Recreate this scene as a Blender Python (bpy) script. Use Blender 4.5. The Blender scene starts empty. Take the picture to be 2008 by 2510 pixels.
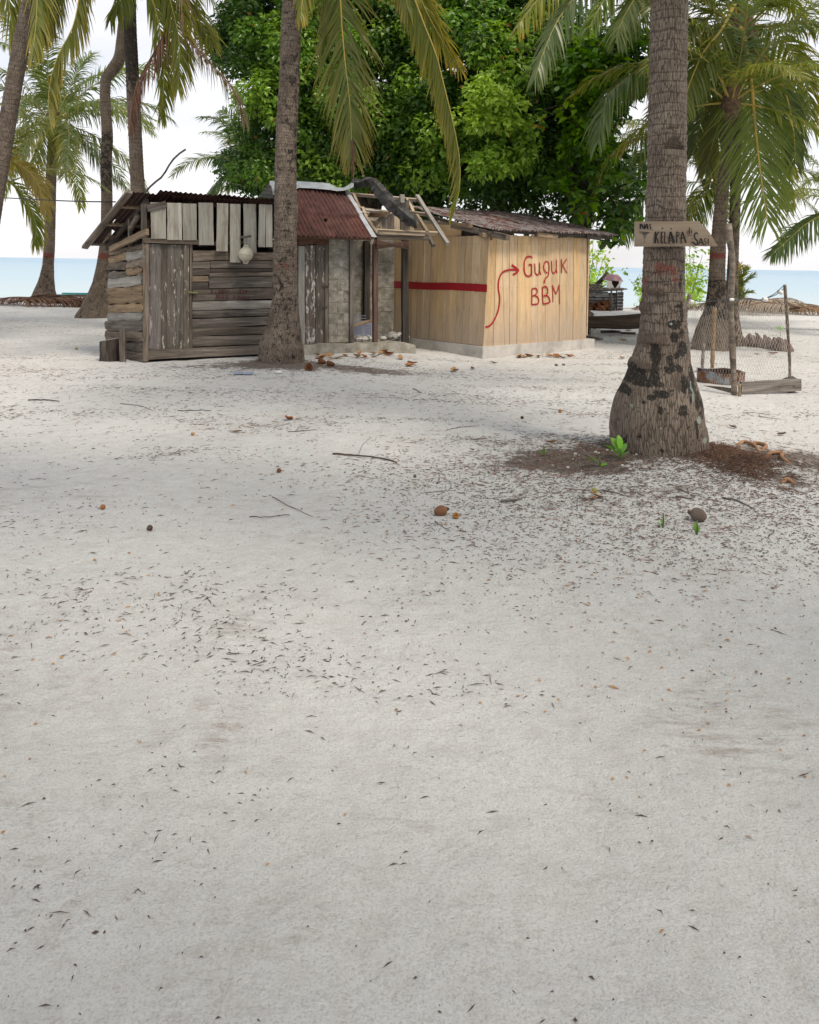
import bpy, math, random
import numpy as np
from mathutils import Vector, Matrix, noise as mnoise
R = math.radians
random.seed(7); RNG = np.random.default_rng(11)
scn = bpy.context.scene
col = scn.collection

# ------------------------------------------------------------------ camera
F = 2000.0                                   # focal length in photograph pixels (2008 wide)
PITCH, ROLL, EYE = R(1.33), R(0.95), 1.65
fwd = Vector((0, math.cos(PITCH), -math.sin(PITCH)))
up0 = Vector((0, math.sin(PITCH), math.cos(PITCH))); rt0 = Vector((1, 0, 0))
rt = rt0*math.cos(ROLL) + up0*math.sin(ROLL)
up = up0*math.cos(ROLL) - rt0*math.sin(ROLL)
CAM = Vector((0, 0, EYE))
cd = bpy.data.cameras.new('camera'); cam = bpy.data.objects.new('camera', cd); col.objects.link(cam)
cd.sensor_fit = 'HORIZONTAL'; cd.sensor_width = 36; cd.lens = F/2008*36
cd.shift_y = -562/2008; cd.clip_start = .05; cd.clip_end = 30000
cam.matrix_world = Matrix(((rt.x, up.x, -fwd.x, CAM.x), (rt.y, up.y, -fwd.y, CAM.y), (rt.z, up.z, -fwd.z, CAM.z), (0, 0, 0, 1)))
scn.camera = cam

# ------------------------------------------------------------------ light and exposure
SUN_EL, SUN_AZ = R(58), R(140)               # azimuth clockwise from +Y (north): behind the viewer, to the right
w = bpy.data.worlds.new('World'); scn.world = w; w.use_nodes = True
nt = w.node_tree; nt.nodes.clear()
def wn(t, **k):
    n = nt.nodes.new(t)
    for a, b in k.items(): setattr(n, a, b)
    return n
sky = wn('ShaderNodeTexSky', sky_type='NISHITA', sun_disc=False)
sky.sun_elevation = SUN_EL; sky.sun_rotation = SUN_AZ
sky.air_density = 1.0; sky.dust_density = 2.0
tcw = wn('ShaderNodeTexCoord'); mpw = wn('ShaderNodeMapping'); mpw.inputs['Scale'].default_value = (1.6, 1.6, 5.0)
nzw = wn('ShaderNodeTexNoise'); nzw.inputs['Scale'].default_value = 1.5; nzw.inputs['Detail'].default_value = 6
rpw = wn('ShaderNodeValToRGB')
rpw.color_ramp.elements[0].position = .30; rpw.color_ramp.elements[0].color = (.52, .52, .52, 1)
rpw.color_ramp.elements[1].position = .62; rpw.color_ramp.elements[1].color = (.93, .93, .93, 1)
mxw = wn('ShaderNodeMix', data_type='RGBA')
mxw.inputs['B'].default_value = (7.5, 7.32, 7.42, 1)    # bright thin cloud
bgw = wn('ShaderNodeBackground'); bgw.inputs['Strength'].default_value = 0.09
ouw = wn('ShaderNodeOutputWorld')
L = nt.links.new
L(tcw.outputs['Generated'], mpw.inputs['Vector']); L(mpw.outputs[0], nzw.inputs['Vector'])
L(nzw.outputs['Fac'], rpw.inputs['Fac']); L(rpw.outputs['Color'], mxw.inputs['Factor'])
L(sky.outputs['Color'], mxw.inputs['A']); L(mxw.outputs['Result'], bgw.inputs['Color']); L(bgw.outputs[0], ouw.inputs[0])
sd = bpy.data.lights.new('sun', 'SUN'); sun = bpy.data.objects.new('sun', sd); col.objects.link(sun)
sd.energy = 1.9; sd.angle = R(12); sd.color = (1, .88, .74)
sdir = Vector((math.sin(SUN_AZ)*math.cos(SUN_EL), math.cos(SUN_AZ)*math.cos(SUN_EL), math.sin(SUN_EL)))
sun.rotation_euler = sdir.to_track_quat('Z', 'Y').to_euler()
scn.view_settings.view_transform = 'Standard'; scn.view_settings.look = 'None'
scn.view_settings.exposure = 0.80; scn.view_settings.gamma = 1; scn.view_settings.use_curve_mapping = False
scn.cycles.max_bounces = 6; scn.cycles.diffuse_bounces = 3; scn.cycles.glossy_bounces = 2
scn.cycles.transmission_bounces = 4; scn.cycles.transparent_max_bounces = 6

# ------------------------------------------------------------------ geometry helpers
def ray(px, py):
    return fwd + rt*((px-1004)/F) + up*((693-py)/F)
def P(px, py, Y):                            # point seen at (px, py) at distance Y
    d = ray(px, py); return CAM + d*(Y/d.y)
def fn(x, y, s, o=0.0): return mnoise.noise(Vector((x*s+o, y*s-o, o*.7)))
XB, YB = 2.11, 6.95                          # big palm foot
XM, YM = -1.97, 12.6                         # middle palm foot
def gh(x, y):                                # height of the sand
    z = .035*fn(x, y, .33, 3.1) + .012*fn(x, y, 1.3, 9.0)
    r2 = ((x-XB-.25)**2)/1.5 + ((y-YB+.1)**2)/1.2
    z += .135*math.exp(-r2)
    r2 = ((x-XM)**2)/1.9 + ((y-YM)**2)/1.0
    z += .10*math.exp(-r2)
    r2 = ((x+1.0)**2)/2.2 + ((y-14.4)**2)/1.2
    z += .09*math.exp(-r2)
    if y > 24: z += .12*math.exp(-((y-29)/3.5)**2)
    if y > 33: z -= .10*(y-33) if y < 45 else 1.2
    return z
def G(px, py):                               # the sand seen at (px, py)
    d = ray(px, py); z = 0.0
    for _ in range(8):
        p = CAM + d*((z-EYE)/d.z); z = gh(p.x, p.y)
    return Vector((p.x, p.y, z))
def zoom(ox, oy, s): return lambda x, y: (ox+x*s, oy+y*s)
Z4 = zoom(1450, 60, .28986); Z5 = zoom(60, 440, .28986); Z6 = zoom(480, 420, .28986); Z7 = zoom(900, 440, .28986)
Z8 = zoom(1400, 500, .31884); ZR = zoom(840, 420, .16232); ZC = zoom(1400, 640, .13913); ZF = zoom(1690, 680, .14493)
ZP = zoom(840, 600, .1391); ZG = zoom(1260, 600, .09275); ZS = zoom(1550, 530, .12754); ZB = zoom(1480, 680, .20408)
ZT = zoom(500, 690, .08116); Z1 = zoom(60, 60, .28986)

WM = {}
def link(o, parent=None, M=None):
    col.objects.link(o)
    M = M or Matrix.Identity(4)
    if parent is not None:
        o.parent = parent; o.matrix_parent_inverse = WM[parent.name].inverted()
    o.matrix_basis = M; WM[o.name] = M.copy()
    return o
def tag(o, label, cat, group=None):
    o['label'] = label; o['category'] = cat
    if group: o['group'] = group
    return o
def thing(name, label, cat, loc, group=None):
    o = bpy.data.objects.new(name, None); o.empty_display_size = .2
    link(o, None, Matrix.Translation(loc)); return tag(o, label, cat, group)
def mesh_np(name, V, F_, mats=(), fmat=None, smooth=False, attrs=None, uv=None, tri=None):
    """V (n,3); F_ list of arrays (m,k)"""
    V = np.asarray(V, dtype=np.float32)
    if not isinstance(F_, list): F_ = [F_]
    F_ = [np.asarray(f, dtype=np.int32) for f in F_ if len(f)]
    me = bpy.data.meshes.new(name)
    me.vertices.add(len(V)); me.vertices.foreach_set('co', V.ravel())
    loops = np.concatenate([f.ravel() for f in F_]); cnt = np.concatenate([np.full(len(f), f.shape[1], np.int32) for f in F_])
    st = np.concatenate([[0], np.cumsum(cnt)[:-1]]).astype(np.int32)
    me.loops.add(len(loops)); me.loops.foreach_set('vertex_index', loops)
    me.polygons.add(len(cnt)); me.polygons.foreach_set('loop_start', st); me.polygons.foreach_set('loop_total', cnt)
    for m in mats: me.materials.append(m)
    if fmat is not None: me.polygons.foreach_set('material_index', np.asarray(fmat, np.int32))
    me.polygons.foreach_set('use_smooth', np.full(len(cnt), bool(smooth)))
    if attrs:
        for k, a in attrs.items():
            a = np.asarray(a, np.float32)
            if a.ndim == 1:
                at = me.attributes.new(k, 'FLOAT', 'POINT'); at.data.foreach_set('value', a)
            else:
                at = me.attributes.new(k, 'FLOAT_COLOR', 'POINT')
                if a.shape[1] == 3: a = np.hstack([a, np.ones((len(a), 1), np.float32)])
                at.data.foreach_set('color', a.ravel())
    if uv is not None:
        ul = me.uv_layers.new(name='UVMap'); ul.data.foreach_set('uv', np.asarray(uv, np.float32)[loops].ravel())
    me.update(); me.validate(); return me
def obj(name, me, parent=None, M=None): return link(bpy.data.objects.new(name, me), parent, M)
def wobj(name, V, F_, mat, parent=None, origin=None, **k):   # vertices in world coordinates
    V = np.asarray([tuple(v) for v in V], dtype=np.float64) if not isinstance(V, np.ndarray) else V
    o = np.asarray(origin if origin is not None else V.mean(0))
    me = mesh_np(name, V-o, F_, [mat] if not isinstance(mat, (list, tuple)) else mat, **k)
    return obj(name, me, parent, Matrix.Translation(Vector(o)))
def frame(o, x, z):                          # matrix with X along x and Z near z
    x = x.normalized(); y = z.cross(x).normalized(); z = x.cross(y)
    return Matrix(((x.x, y.x, z.x, o.x), (x.y, y.y, z.y, o.y), (x.z, y.z, z.z, o.z), (0, 0, 0, 1)))
def board(name, a, b, wd, th, nrm, mat, parent, jit=.0, seg=3, bulge=0.0, taper=1.0, cut=0.0):
    """plank from a to b: width wd in the plane, thickness th along nrm (front face through a-b)"""
    a = Vector(a); b = Vector(b); Ln = (b-a).length
    M = frame(a, b-a, Vector(nrm))
    k = 2 if bulge == 0 else 4
    V = []; Fc = []
    for i in range(seg+1):
        t = i/seg; ww = wd*(1+(taper-1)*t)
        jj = [random.uniform(-jit, jit) for _ in range(3)]
        x = t*Ln
        prof = []
        for q in range(k+1):
            s = q/k-.5
            xx = x
            if i == 0: xx -= cut*random.uniform(-1, 1)*.5
            if i == seg: xx += cut*random.uniform(-1, 1)
            prof.append((xx, s*ww + (jj[0] if s < 0 else jj[1] if s > 0 else 0), bulge*(1-4*s*s) + jj[2]*.4))
        V += prof + [(x, .5*ww+jj[1], -th), (x, -.5*ww+jj[0], -th)]
    n = k+3
    for i in range(seg):
        for q in range(n):
            Fc.append((i*n+q, (i+1)*n+q, (i+1)*n+(q+1) % n, i*n+(q+1) % n))
    caps = [tuple(range(n)), tuple(range(seg*n+n-1, seg*n-1, -1))]
    me = mesh_np(name, V, [Fc, caps], [mat])
    return obj(name, me, parent, M)
def tube(pts, rad, n=7, close=True):
    pts = [Vector(p) for p in pts]; V = []; Fc = []
    if not hasattr(rad, '__len__'): rad = [rad]*len(pts)
    ref = Vector((.31, .17, .93))
    for i, p in enumerate(pts):
        t = (pts[min(i+1, len(pts)-1)]-pts[max(i-1, 0)]).normalized()
        if abs(t.dot(ref)) > .95: ref = Vector((1, .1, 0))
        x = ref.cross(t).normalized(); y = t.cross(x)
        for q in range(n):
            an = 2*math.pi*q/n
            V.append(p + (x*math.cos(an)+y*math.sin(an))*rad[i])
    for i in range(len(pts)-1):
        for q in range(n):
            Fc.append((i*n+q, i*n+(q+1) % n, (i+1)*n+(q+1) % n, (i+1)*n+q))
    caps = [tuple(range(n-1, -1, -1)), tuple(range((len(pts)-1)*n, len(pts)*n))] if close else []
    return V, Fc, caps
def tube_obj(name, pts, rad, mat, parent=None, n=7, origin=None):
    V, Fc, caps = tube(pts, rad, n)
    return wobj(name, [tuple(v) for v in V], [Fc, caps], mat, parent, origin, smooth=True)
def spline(pts, n):
    pts = np.array([tuple(p) for p in pts], float); m = len(pts)
    d = np.concatenate([[0], np.cumsum(np.linalg.norm(np.diff(pts[:, :3], axis=0), axis=1)+1e-9)])
    t = np.linspace(0, d[-1], n); out = np.zeros((n, pts.shape[1]))
    T = np.gradient(pts, d, axis=0) if m > 2 else np.repeat((pts[1:]-pts[:1])/d[-1], 2, 0)
    for k, tt in enumerate(t):
        i = min(np.searchsorted(d, tt, 'right')-1, m-2); h = d[i+1]-d[i]; s = (tt-d[i])/h
        out[k] = (2*s**3-3*s*s+1)*pts[i] + (s**3-2*s*s+s)*h*T[i] + (-2*s**3+3*s*s)*pts[i+1] + (s**3-s*s)*h*T[i+1]
    return out

class Wall:                                  # vertical plane through a foot point
    def __init__(s, p0, d):
        s.p0 = Vector(p0); s.d = Vector(d).normalized(); s.n = Vector((s.d.y, -s.d.x, 0))
        if s.n.dot(s.p0-CAM) > 0: s.n = -s.n
    def at(s, px, py, off=0.0):
        r = ray(px, py); t = (s.p0+s.n*off-CAM).dot(s.n)/r.dot(s.n); return CAM + r*t
class Plane:
    def __init__(s, a, b, c):
        s.p0 = Vector(a); s.n = (Vector(b)-s.p0).cross(Vector(c)-s.p0).normalized()
        if s.n.z < 0: s.n = -s.n
    def at(s, px, py, off=0.0):
        r = ray(px, py); t = (s.p0+s.n*off-CAM).dot(s.n)/r.dot(s.n); return CAM + r*t
def pxw(wpx, p): return wpx*(p-CAM).dot(fwd)/F
def wplank(name, wall, a, b, wpx, th, mat, parent, off=0.0, **k):
    A = wall.at(a[0], a[1], off); B = wall.at(b[0], b[1], off)
    ww = pxw(wpx, (A+B)/2)
    return board(name, A, B, ww, th, wall.n, mat, parent, **k)
def quad_plank(name, wall, tl, tr, br, bl, th, mat, parent, off=0.0):
    """plank with four given corners"""
    A = [wall.at(*c, off) for c in (tl, tr, br, bl)]
    M = frame(A[0], A[1]-A[0] if (A[1]-A[0]).length > (A[3]-A[0]).length else A[3]-A[0], wall.n); Mi = M.inverted()
    V = [Mi @ v for v in A] + [Mi @ (v-wall.n*th) for v in A]
    return obj(name, mesh_np(name, [tuple(v) for v in V], [[(3, 2, 1, 0), (4, 5, 6, 7), (0, 1, 5, 4), (1, 2, 6, 5), (2, 3, 7, 6), (3, 0, 4, 7)]], [mat]), parent, M)
def ribbon(name, wall, strokes, mat, parent, off=.006, rag=.12):
    V = []; Fc = []
    for pts, wpx in strokes:
        W = [wall.at(x, y, off) for x, y in pts]
        n = max(3, int(sum((W[i+1]-W[i]).length for i in range(len(W)-1))/.012))
        S = [Vector(q) for q in spline(W, n)] if len(W) > 2 else [W[0].lerp(W[1], i/(n-1)) for i in range(n)]
        hw = pxw(wpx, W[0])/2; b0 = len(V)
        for i, p in enumerate(S):
            t = (S[min(i+1, n-1)]-S[max(i-1, 0)]).normalized(); s = wall.n.cross(t).normalized()
            V += [tuple(p+s*hw*(1+random.uniform(-rag, rag))), tuple(p-s*hw*(1+random.uniform(-rag, rag)))]
        for i in range(n-1): Fc.append((b0+2*i, b0+2*i+1, b0+2*i+3, b0+2*i+2))
        off += .0004
    return wobj(name, V, [Fc], mat, parent)
def corr(name, O, U, Vv, mat, parent, pitch=.076, amp=.012, nv=10, holes=(), wave=.006, lip=0.0):
    """one corrugated sheet; U along the eave, Vv along the slope"""
    O = Vector(O); U = Vector(U); Vv = Vector(Vv); n = U.cross(Vv).normalized()
    if n.z < 0: n = -n
    M = frame(O, U, n); Lu = U.length; Mi = M.to_3x3().inverted(); vl = Mi @ Vv
    nu = int(Lu/pitch*6)+1; se = random.uniform(0, 50)
    u = np.linspace(0, 1, nu); v = np.linspace(0, 1, nv+1)
    uu, vv = np.meshgrid(u, v)
    X = uu*Lu + vv*vl.x; Y = vv*vl.y
    Zc = amp*np.sin(2*np.pi*uu*Lu/pitch) + wave*np.sin(uu*3.1+vv*5+se)*np.cos(vv*4+se*2)
    Y = Y + np.where((vv == 0) | (vv == 1), 1, 0)*.006*np.sin(uu*23+se)
    if lip: Zc = Zc - lip*np.clip((.25-vv)/.25, 0, 1)**2
    V = np.stack([X, Y, Zc], -1).reshape(-1, 3)
    i, j = np.meshgrid(np.arange(nu-1), np.arange(nv)); a = (j*nu+i).ravel()
    Fc = np.stack([a, a+1, a+1+nu, a+nu], 1)
    if holes:
        cu = ((i+.5)/(nu-1)).ravel(); cv = ((j+.5)/nv).ravel(); keep = np.ones(len(Fc), bool)
        for (hu, hv, ru, rv) in holes: keep &= ((cu-hu)/ru)**2+((cv-hv)/rv)**2 > 1
        Fc = Fc[keep]
    V2 = V.copy(); V2[:, 2] -= .0015
    k = len(V); rim = []
    me = mesh_np(name, np.vstack([V, V2]), [np.vstack([Fc, Fc[:, ::-1]+k])], [mat], smooth=True)
    return obj(name, me, parent, M)
def lathe(prof, n=16, sx=1, sy=1):
    V = []; Fc = []
    for r, z in prof:
        for q in range(n):
            a = 2*math.pi*q/n; V.append((r*math.cos(a)*sx, r*math.sin(a)*sy, z))
    for i in range(len(prof)-1):
        for q in range(n): Fc.append((i*n+q, i*n+(q+1) % n, (i+1)*n+(q+1) % n, (i+1)*n+q))
    return V, Fc
# ------------------------------------------------------------------ materials
class NT:
    def __init__(s, name):
        s.m = bpy.data.materials.new(name); s.m.use_nodes = True; s.t = s.m.node_tree; s.t.nodes.clear()
        s.out = s.n('ShaderNodeOutputMaterial'); s.b = s.n('ShaderNodeBsdfPrincipled')
        s.l(s.b.outputs[0], s.out.inputs[0]); s.b.inputs['Roughness'].default_value = .85
        s.b.inputs['Specular IOR Level'].default_value = .25
    def n(s, t, **k):
        x = s.t.nodes.new(t)
        for a, b in k.items(): setattr(x, a, b)
        return x
    def l(s, a, b): s.t.links.new(a, b); return s
    def val(s, sock, v):
        if hasattr(v, 'is_linked') or hasattr(v, 'links'): s.l(v, sock)
        else: sock.default_value = v
    def coord(s, kind='Object', scale=(1, 1, 1), rnd=True):
        tc = s.n('ShaderNodeTexCoord'); mp = s.n('ShaderNodeMapping'); mp.inputs['Scale'].default_value = scale
        s.l(tc.outputs[kind], mp.inputs['Vector'])
        if rnd:
            oi = s.n('ShaderNodeObjectInfo'); mu = s.n('ShaderNodeMath', operation='MULTIPLY'); mu.inputs[1].default_value = 37.0
            cb = s.n('ShaderNodeCombineXYZ'); s.l(oi.outputs['Random'], mu.inputs[0])
            for i in range(3): s.l(mu.outputs[0], cb.inputs[i])
            s.l(cb.outputs[0], mp.inputs['Location'])
        return mp.outputs[0]
    def noise(s, vec, scale=5, detail=5, rough=.6, dist=0.0):
        x = s.n('ShaderNodeTexNoise'); x.inputs['Scale'].default_value = scale; x.inputs['Detail'].default_value = detail
        x.inputs['Roughness'].default_value = rough; x.inputs['Distortion'].default_value = dist
        if vec is not None: s.l(vec, x.inputs['Vector'])
        return x.outputs['Fac']
    def ramp(s, fac, stops, interp='LINEAR'):
        x = s.n('ShaderNodeValToRGB'); cr = x.color_ramp; cr.interpolation = interp
        while len(cr.elements) < len(stops): cr.elements.new(.5)
        for e, (p, c) in zip(cr.elements, stops):
            e.position = p; e.color = (*c, 1) if hasattr(c, '__len__') else (c, c, c, 1)
        s.l(fac, x.inputs[0]); return x.outputs[0]
    def mix(s, fac, a, b, mode='MIX'):
        x = s.n('ShaderNodeMix', data_type='RGBA', blend_type=mode)
        for k, v in (('Factor', fac), ('A', a), ('B', b)):
            if hasattr(v, 'links'): s.l(v, x.inputs[k])
            else: x.inputs[k].default_value = (*v, 1) if hasattr(v, '__len__') else v
        return x.outputs['Result']
    def math(s, op, a, b=0.0, c=None):
        x = s.n('ShaderNodeMath', operation=op)
        for i, v in enumerate((a, b, c)):
            if v is None: continue
            if hasattr(v, 'links'): s.l(v, x.inputs[i])
            else: x.inputs[i].default_value = v
        return x.outputs[0]
    def attr(s, name, out='Fac'):
        x = s.n('ShaderNodeAttribute', attribute_name=name); return x.outputs[out]
    def rand_value(s, c, lo=.8, hi=1.2, hue=0.0):
        oi = s.n('ShaderNodeObjectInfo'); hs = s.n('ShaderNodeHueSaturation')
        mr = s.n('ShaderNodeMapRange'); mr.inputs['To Min'].default_value = lo; mr.inputs['To Max'].default_value = hi
        s.l(oi.outputs['Random'], mr.inputs['Value']); s.l(mr.outputs[0], hs.inputs['Value']); s.l(c, hs.inputs['Color'])
        if hue:
            m2 = s.n('ShaderNodeMath', operation='MULTIPLY'); m2.inputs[1].default_value = 7.31; m3 = s.n('ShaderNodeMath', operation='FRACT')
            mr2 = s.n('ShaderNodeMapRange'); mr2.inputs['To Min'].default_value = 1-hue; mr2.inputs['To Max'].default_value = 1+hue
            s.l(oi.outputs['Random'], m2.inputs[0]); s.l(m2.outputs[0], m3.inputs[0]); s.l(m3.outputs[0], mr2.inputs['Value']); s.l(mr2.outputs[0], hs.inputs['Saturation'])
        return hs.outputs[0]
    def col(s, c): s.l(c, s.b.inputs['Base Color']) if hasattr(c, 'links') else setattr(s.b.inputs['Base Color'], 'default_value', (*c, 1)); return s
    def bump(s, h, dist=.01, strength=.6):
        x = s.n('ShaderNodeBump'); x.inputs['Distance'].default_value = dist; x.inputs['Strength'].default_value = strength
        s.l(h, x.inputs['Height']); s.l(x.outputs[0], s.b.inputs['Normal']); return s

def wood(name, dark, mid, light, stain=(.02, .016, .012), stain_amt=.55, lo=.75, hi=1.25, hue=.15, paint=None, paint_thr=.6, grain=22, knots=False, splash=None):
    m = NT(name); v = m.coord('Object', (1.3, grain, grain)); v2 = m.coord('Object', (1.2, 4, 4)); v3 = m.coord('Object', (3, 90, 90))
    a = m.noise(v, 1, 6, .65, .6)
    c = m.ramp(a, [(.28, dark), (.5, mid), (.74, light)])
    f = m.noise(v3, 1, 3, .6)
    c = m.mix(m.ramp(f, [(.3, .55), (.55, 0)]), c, dark)
    st = m.noise(v2, 1.6, 5, .6, .5)
    c = m.mix(m.math('MULTIPLY', m.ramp(st, [(.50, 0), (.72, 1)]), stain_amt), c, stain)
    c = m.rand_value(c, lo, hi, hue)
    if paint:
        pv = m.coord('Object', (2.2, 9, 9)); pn = m.noise(pv, 2.2, 8, .72, .3)
        c = m.mix(m.ramp(pn, [(paint_thr, 0), (paint_thr+.03, 1)]), c, paint)
    if knots:
        kv = m.n('ShaderNodeTexVoronoi'); m.l(m.coord('Object', (1.4, 5, 5)), kv.inputs['Vector']); kv.inputs['Scale'].default_value = 1.6
        c = m.mix(m.ramp(kv.outputs['Distance'], [(.03, .85), (.075, 0)]), c, stain)
    if splash:                                   # sand splashed up the foot of the boards (X runs down them)
        sx = m.n('ShaderNodeSeparateXYZ'); m.l(m.coord('Object', (1, 1, 1), rnd=False), sx.inputs[0])
        sf = m.math('ADD', sx.outputs[0], m.math('MULTIPLY', m.noise(m.coord('Object', (4, 9, 9)), 1.2, 6, .7), .7))
        c = m.mix(m.ramp(m.math('MULTIPLY', sf, .4), [(.62, 0), (.88, .6)]), c, splash)
    m.col(c); m.bump(m.math('ADD', a, m.math('MULTIPLY', f, .5)), .006, .7); return m.m

M_GREY = wood('weathered_grey_wood', (.058, .048, .039), (.15, .125, .103), (.285, .25, .212), stain_amt=.65, lo=.62, hi=1.35, hue=.3)
M_GREYL = wood('pale_grey_wood', (.16, .15, .13), (.27, .26, .235), (.38, .37, .34), stain=(.07, .06, .05), stain_amt=.6, lo=.8, hi=1.15)
M_VENT = wood('whitewashed_boards', (.235, .225, .19), (.34, .33, .285), (.44, .43, .38), stain=(.13, .10, .07), stain_amt=.75, lo=.78, hi=1.12, hue=.1)
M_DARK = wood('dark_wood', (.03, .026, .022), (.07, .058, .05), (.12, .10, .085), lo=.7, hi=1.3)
M_OCHRE = wood('ochre_wood', (.11, .072, .042), (.25, .18, .11), (.37, .29, .20), stain=(.06, .05, .045), stain_amt=.85, lo=.8, hi=1.15)
M_DOOR = wood('peeling_door_wood', (.06, .052, .044), (.13, .115, .095), (.21, .19, .16), stain_amt=.6, paint=(.46, .42, .34), paint_thr=.59, lo=.8, hi=1.1)
M_DOORP = wood('mauve_peeling_wood', (.08, .07, .062), (.17, .15, .135), (.25, .22, .205), stain_amt=.4, paint=(.36, .29, .31), paint_thr=.57, lo=.9, hi=1.05)
M_DOORW = wood('white_flaked_wood', (.06, .05, .042), (.12, .10, .085), (.2, .18, .15), stain_amt=.5, paint=(.46, .45, .44), paint_thr=.54, lo=.9, hi=1.1)
M_BROWN = wood('red_brown_wood', (.05, .028, .02), (.10, .058, .042), (.15, .09, .065), stain_amt=.4)
M_FRESH = wood('fresh_plank', (.46, .315, .17), (.59, .425, .25), (.67, .51, .325), stain=(.22, .155, .10), stain_amt=.45, lo=.86, hi=1.1, hue=.12, grain=14, knots=True, splash=(.36, .30, .25))
M_BATTEN = wood('pale_batten', (.22, .165, .11), (.36, .29, .21), (.50, .43, .34), stain=(.07, .05, .035), stain_amt=.7)
M_PLY = wood('sign_plywood', (.21, .165, .12), (.27, .215, .16), (.32, .26, .20), stain=(.12, .09, .065), stain_amt=.4, lo=1, hi=1.01, hue=0, grain=9)

def rust(name, zinc_thr=.62, dk=1.0, zc=(.34, .35, .36)):
    m = NT(name); v = m.coord('Object', (7, .9, 1)); v2 = m.coord('Object', (2, 2, 2)); v3 = m.coord('Object', (40, 14, 20))
    a = m.noise(v2, 2.2, 7, .7); c = m.ramp(a, [(.3, (.035, .017, .014)), (.48, (.098, .043, .036)), (.7, (.155, .076, .063))])
    z = m.noise(v, 1.3, 6, .65, .3)
    c = m.mix(m.ramp(z, [(zinc_thr, 0), (zinc_thr+.05, .9)]), c, zc)
    d = m.noise(v3, 1.5, 4, .6); c = m.mix(m.ramp(d, [(.33, .7), (.45, 0)]), c, (.03, .018, .015))
    c = m.rand_value(c, .85*dk, 1.2*dk, .1); m.col(c); m.b.inputs['Roughness'].default_value = .7
    m.bump(d, .003, .5); return m.m
def flat(name, c, rough=.7, var=.25, scale=9, spec=.25, metal=0.0, c2=None, bumpd=.002):
    m = NT(name); a = m.noise(m.coord('Object', (1, 1, 1)), scale, 6, .65)
    c2 = c2 or tuple(x*(1-var) for x in c)
    m.col(m.ramp(a, [(.35, c2), (.62, c)])); m.b.inputs['Roughness'].default_value = rough
    m.b.inputs['Specular IOR Level'].default_value = spec; m.b.inputs['Metallic'].default_value = metal
    m.bump(a, bumpd, .5); return m.m
M_RUST = rust('rusted_red_tin', .70); M_RUST2 = rust('patchy_tin', .47, zc=(.235, .225, .225)); M_RUSTD = rust('dark_rusted_tin', .80, dk=.33); M_TIN = flat('dark_grey_tin', (.16, .17, .18), .6, .5, 4, c2=(.035, .028, .025))  # M_TIN is dark grey with near-black patches
M_ZINC = flat('galvanised_flashing', (.50, .53, .56), .5, .25, 6, .4, .25, c2=(.36, .39, .42))
M_BLACK = flat('tar_black_sheet', (.085, .083, .08), .7, .5, 8, c2=(.013, .012, .011), bumpd=.01)
M_REDP = flat('red_paint', (.36, .012, .020), .6, .25, 38, c2=(.27, .014, .018))
M_REDF = flat('faded_maroon_paint', (.075, .016, .018), .9, .5, 40, c2=(.06, .035, .033))
M_INK = flat('black_paint', (.016, .015, .018), .7, .4, 30)
M_FLOAT = flat('cream_plastic', (.50, .48, .38), .5, .2, 7, .4)
M_WHITEP = flat('white_foam', (.72, .71, .68), .8, .15, 12)
M_CRATE = flat('lavender_plastic', (.36, .39, .52), .5, .2, 6, .4)
M_PURPLE = flat('purple_enamel', (.22, .10, .14), .45, .4, 6, .5, c2=(.20, .11, .13))
M_TEAL = flat('teal_paint', (.05, .36, .33), .6, .25, 5)
M_ROPE = flat('blue_grey_rope', (.08, .11, .14), .8, .4, 30)
M_NETM = flat('pale_net_twine', (.46, .43, .39), .8, .3, 20)
M_CABLE = flat('black_cable', (.02, .02, .022), .6, .3, 10)
M_TUB = None
def concrete(name, a_, b_, c_, sc=6):
    m = NT(name); v = m.coord('Object', (1, 1, 1)); a = m.noise(v, sc, 8, .72); b = m.noise(v, sc*9, 4, .6); st = m.noise(v, sc*.45, 4, .6, .5)
    c = m.ramp(a, [(.3, a_), (.5, b_), (.7, c_)]); c = m.mix(m.ramp(st, [(.52, 0), (.7, .6)]), c, tuple(x*.45 for x in b_))
    m.col(m.rand_value(c, .88, 1.12, .1)); m.bump(m.math('ADD', a, b), .012, .6); return m.m
M_BLOCK = concrete('lichened_block', (.10, .095, .075), (.25, .235, .195), (.44, .42, .375), 9)
M_MORTAR = concrete('mortar', (.14, .13, .11), (.24, .225, .19), (.34, .325, .29), 12)
M_PLINTH = concrete('plinth_cement', (.36, .345, .315), (.44, .42, .39), (.50, .48, .45), 4)
M_SLAB = concrete('mossy_slab', (.14, .14, .11), (.28, .265, .225), (.42, .40, .36), 5)
M_CORAL = concrete('white_coral_rubble', (.36, .35, .32), (.52, .51, .48), (.64, .63, .60), 10)
M_PEBBLE = concrete('grey_pebble', (.08, .08, .075), (.14, .135, .13), (.22, .21, .2), 20)

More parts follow.
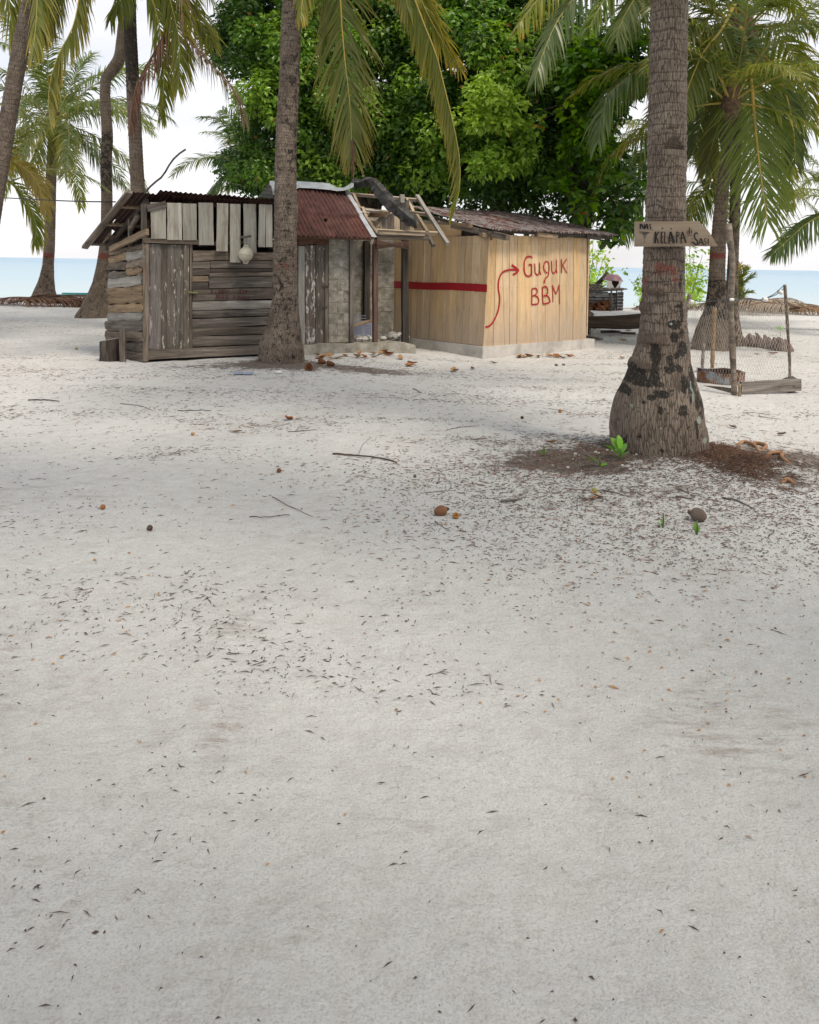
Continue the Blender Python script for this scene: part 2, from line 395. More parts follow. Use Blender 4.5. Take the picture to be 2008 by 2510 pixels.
def bark_mat():
    m = NT('palm_bark'); uv = m.n('ShaderNodeUVMap'); U = uv.outputs[0]
    sep = m.n('ShaderNodeSeparateXYZ'); m.l(U, sep.inputs[0])
    def mp(sx, sy, d=0.0):
        x = m.n('ShaderNodeMapping'); x.inputs['Scale'].default_value = (sx, sy, 1)
        oi = m.n('ShaderNodeObjectInfo'); mu = m.n('ShaderNodeMath', operation='MULTIPLY'); mu.inputs[1].default_value = 19.0
        cb = m.n('ShaderNodeCombineXYZ'); m.l(oi.outputs['Random'], mu.inputs[0]); m.l(mu.outputs[0], cb.inputs[2]); m.l(cb.outputs[0], x.inputs['Location'])
        m.l(U, x.inputs['Vector']); return x.outputs[0]
    big = m.noise(mp(5, 4), 1, 5, .6); fine = m.noise(mp(60, 26), 1, 4, .65); fib = m.noise(mp(130, 9), 1, 4, .6)
    c = m.ramp(big, [(.25, (.135, .103, .078)), (.5, (.215, .17, .13)), (.75, (.31, .255, .20))])
    c = m.mix(m.ramp(fib, [(.35, .6), (.55, 0)]), c, (.09, .066, .05))
    # ring scars
    ringn = m.noise(mp(3, 8), 1, 3, .5)
    ph = m.math('FRACT', m.math('ADD', m.math('MULTIPLY', sep.outputs[1], 11.5), m.math('MULTIPLY', ringn, 1.3)))
    ring = m.math('MULTIPLY', m.ramp(ph, [(0, 1), (.10, .1), (.9, 0), (1, 1)]), m.math('SUBTRACT', 1.0, m.math('MULTIPLY', m.attr('flare'), .75)))
    c = m.mix(m.math('MULTIPLY', ring, .7), c, (.06, .044, .035))
    # vertical splits
    vo = m.n('ShaderNodeTexVoronoi', feature='DISTANCE_TO_EDGE'); m.l(mp(50, 9), vo.inputs['Vector']); vo.inputs['Scale'].default_value = 1
    crack = m.ramp(vo.outputs['Distance'], [(.0, 1), (.10, 0)])
    c = m.mix(m.math('MULTIPLY', crack, .8), c, (.045, .033, .027))
    # pale flecks
    c = m.mix(m.ramp(fine, [(.66, 0), (.72, .6)]), c, (.46, .41, .36))
    # paint
    rd = m.math('ADD', m.attr('red'), m.math('MULTIPLY', m.math('SUBTRACT', m.noise(mp(14, 12), 1, 6, .72), .5), 2.0))
    c = m.mix(m.math('MULTIPLY', m.ramp(rd, [(.5, 0), (.8, .78)]), m.math('SUBTRACT', 1.0, m.math('MULTIPLY', crack, .6))), c, (.185, .038, .028))
    # cut scars are brown smooth wood
    c = m.mix(m.attr('cut'), c, m.ramp(fine, [(.3, (.08, .058, .043)), (.7, (.145, .108, .08))]))
    # black moss
    mo = m.math('ADD', m.attr('moss'), m.math('MULTIPLY', m.math('SUBTRACT', m.noise(mp(10, 8), 1, 10, .8, .4), .5), 3.6))
    mossf = m.ramp(mo, [(.54, 0), (.62, 1)])
    mossf = m.math('MULTIPLY', mossf, m.ramp(m.noise(mp(55, 45), 1, 4, .7), [(.34, .25), (.46, .97)]))
    c = m.mix(mossf, c, m.mix(fine, (.010, .009, .008), (.045, .04, .034)))
    # pale lichen
    lo = m.math('ADD', m.attr('lichen'), m.math('MULTIPLY', m.math('SUBTRACT', m.noise(mp(30, 30), 1, 4, .6), .5), .6))
    c = m.mix(m.ramp(lo, [(.5, 0), (.6, .8)]), c, (.30, .36, .31))
    m.col(m.rand_value(c, .92, 1.12, .08))
    h = m.math('SUBTRACT', m.math('ADD', m.math('MULTIPLY', fib, .4), m.math('MULTIPLY', mossf, .35)), m.math('ADD', crack, m.math('MULTIPLY', ring, .8)))
    m.bump(h, .007, .9); m.b.inputs['Roughness'].default_value = .9; return m.m
M_BARK = bark_mat()
def bark2(name, a_, b_, c_):
    m = NT(name); v = m.coord('Object', (9, 9, 2.2)); a = m.noise(v, 1.5, 7, .7, .5)
    m.col(m.ramp(a, [(.3, a_), (.5, b_), (.72, c_)])); m.bump(a, .02, .8); return m.m
M_BARK2 = bark2('tree_bark', (.025, .02, .016), (.065, .053, .042), (.12, .10, .08))
M_STUMPB = bark2('stump_bark', (.018, .015, .013), (.055, .045, .038), (.12, .10, .085))
M_TWIG = bark2('grey_twig', (.06, .05, .045), (.13, .112, .10), (.22, .20, .185))
M_ROOT = bark2('palm_root', (.16, .08, .04), (.28, .16, .09), (.36, .22, .14))

def leaf_mat(name, trans=.35, rough=.45, spec=.4, lo=.8, hi=1.2):
    m = NT(name); c = m.attr('Col', 'Color'); c = m.rand_value(c, lo, hi, .08)
    m.col(c); m.b.inputs['Roughness'].default_value = rough; m.b.inputs['Specular IOR Level'].default_value = spec
    tr = m.n('ShaderNodeBsdfTranslucent'); m.l(m.mix(1.0, c, (1.25, 1.3, .55), 'MULTIPLY'), tr.inputs['Color'])
    mx = m.n('ShaderNodeMixShader'); mx.inputs[0].default_value = trans
    m.l(m.b.outputs[0], mx.inputs[1]); m.l(tr.outputs[0], mx.inputs[2]); m.l(mx.outputs[0], m.out.inputs[0]); return m.m
M_FROND = leaf_mat('palm_leaflet', .38, .38, .5); M_LEAF = leaf_mat('broad_leaf', .38, .34, .5, 1, 1.01); M_LEAFO = leaf_mat('large_leaf', .3, .35, .45, .75, 1.3)
M_DEADF = leaf_mat('dry_frond', .15, .8, .15)
M_RACHIS = flat('yellow_rachis', (.42, .30, .06), .5, .4, 3, c2=(.26, .24, .07))
M_RACHB = flat('brown_rachis', (.12, .07, .05), .8, .4, 5)
M_SHEATH = flat('brown_leaf_base_fibre', (.17, .115, .07), .9, .6, 12, c2=(.055, .038, .026), bumpd=.02)
M_NUTG = flat('green_coconut', (.10, .14, .035), .45, .3, 3, .4)
M_NUTB = flat('brown_coconut', (.28, .13, .065), .7, .45, 4, c2=(.12, .055, .03))
M_NUTGREY = flat('grey_coconut', (.15, .115, .095), .85, .4, 5, c2=(.09, .07, .058))
M_HUSK = flat('coconut_husk', (.20, .085, .04), .9, .5, 12, c2=(.08, .035, .02), bumpd=.01)
M_NUTO = flat('ochre_nutlet', (.42, .20, .05), .6, .4, 20)
M_NUTY = flat('yellow_green_nutlet', (.36, .34, .10), .6, .3, 20)
M_DRYLEAF = flat('dry_leaf', (.36, .155, .055), .8, .6, 14, c2=(.14, .06, .03))
M_DRYLEAF2 = flat('tan_dry_leaf', (.45, .28, .13), .8, .5, 14, c2=(.22, .11, .05))
M_DARKLEAF = flat('dark_dry_leaf', (.10, .07, .055), .85, .5, 14)
M_LITTER = flat('litter_bits', (.13, .10, .082), .9, .6, .9, c2=(.055, .043, .037))
M_LITTERR = flat('red_brown_litter', (.20, .095, .06), .9, .5, .9, c2=(.085, .042, .03))
M_ROOTF = flat('root_fibre', (.15, .088, .06), .9, .5, 1.5, c2=(.06, .038, .028))
M_FROOND = flat('palm_base_husk', (.22, .165, .145), .85, .45, 9, c2=(.10, .075, .065))
M_BLUEP = flat('blue_plastic', (.30, .36, .46), .6, .3, 20)
def tub_mat():
    m = NT('rusted_drum'); v = m.coord('Object', (1, 1, 1)); a = m.noise(v, 5, 6, .7)
    c = m.ramp(a, [(.42, (.20, .24, .27)), (.52, (.16, .075, .035)), (.7, (.10, .035, .02))]); m.col(c); m.bump(a, .004, .6); return m.m
M_TUB = tub_mat()
def canoe_mat():
    m = NT('dark_hull'); v = m.coord('Object', (1, 8, 8)); a = m.noise(v, 1.2, 6, .65)
    m.col(m.ramp(a, [(.3, (.045, .032, .024)), (.55, (.10, .075, .055)), (.75, (.16, .125, .10))])); m.bump(a, .006, .5); return m.m
M_CANOE = canoe_mat()
def sand_mat():
    m = NT('coral_sand'); v = m.coord('Object', (1, 1, 1), rnd=False)
    a = m.noise(v, .55, 6, .6); b = m.noise(v, 9, 8, .7); g = m.noise(v, 130, 4, .7); lump = m.noise(v, 3.2, 3, .5, .6); grit = m.noise(v, 38, 4, .7)
    c = m.ramp(a, [(.3, (.555, .565, .555)), (.7, (.65, .66, .655))])
    c = m.mix(m.ramp(b, [(.3, .35), (.55, 0)]), c, (.40, .375, .345))
    # thin brown dust of decayed litter in patches of its own
    p = m.noise(v, 1.1, 8, .75, .8); p2 = m.noise(m.coord('Object', (3, 14, 1), rnd=False), 1.6, 8, .78)
    du = m.math('MULTIPLY', m.ramp(p, [(.53, 0), (.68, 1)]), m.ramp(p2, [(.47, 0), (.56, .6)]))
    c = m.mix(du, c, (.25, .20, .165))
    # humus around the palm feet
    dt = m.math('ADD', m.attr('dirt'), m.math('MULTIPLY', m.math('SUBTRACT', m.noise(v, 7, 9, .8), .5), 1.9))
    c = m.mix(m.ramp(dt, [(.40, 0), (.62, .9)]), c, m.mix(b, (.05, .035, .028), (.14, .10, .08)))
    # grains: pale and dark
    c = m.mix(m.ramp(g, [(.36, .45), (.5, 0)]), c, (.33, .30, .265)); c = m.mix(m.ramp(g, [(.60, 0), (.72, .6)]), c, (.74, .73, .70))
    c = m.mix(m.ramp(grit, [(.30, .4), (.42, 0)]), c, (.36, .33, .29))
    # dark specks
    sp = m.noise(v, 70, 3, .7); c = m.mix(m.ramp(sp, [(.70, 0), (.74, .7)]), c, (.14, .11, .09))
    # weed and wrack on the beach crest
    m.col(c); m.b.inputs['Roughness'].default_value = .95; m.b.inputs['Specular IOR Level'].default_value = .1
    m.bump(m.math('ADD', m.math('ADD', m.math('MULTIPLY', b, 1.3), m.math('MULTIPLY', g, .45)), m.math('ADD', m.math('MULTIPLY', lump, 3.2), m.math('MULTIPLY', grit, .7))), .028, .8); return m.m
M_SAND = sand_mat()
def sea_mat():
    m = NT('sea_water'); v = m.coord('Object', (.35, 1.0, 1), rnd=False); a = m.noise(v, .9, 5, .6); b = m.noise(m.coord('Object', (.01, .035, 1), rnd=False), 1, 4, .6)
    sp = m.n('ShaderNodeSeparateXYZ'); m.l(m.coord('Object', (1, 1, 1), rnd=False), sp.inputs[0]); sh = m.ramp(m.math('DIVIDE', sp.outputs[1], 400.0), [(.08, (.42, .50, .50)), (.22, (.30, .43, .50)), (1, (.20, .34, .46))])
    m.col(m.mix(m.ramp(b, [(.35, 0), (.65, .35)]), sh, (.34, .46, .52))); m.b.inputs['Roughness'].default_value = .35; m.b.inputs['Specular IOR Level'].default_value = .35
    m.bump(a, .25, .8); return m.m
M_SEA = sea_mat()
# ------------------------------------------------------------------ ground and sea
def build_ground():
    ys = np.concatenate([np.linspace(-14, 1, 24)[:-1], 1+(np.linspace(0, 1, 250)**1.7)*29, np.linspace(30.2, 50, 40)])
    t = np.linspace(-1, 1, 241); xs = np.sign(t)*(np.abs(t)*13 + np.abs(t)**6*130)
    xx, yy = np.meshgrid(xs, ys); X = xx.ravel(); Y = yy.ravel()
    Z = np.array([gh(a, b) for a, b in zip(X, Y)])
    # small lumps of trodden sand close by
    Z += np.array([.010*fn(a, b, 4.0, 5) + .006*fn(a, b, 9.0, 2) if 1 < b < 22 and abs(a) < 13 else 0 for a, b in zip(X, Y)])
    D = np.zeros(len(X))
    dirt = [(XB, YB, .62, .55, 1.0), (XB-.75, YB-.35, .66, .44, .98), (XB+1.05, YB-.05, .75, .55, .72), (XB+.7, YB-.75, .5, .5, .62),
            (XB+1.45, YB-.35, .95, .6, .66), (XB+1.5, YB-1.1, 1.0, .6, .46), (XB-.5, YB-1.2, 1.2, .6, .44), (XM, YM-.3, 1.0, .5, .95), (XM+1.3, YM-.35, 1.1, .42, .75), (XM-1.0, YM-.3, .8, .4, .6),
            (XM+3.2, YM-.2, 1.6, .3, .42), (-4.9, 13.0, .5, .3, .4), (.7, 14.0, .9, .35, .45), (-.2, 10.2, 1.5, .4, .3)]
    for (cx, cy, rx, ry, a) in dirt:
        D = np.maximum(D, a*np.exp(-(((X-cx)/rx)**2+((Y-cy)/ry)**2)*.75))
    D = np.maximum(D, .62*np.exp(-((Y-31.5)/1.3)**2))
    nx, ny = len(xs), len(ys); i, j = np.meshgrid(np.arange(nx-1), np.arange(ny-1)); a = (j*nx+i).ravel()
    me = mesh_np('sand_ground', np.stack([X, Y, Z], 1), np.stack([a, a+1, a+1+nx, a+nx], 1), [M_SAND], smooth=True, attrs={'dirt': D})
    o = obj('sand_ground', me); o['kind'] = 'structure'; o['label'] = 'pale coral sand ground strewn with palm litter'
build_ground()
o = obj('sea', mesh_np('sea', [(-9000, 33, -.42), (9000, 33, -.42), (9000, 14000, -.42), (-9000, 14000, -.42)], [[(0, 1, 2, 3)]], [M_SEA])); o['kind'] = 'structure'

# ------------------------------------------------------------------ palms
def make_trunk(pts, Y, parent, ext=(), ds=.03, n=26, ring=.087, ringamp=.006, moss=None, red=None, lumps=.02, feat=None, name='trunk', yfun=None, redk=1.0):
    C = []
    for (px, py, w_) in pts:
        yy = yfun(py) if yfun else Y
        p = P(px, py, yy); C.append((p.x, p.y, p.z, w_/2*(p-CAM).dot(fwd)/F))
    C = C + [tuple(e) for e in ext]
    base = C[0]; C = [(base[0], base[1], base[2]-.35, base[3]*1.02)] + C
    Ln = sum(math.dist(C[i][:3], C[i+1][:3]) for i in range(len(C)-1))
    S = spline(C, int(Ln/ds)+2); m = len(S); zg = base[2]
    th = np.linspace(.5*np.pi, 2.5*np.pi, n+1)
    V = np.zeros((m, n+1, 3)); UV = np.zeros((m, n+1, 2)); MO = np.zeros((m, n+1)); RD = np.zeros((m, n+1)); FL = np.zeros((m, n+1)); CU = np.zeros((m, n+1)); LI = np.zeros((m, n+1))
    h = 0.0; ravg = float(np.median(S[:, 3])); sd_ = random.uniform(0, 90)
    for i in range(m):
        if i: h += np.linalg.norm(S[i, :3]-S[i-1, :3])
        t = Vector(S[min(i+1, m-1), :3]-S[max(i-1, 0), :3]).normalized()
        x = Vector((1, 0, 0)) - t*t.x; x.normalize(); y = t.cross(x)
        r0 = S[i, 3]; fl = min(1, max(0, (r0/ravg-1.12)/.5))
        for q in range(n+1):
            an = th[q] % (2*math.pi); ca, sa = math.cos(an), math.sin(an)
            z = S[i, 2]
            ph = (h/ring + .35*mnoise.noise(Vector((ca*.8, sa*.8, h*2+sd_)))) % 1.0
            rdv = None
            r = r0 + ringamp*(1-fl*.8)*(.5-ph) + lumps*r0*mnoise.noise(Vector((ca*1.3, sa*1.3, h*3.5+sd_))) + (.05*fl*r0*mnoise.noise(Vector((ca*2.2, sa*2.2, h*5+sd_))))
            mo = moss(an, z-zg, h) if moss else 0.0
            cu = 0.0; li = 0.0
            if feat:
                dr, cu, mo2, li, rdv = feat(an, z, S[i, 0]+r0*ca); r += dr; mo = max(mo, mo2)
            V[i, q] = tuple(Vector(S[i, :3]) + x*(ca*r) + y*(sa*r)); UV[i, q] = ((th[q]-1.5*math.pi)*r0*1.1, h)
            MO[i, q] = mo; FL[i, q] = fl; CU[i, q] = cu; LI[i, q] = li
            if rdv is not None: RD[i, q] = rdv
            elif red: RD[i, q] = redk*max(0, 1-abs((z-(red[0]+red[1])/2)/((red[1]-red[0])/2))**2.2*.55) if red[0]-.1 < z < red[1]+.1 else 0
    k = n+1; i, j = np.meshgrid(np.arange(n), np.arange(m-1)); a = (j*k+i).ravel()
    o3 = Vector((base[0], base[1], base[2]))
    me = mesh_np(name, V.reshape(-1, 3)-np.array(o3), np.stack([a, a+1, a+1+k, a+k], 1), [M_BARK], smooth=True,
                 attrs={'moss': MO.ravel(), 'red': RD.ravel(), 'flare': FL.ravel(), 'cut': CU.ravel(), 'lichen': LI.ravel()}, uv=UV.reshape(-1, 2))
    obj(name, me, parent, Matrix.Translation(o3)); return Vector(S[-1, :3])

GREEN = ((.095, .145, .022), (.155, .205, .035)); OLIVE = ((.10, .145, .014), (.175, .20, .022)); COOL = ((.09, .145, .05), (.15, .21, .08))
YEL = ((.30, .25, .03), (.42, .30, .04)); DEAD = ((.16, .10, .055), (.26, .17, .10)); DEADR = ((.13, .065, .05), (.22, .125, .085))
def frond_arrays(pts, n=74, Lmax=.85, width=.042, g=1.0, fold=.22, base=.16, pal=GREEN, tip=YEL, tipmix=.25, ang=(34, 64), seed=0, K=4, rr=.02, twist=0.0, gaps=.09, sides=(1, -1), sv=None):
    rg = np.random.default_rng(seed); S = spline(pts, 64)[:, :3]
    T = np.gradient(S, axis=0); T /= np.linalg.norm(T, axis=1)[:, None]
    upv = np.array([0, 0, 1.0]); s0 = np.cross(T[0], upv)
    if np.linalg.norm(s0) < .2: s0 = np.cross(T[20], upv)
    s0 /= np.linalg.norm(s0); SS = [s0]
    for i in range(1, 64):
        s = SS[-1]-T[i]*T[i].dot(SS[-1]); SS.append(s/np.linalg.norm(s))
    SS = np.array(SS)
    if sv is not None:
        SS = np.array(sv)[None, :]-T*(T @ np.array(sv))[:, None]; SS /= np.linalg.norm(SS, axis=1)[:, None]
    NN = np.cross(SS, T)
    if twist: 
        c_, s_ = math.cos(twist), math.sin(twist); SS, NN = SS*c_+NN*s_, NN*c_-SS*s_
    ss = np.linspace(base, .995, n); V = []; Fq = []; Ft = []; Cc = []
    idx = ss*63; i0 = np.clip(idx.astype(int), 0, 62); f = (idx-i0)[:, None]
    lerp = lambda A: A[i0]*(1-f)+A[i0+1]*f
    Pp, Tt, Sd, Nn = lerp(S), lerp(T), lerp(SS), lerp(NN)
    nb = 0; Vs = []; Cs = []; Fs = []
    for sg in sides:
        keep = rg.random(n) > gaps
        m = keep.sum(); p = Pp[keep]; t = Tt[keep]; sd_ = Sd[keep]*sg; nn = Nn[keep]; s = ss[keep]
        a = np.radians(ang[1]+(ang[0]-ang[1])*s + rg.normal(0, 6, m))[:, None]
        d = sd_*np.sin(a)+t*np.cos(a)+nn*(fold+rg.normal(0, .06, m)[:, None])
        ln = Lmax*np.interp(s, [0, .2, .45, .8, 1], [.55, .85, 1, .78, .38])*(1+rg.normal(0, .07, m))
        gg = g*(1+rg.normal(0, .38, m))[:, None]
        wv = np.cross(d, nn); wv = t-(t*d).sum(1)[:, None]*d/np.maximum((d*d).sum(1)[:, None], 1e-6); wv /= np.linalg.norm(wv, axis=1)[:, None]
        wv = wv*.85+nn*rg.normal(.25, .3, m)[:, None]; wv /= np.linalg.norm(wv, axis=1)[:, None]
        prof = [.55, 1.0, .85, .5, .06] if K == 4 else [.6, 1, .75, .08]
        cur = p.copy(); pts_ = []; dd = d/np.linalg.norm(d, axis=1)[:, None]
        for k in range(K+1):
            hw = (width*prof[k]/2)*(.75+.25*ln/Lmax)[:, None]
            pts_.append(cur+wv*hw); pts_.append(cur-wv*hw)
            if k < K:
                dk = dd + np.array([0, 0, -1.0])*gg*((k+.6)/K)**1.3; dk /= np.linalg.norm(dk, axis=1)[:, None]
                cur = cur+dk*(ln/K)[:, None]
        A = np.stack(pts_, 1); Vs.append(A.reshape(-1, 3))
        lo, hi = np.array(pal[0]), np.array(pal[1]); mixv = rg.random(m)[:, None]
        cb = lo*(1-mixv)+hi*mixv; ct = np.array(tip[0])*(1-mixv)+np.array(tip[1])*mixv
        tm = np.clip(tipmix*(.5+s[:, None]*.9)+rg.normal(0, .18, m)[:, None], 0, 1)
        C = np.stack([cb*(1-tm*q)+ct*tm*q for q in np.repeat(np.linspace(0, 1.25, K+1)**1.3, 2)], 1); Cs.append(np.clip(C, 0, 1).reshape(-1, 3))
        b = nb+np.arange(m)[:, None]*(2*K+2)
        for k in range(K): Fs.append(np.hstack([b+2*k, b+2*k+1, b+2*k+3, b+2*k+2]))
        nb += m*(2*K+2)
    Fs = np.vstack(Fs); fm = np.zeros(len(Fs), int)
    rv, rf, _ = tube([Vector(q) for q in S[::3]], list(np.interp(np.linspace(0, 1, len(S[::3])), [0, .15, .5, 1], [rr*1.6, rr, rr*.6, rr*.15])), 5, False)
    Vs.append(np.array([tuple(v) for v in rv])); Cs.append(np.tile(np.array(pal[1]), (len(rv), 1)))
    rf = np.array(rf)+nb
    return np.vstack(Vs), np.vstack([Fs, rf]), np.vstack(Cs), np.concatenate([fm, np.ones(len(rf), int)])
def frond_mesh(name, pts, leafm=None, rach=None, **k):
    V, Fc, C, fm = frond_arrays(pts, **k)
    return mesh_np(name, V, Fc, [leafm or M_FROND, rach or M_RACHIS], fmat=fm, attrs={'Col': C}, smooth=True)
def arc(e0, e1, Ln=4.2, k=9, pw=1.3, side=0.0):
    pts = [Vector((0, 0, 0))]; 
    for i in range(k):
        e = R(e0+(e1-e0)*((i+.5)/k)**pw); a = side*(i/k)
        pts.append(pts[-1]+Vector((math.cos(e)*math.cos(a), math.cos(e)*math.sin(a), math.sin(e)))*(Ln/k))
    return pts
VAR = {}
for cls, lst in {'up': [(78, 5), (68, -15), (60, 0)], 'mid': [(42, -48), (30, -55), (48, -35), (22, -40)], 'low': [(0, -78), (-12, -80), (8, -70)], 'dead': [(-35, -88), (-55, -89)]}.items():
    VAR[cls] = []
    for q, (e0, e1) in enumerate(lst):
        dead = cls == 'dead'
        for pi, pal in enumerate([GREEN, COOL, OLIVE] if not dead else [DEAD]):
            VAR[cls].append(frond_mesh('frond', arc(e0, e1, 4.0 if not dead else 3.2, side=.25*(q-1)), n=66, seed=q*7+pi+len(cls), K=3, pal=pal, g=1.3 if cls != 'low' else 2.2,
                                       Lmax=.80, width=.045, tipmix={'up': .12, 'mid': .22, 'low': .42, 'dead': .2}[cls], tip=YEL if not dead else DEAD,
                                       leafm=M_FROND if not dead else M_DEADF, rach=M_RACHIS if not dead else M_RACHB))
def crown(palm, c, counts, scale=1.0, pals=(0, 1, 2), az0=0.0, skip=None, seed=1, base_r=.16):
    rg = random.Random(seed); k = 0
    for cls, cnt in counts.items():
        for i in range(cnt):
            az = az0 + (i+rg.uniform(-.25, .25))*2*math.pi/cnt + {'up': 0, 'mid': .4, 'low': .9, 'dead': 1.7}[cls]
            az %= 2*math.pi
            if skip and skip(az, cls): continue
            lst = VAR[cls]; pick = lst[rg.randrange(len(lst)//3)*3 + rg.choice(pals)] if cls != 'dead' else rg.choice(lst)
            s = scale*rg.uniform(.88, 1.1); o_ = c+Vector((math.cos(az), math.sin(az), rg.uniform(-.5, .5)))*.08
            M = Matrix.Translation(o_) @ Matrix.Rotation(az, 4, 'Z') @ Matrix.Rotation(rg.uniform(-.25, .25), 4, 'X') @ Matrix.Scale(s, 4)
            obj('frond', pick, palm, M)
    V, Fc = lathe([(.02, -.75), (base_r*.75, -.72), (base_r*1.25, -.45), (base_r*1.5, -.1), (base_r*1.2, .25), (base_r*.5, .6), (.01, .7)], 12)
    V = [(x*(1+.25*fn(x*9, z*9, 1)), y*(1+.25*fn(y*9, z*9, 1, 4)), z) for x, y, z in V]
    me = mesh_np('leaf_base', np.array(V)*scale, [Fc], [M_SHEATH], smooth=True); obj('leaf_base', me, palm, Matrix.Translation(c))
def nut_mesh(r=.11, mat=None, long=1.25, seed=0, n=12):
    pr = [(math.sin(a)*r*(1+.06*math.cos(3*a)), -math.cos(a)*r*long) for a in np.linspace(0.02, math.pi-.02, 9)]
    V, Fc = lathe(pr, n); V = [(x*(1+.05*math.cos(3*math.atan2(y, x)+seed)), y*(1+.05*math.cos(3*math.atan2(y, x)+seed)), z) for x, y, z in V]
    return mesh_np('coconut', V, [Fc], [mat], smooth=True)
NUTG = nut_mesh(.11, M_NUTG)
def nuts(palm, c, n, r=.30, seed=0):
    rg = random.Random(seed)
    for i in range(n):
        a = i*2.4+rg.uniform(-.3, .3)
        obj('coconut', NUTG, palm, Matrix.Translation(c+Vector((math.cos(a)*r*rg.uniform(.7, 1.1), math.sin(a)*r, -.38+rg.uniform(-.16, .12)))) @ Matrix.Rotation(rg.uniform(-.5, .5), 4, 'X'))
def cfrond(palm, px, dep, rach=None, leafm=None, **k):
    """a frond whose midrib runs through points seen at the given pixels and distances"""
    n = len(px); dp = [dep[0]+(dep[1]-dep[0])*i/(n-1) for i in range(n)] if len(dep) == 2 else dep
    pts = [P(x, y, d) for (x, y), d in zip(px, dp)]; o_ = pts[0]
    me = frond_mesh('frond', [p-o_ for p in pts], rach=rach, leafm=leafm, **k); return obj('frond', me, palm, Matrix.Translation(o_))
def palm_root(px, py, Y, label, group='coconut palms around the huts'):
    p = P(px, py, Y); p.z = gh(p.x, p.y); return thing('coconut_palm', label, 'palm tree', p, group)
def mossfn(amount, z0, z1, side=None):
    def f(an, z, h):
        e = max(0, 1-abs((z-(z0+z1)/2)/((z1-z0)/2))**4)*amount
        if side is not None: e *= .55+.45*math.cos(an-side)
        return e
    return f

# 1 the big palm in front on the right
bigp = palm_root(1613, 1107, 6.95, 'thick foreground coconut palm with the painted board nailed to it and mossy swollen foot')
BT = [(1613, 1118, 231), (1614, 1090, 231), (1613, 1058, 232), (1612, 1042, 230), (1613.6, 994, 210), (1617, 946, 181), (1620, 898, 151), (1625, 851, 129), (1626, 787, 111), (1626, 723, 103), (1628, 627, 99.5), (1631, 540, 97), (1632.7, 495, 94), (1635.6, 321, 92), (1637.6, 205, 90), (1640, 72, 89), (1642, 0, 88)]
# marks on it, given where they sit on the stem: (x px, y px, rx, ry, strength)
MOSS = [(1487.5+0.0, 0, 0, 0, 0)]
def zb(L_): return [(ZB(x, y)[0], ZB(x, y)[1], rx*.204, ry*.204, s) for x, y, rx, ry, s in L_]
MOSS = zb([(430, 640, 22, 130, .9), (410, 840, 40, 110, .95), (370, 950, 36, 70, .85), (870, 570, 80, 60, .95), (860, 720, 55, 60, 1), (965, 420, 24, 130, .95), (960, 60, 24, 90, 1), (900, 350, 40, 30, .7), (960, 860, 50, 80, .95), (1000, 860, 30, 60, 1), (630, 960, 52, 150, 1), (790, 1010, 45, 110, .95), (890, 1070, 60, 45, .9), (875, 930, 30, 40, .9),
           (400, 1180, 120, 90, 1), (600, 1200, 50, 90, .9), (480, 1270, 190, 45, .9), (280, 1230, 50, 80, .9), (930, 1270, 45, 90, 1), (760, 1100, 60, 50, .8), (300, 1395, 50, 60, 1), (655, 1390, 85, 42, 1), (540, 1440, 50, 36, .9), (240, 1420, 40, 30, .7), (1060, 1230, 40, 200, .85), (1120, 1420, 40, 160, .85), (1170, 1560, 40, 120, .75),
           (890, 1570, 70, 70, .75), (620, 1570, 25, 50, .8), (450, 1500, 25, 25, .8), (180, 1540, 25, 40, .7), (1065, 1790, 26, 130, .95), (255, 1920, 20, 60, .9), (390, 1850, 15, 25, .9), (620, 2020, 30, 30, .95), (500, 1580, 20, 18, .8), (930, 1760, 24, 18, .8), (1020, 1450, 30, 60, .8), (990, 1550, 20, 25, .7), (770, 1330, 30, 20, .7), (820, 1420, 25, 22, .7), (395, 1560, 18, 16, .8), (1000, 1290, 30, 120, .7), (1100, 1100, 30, 120, .8), (950, 660, 30, 100, .5)])
LICH = zb([(1120, 1690, 36, 50, 1), (1060, 1400, 22, 90, .9), (335, 1555, 24, 30, .7), (1180, 1970, 40, 40, .8), (1030, 1290, 18, 90, .8), (820, 560, 26, 22, .8), (620, 1770, 36, 40, .55), (1040, 1090, 20, 60, .6), (950, 1090, 20, 30, .6)])
REDS = [(Z8(x, y)[0], Z8(x, y)[1], rx*.319, ry*.319, s) for x, y, rx, ry, s in [(720, 490, 110, 42, .85), (690, 520, 60, 40, .8), (790, 535, 70, 30, .7), (590, 590, 45, 65, .8), (600, 465, 60, 20, .5), (825, 585, 45, 28, .75), (700, 455, 50, 22, .7), (570, 650, 20, 25, .5), (850, 500, 25, 20, .5)]]
CUT = [(1620, 716, 24, 13, .022), (1589, 754, 22, 15, .02), (1610, 835, 30, 22, .015), (1576, 903, 30, 14, .02), (1661, 342, 26, 20, -.05), (1655, 308, 16, 4, -.012), (1660, 930, 22, 26, .01)]
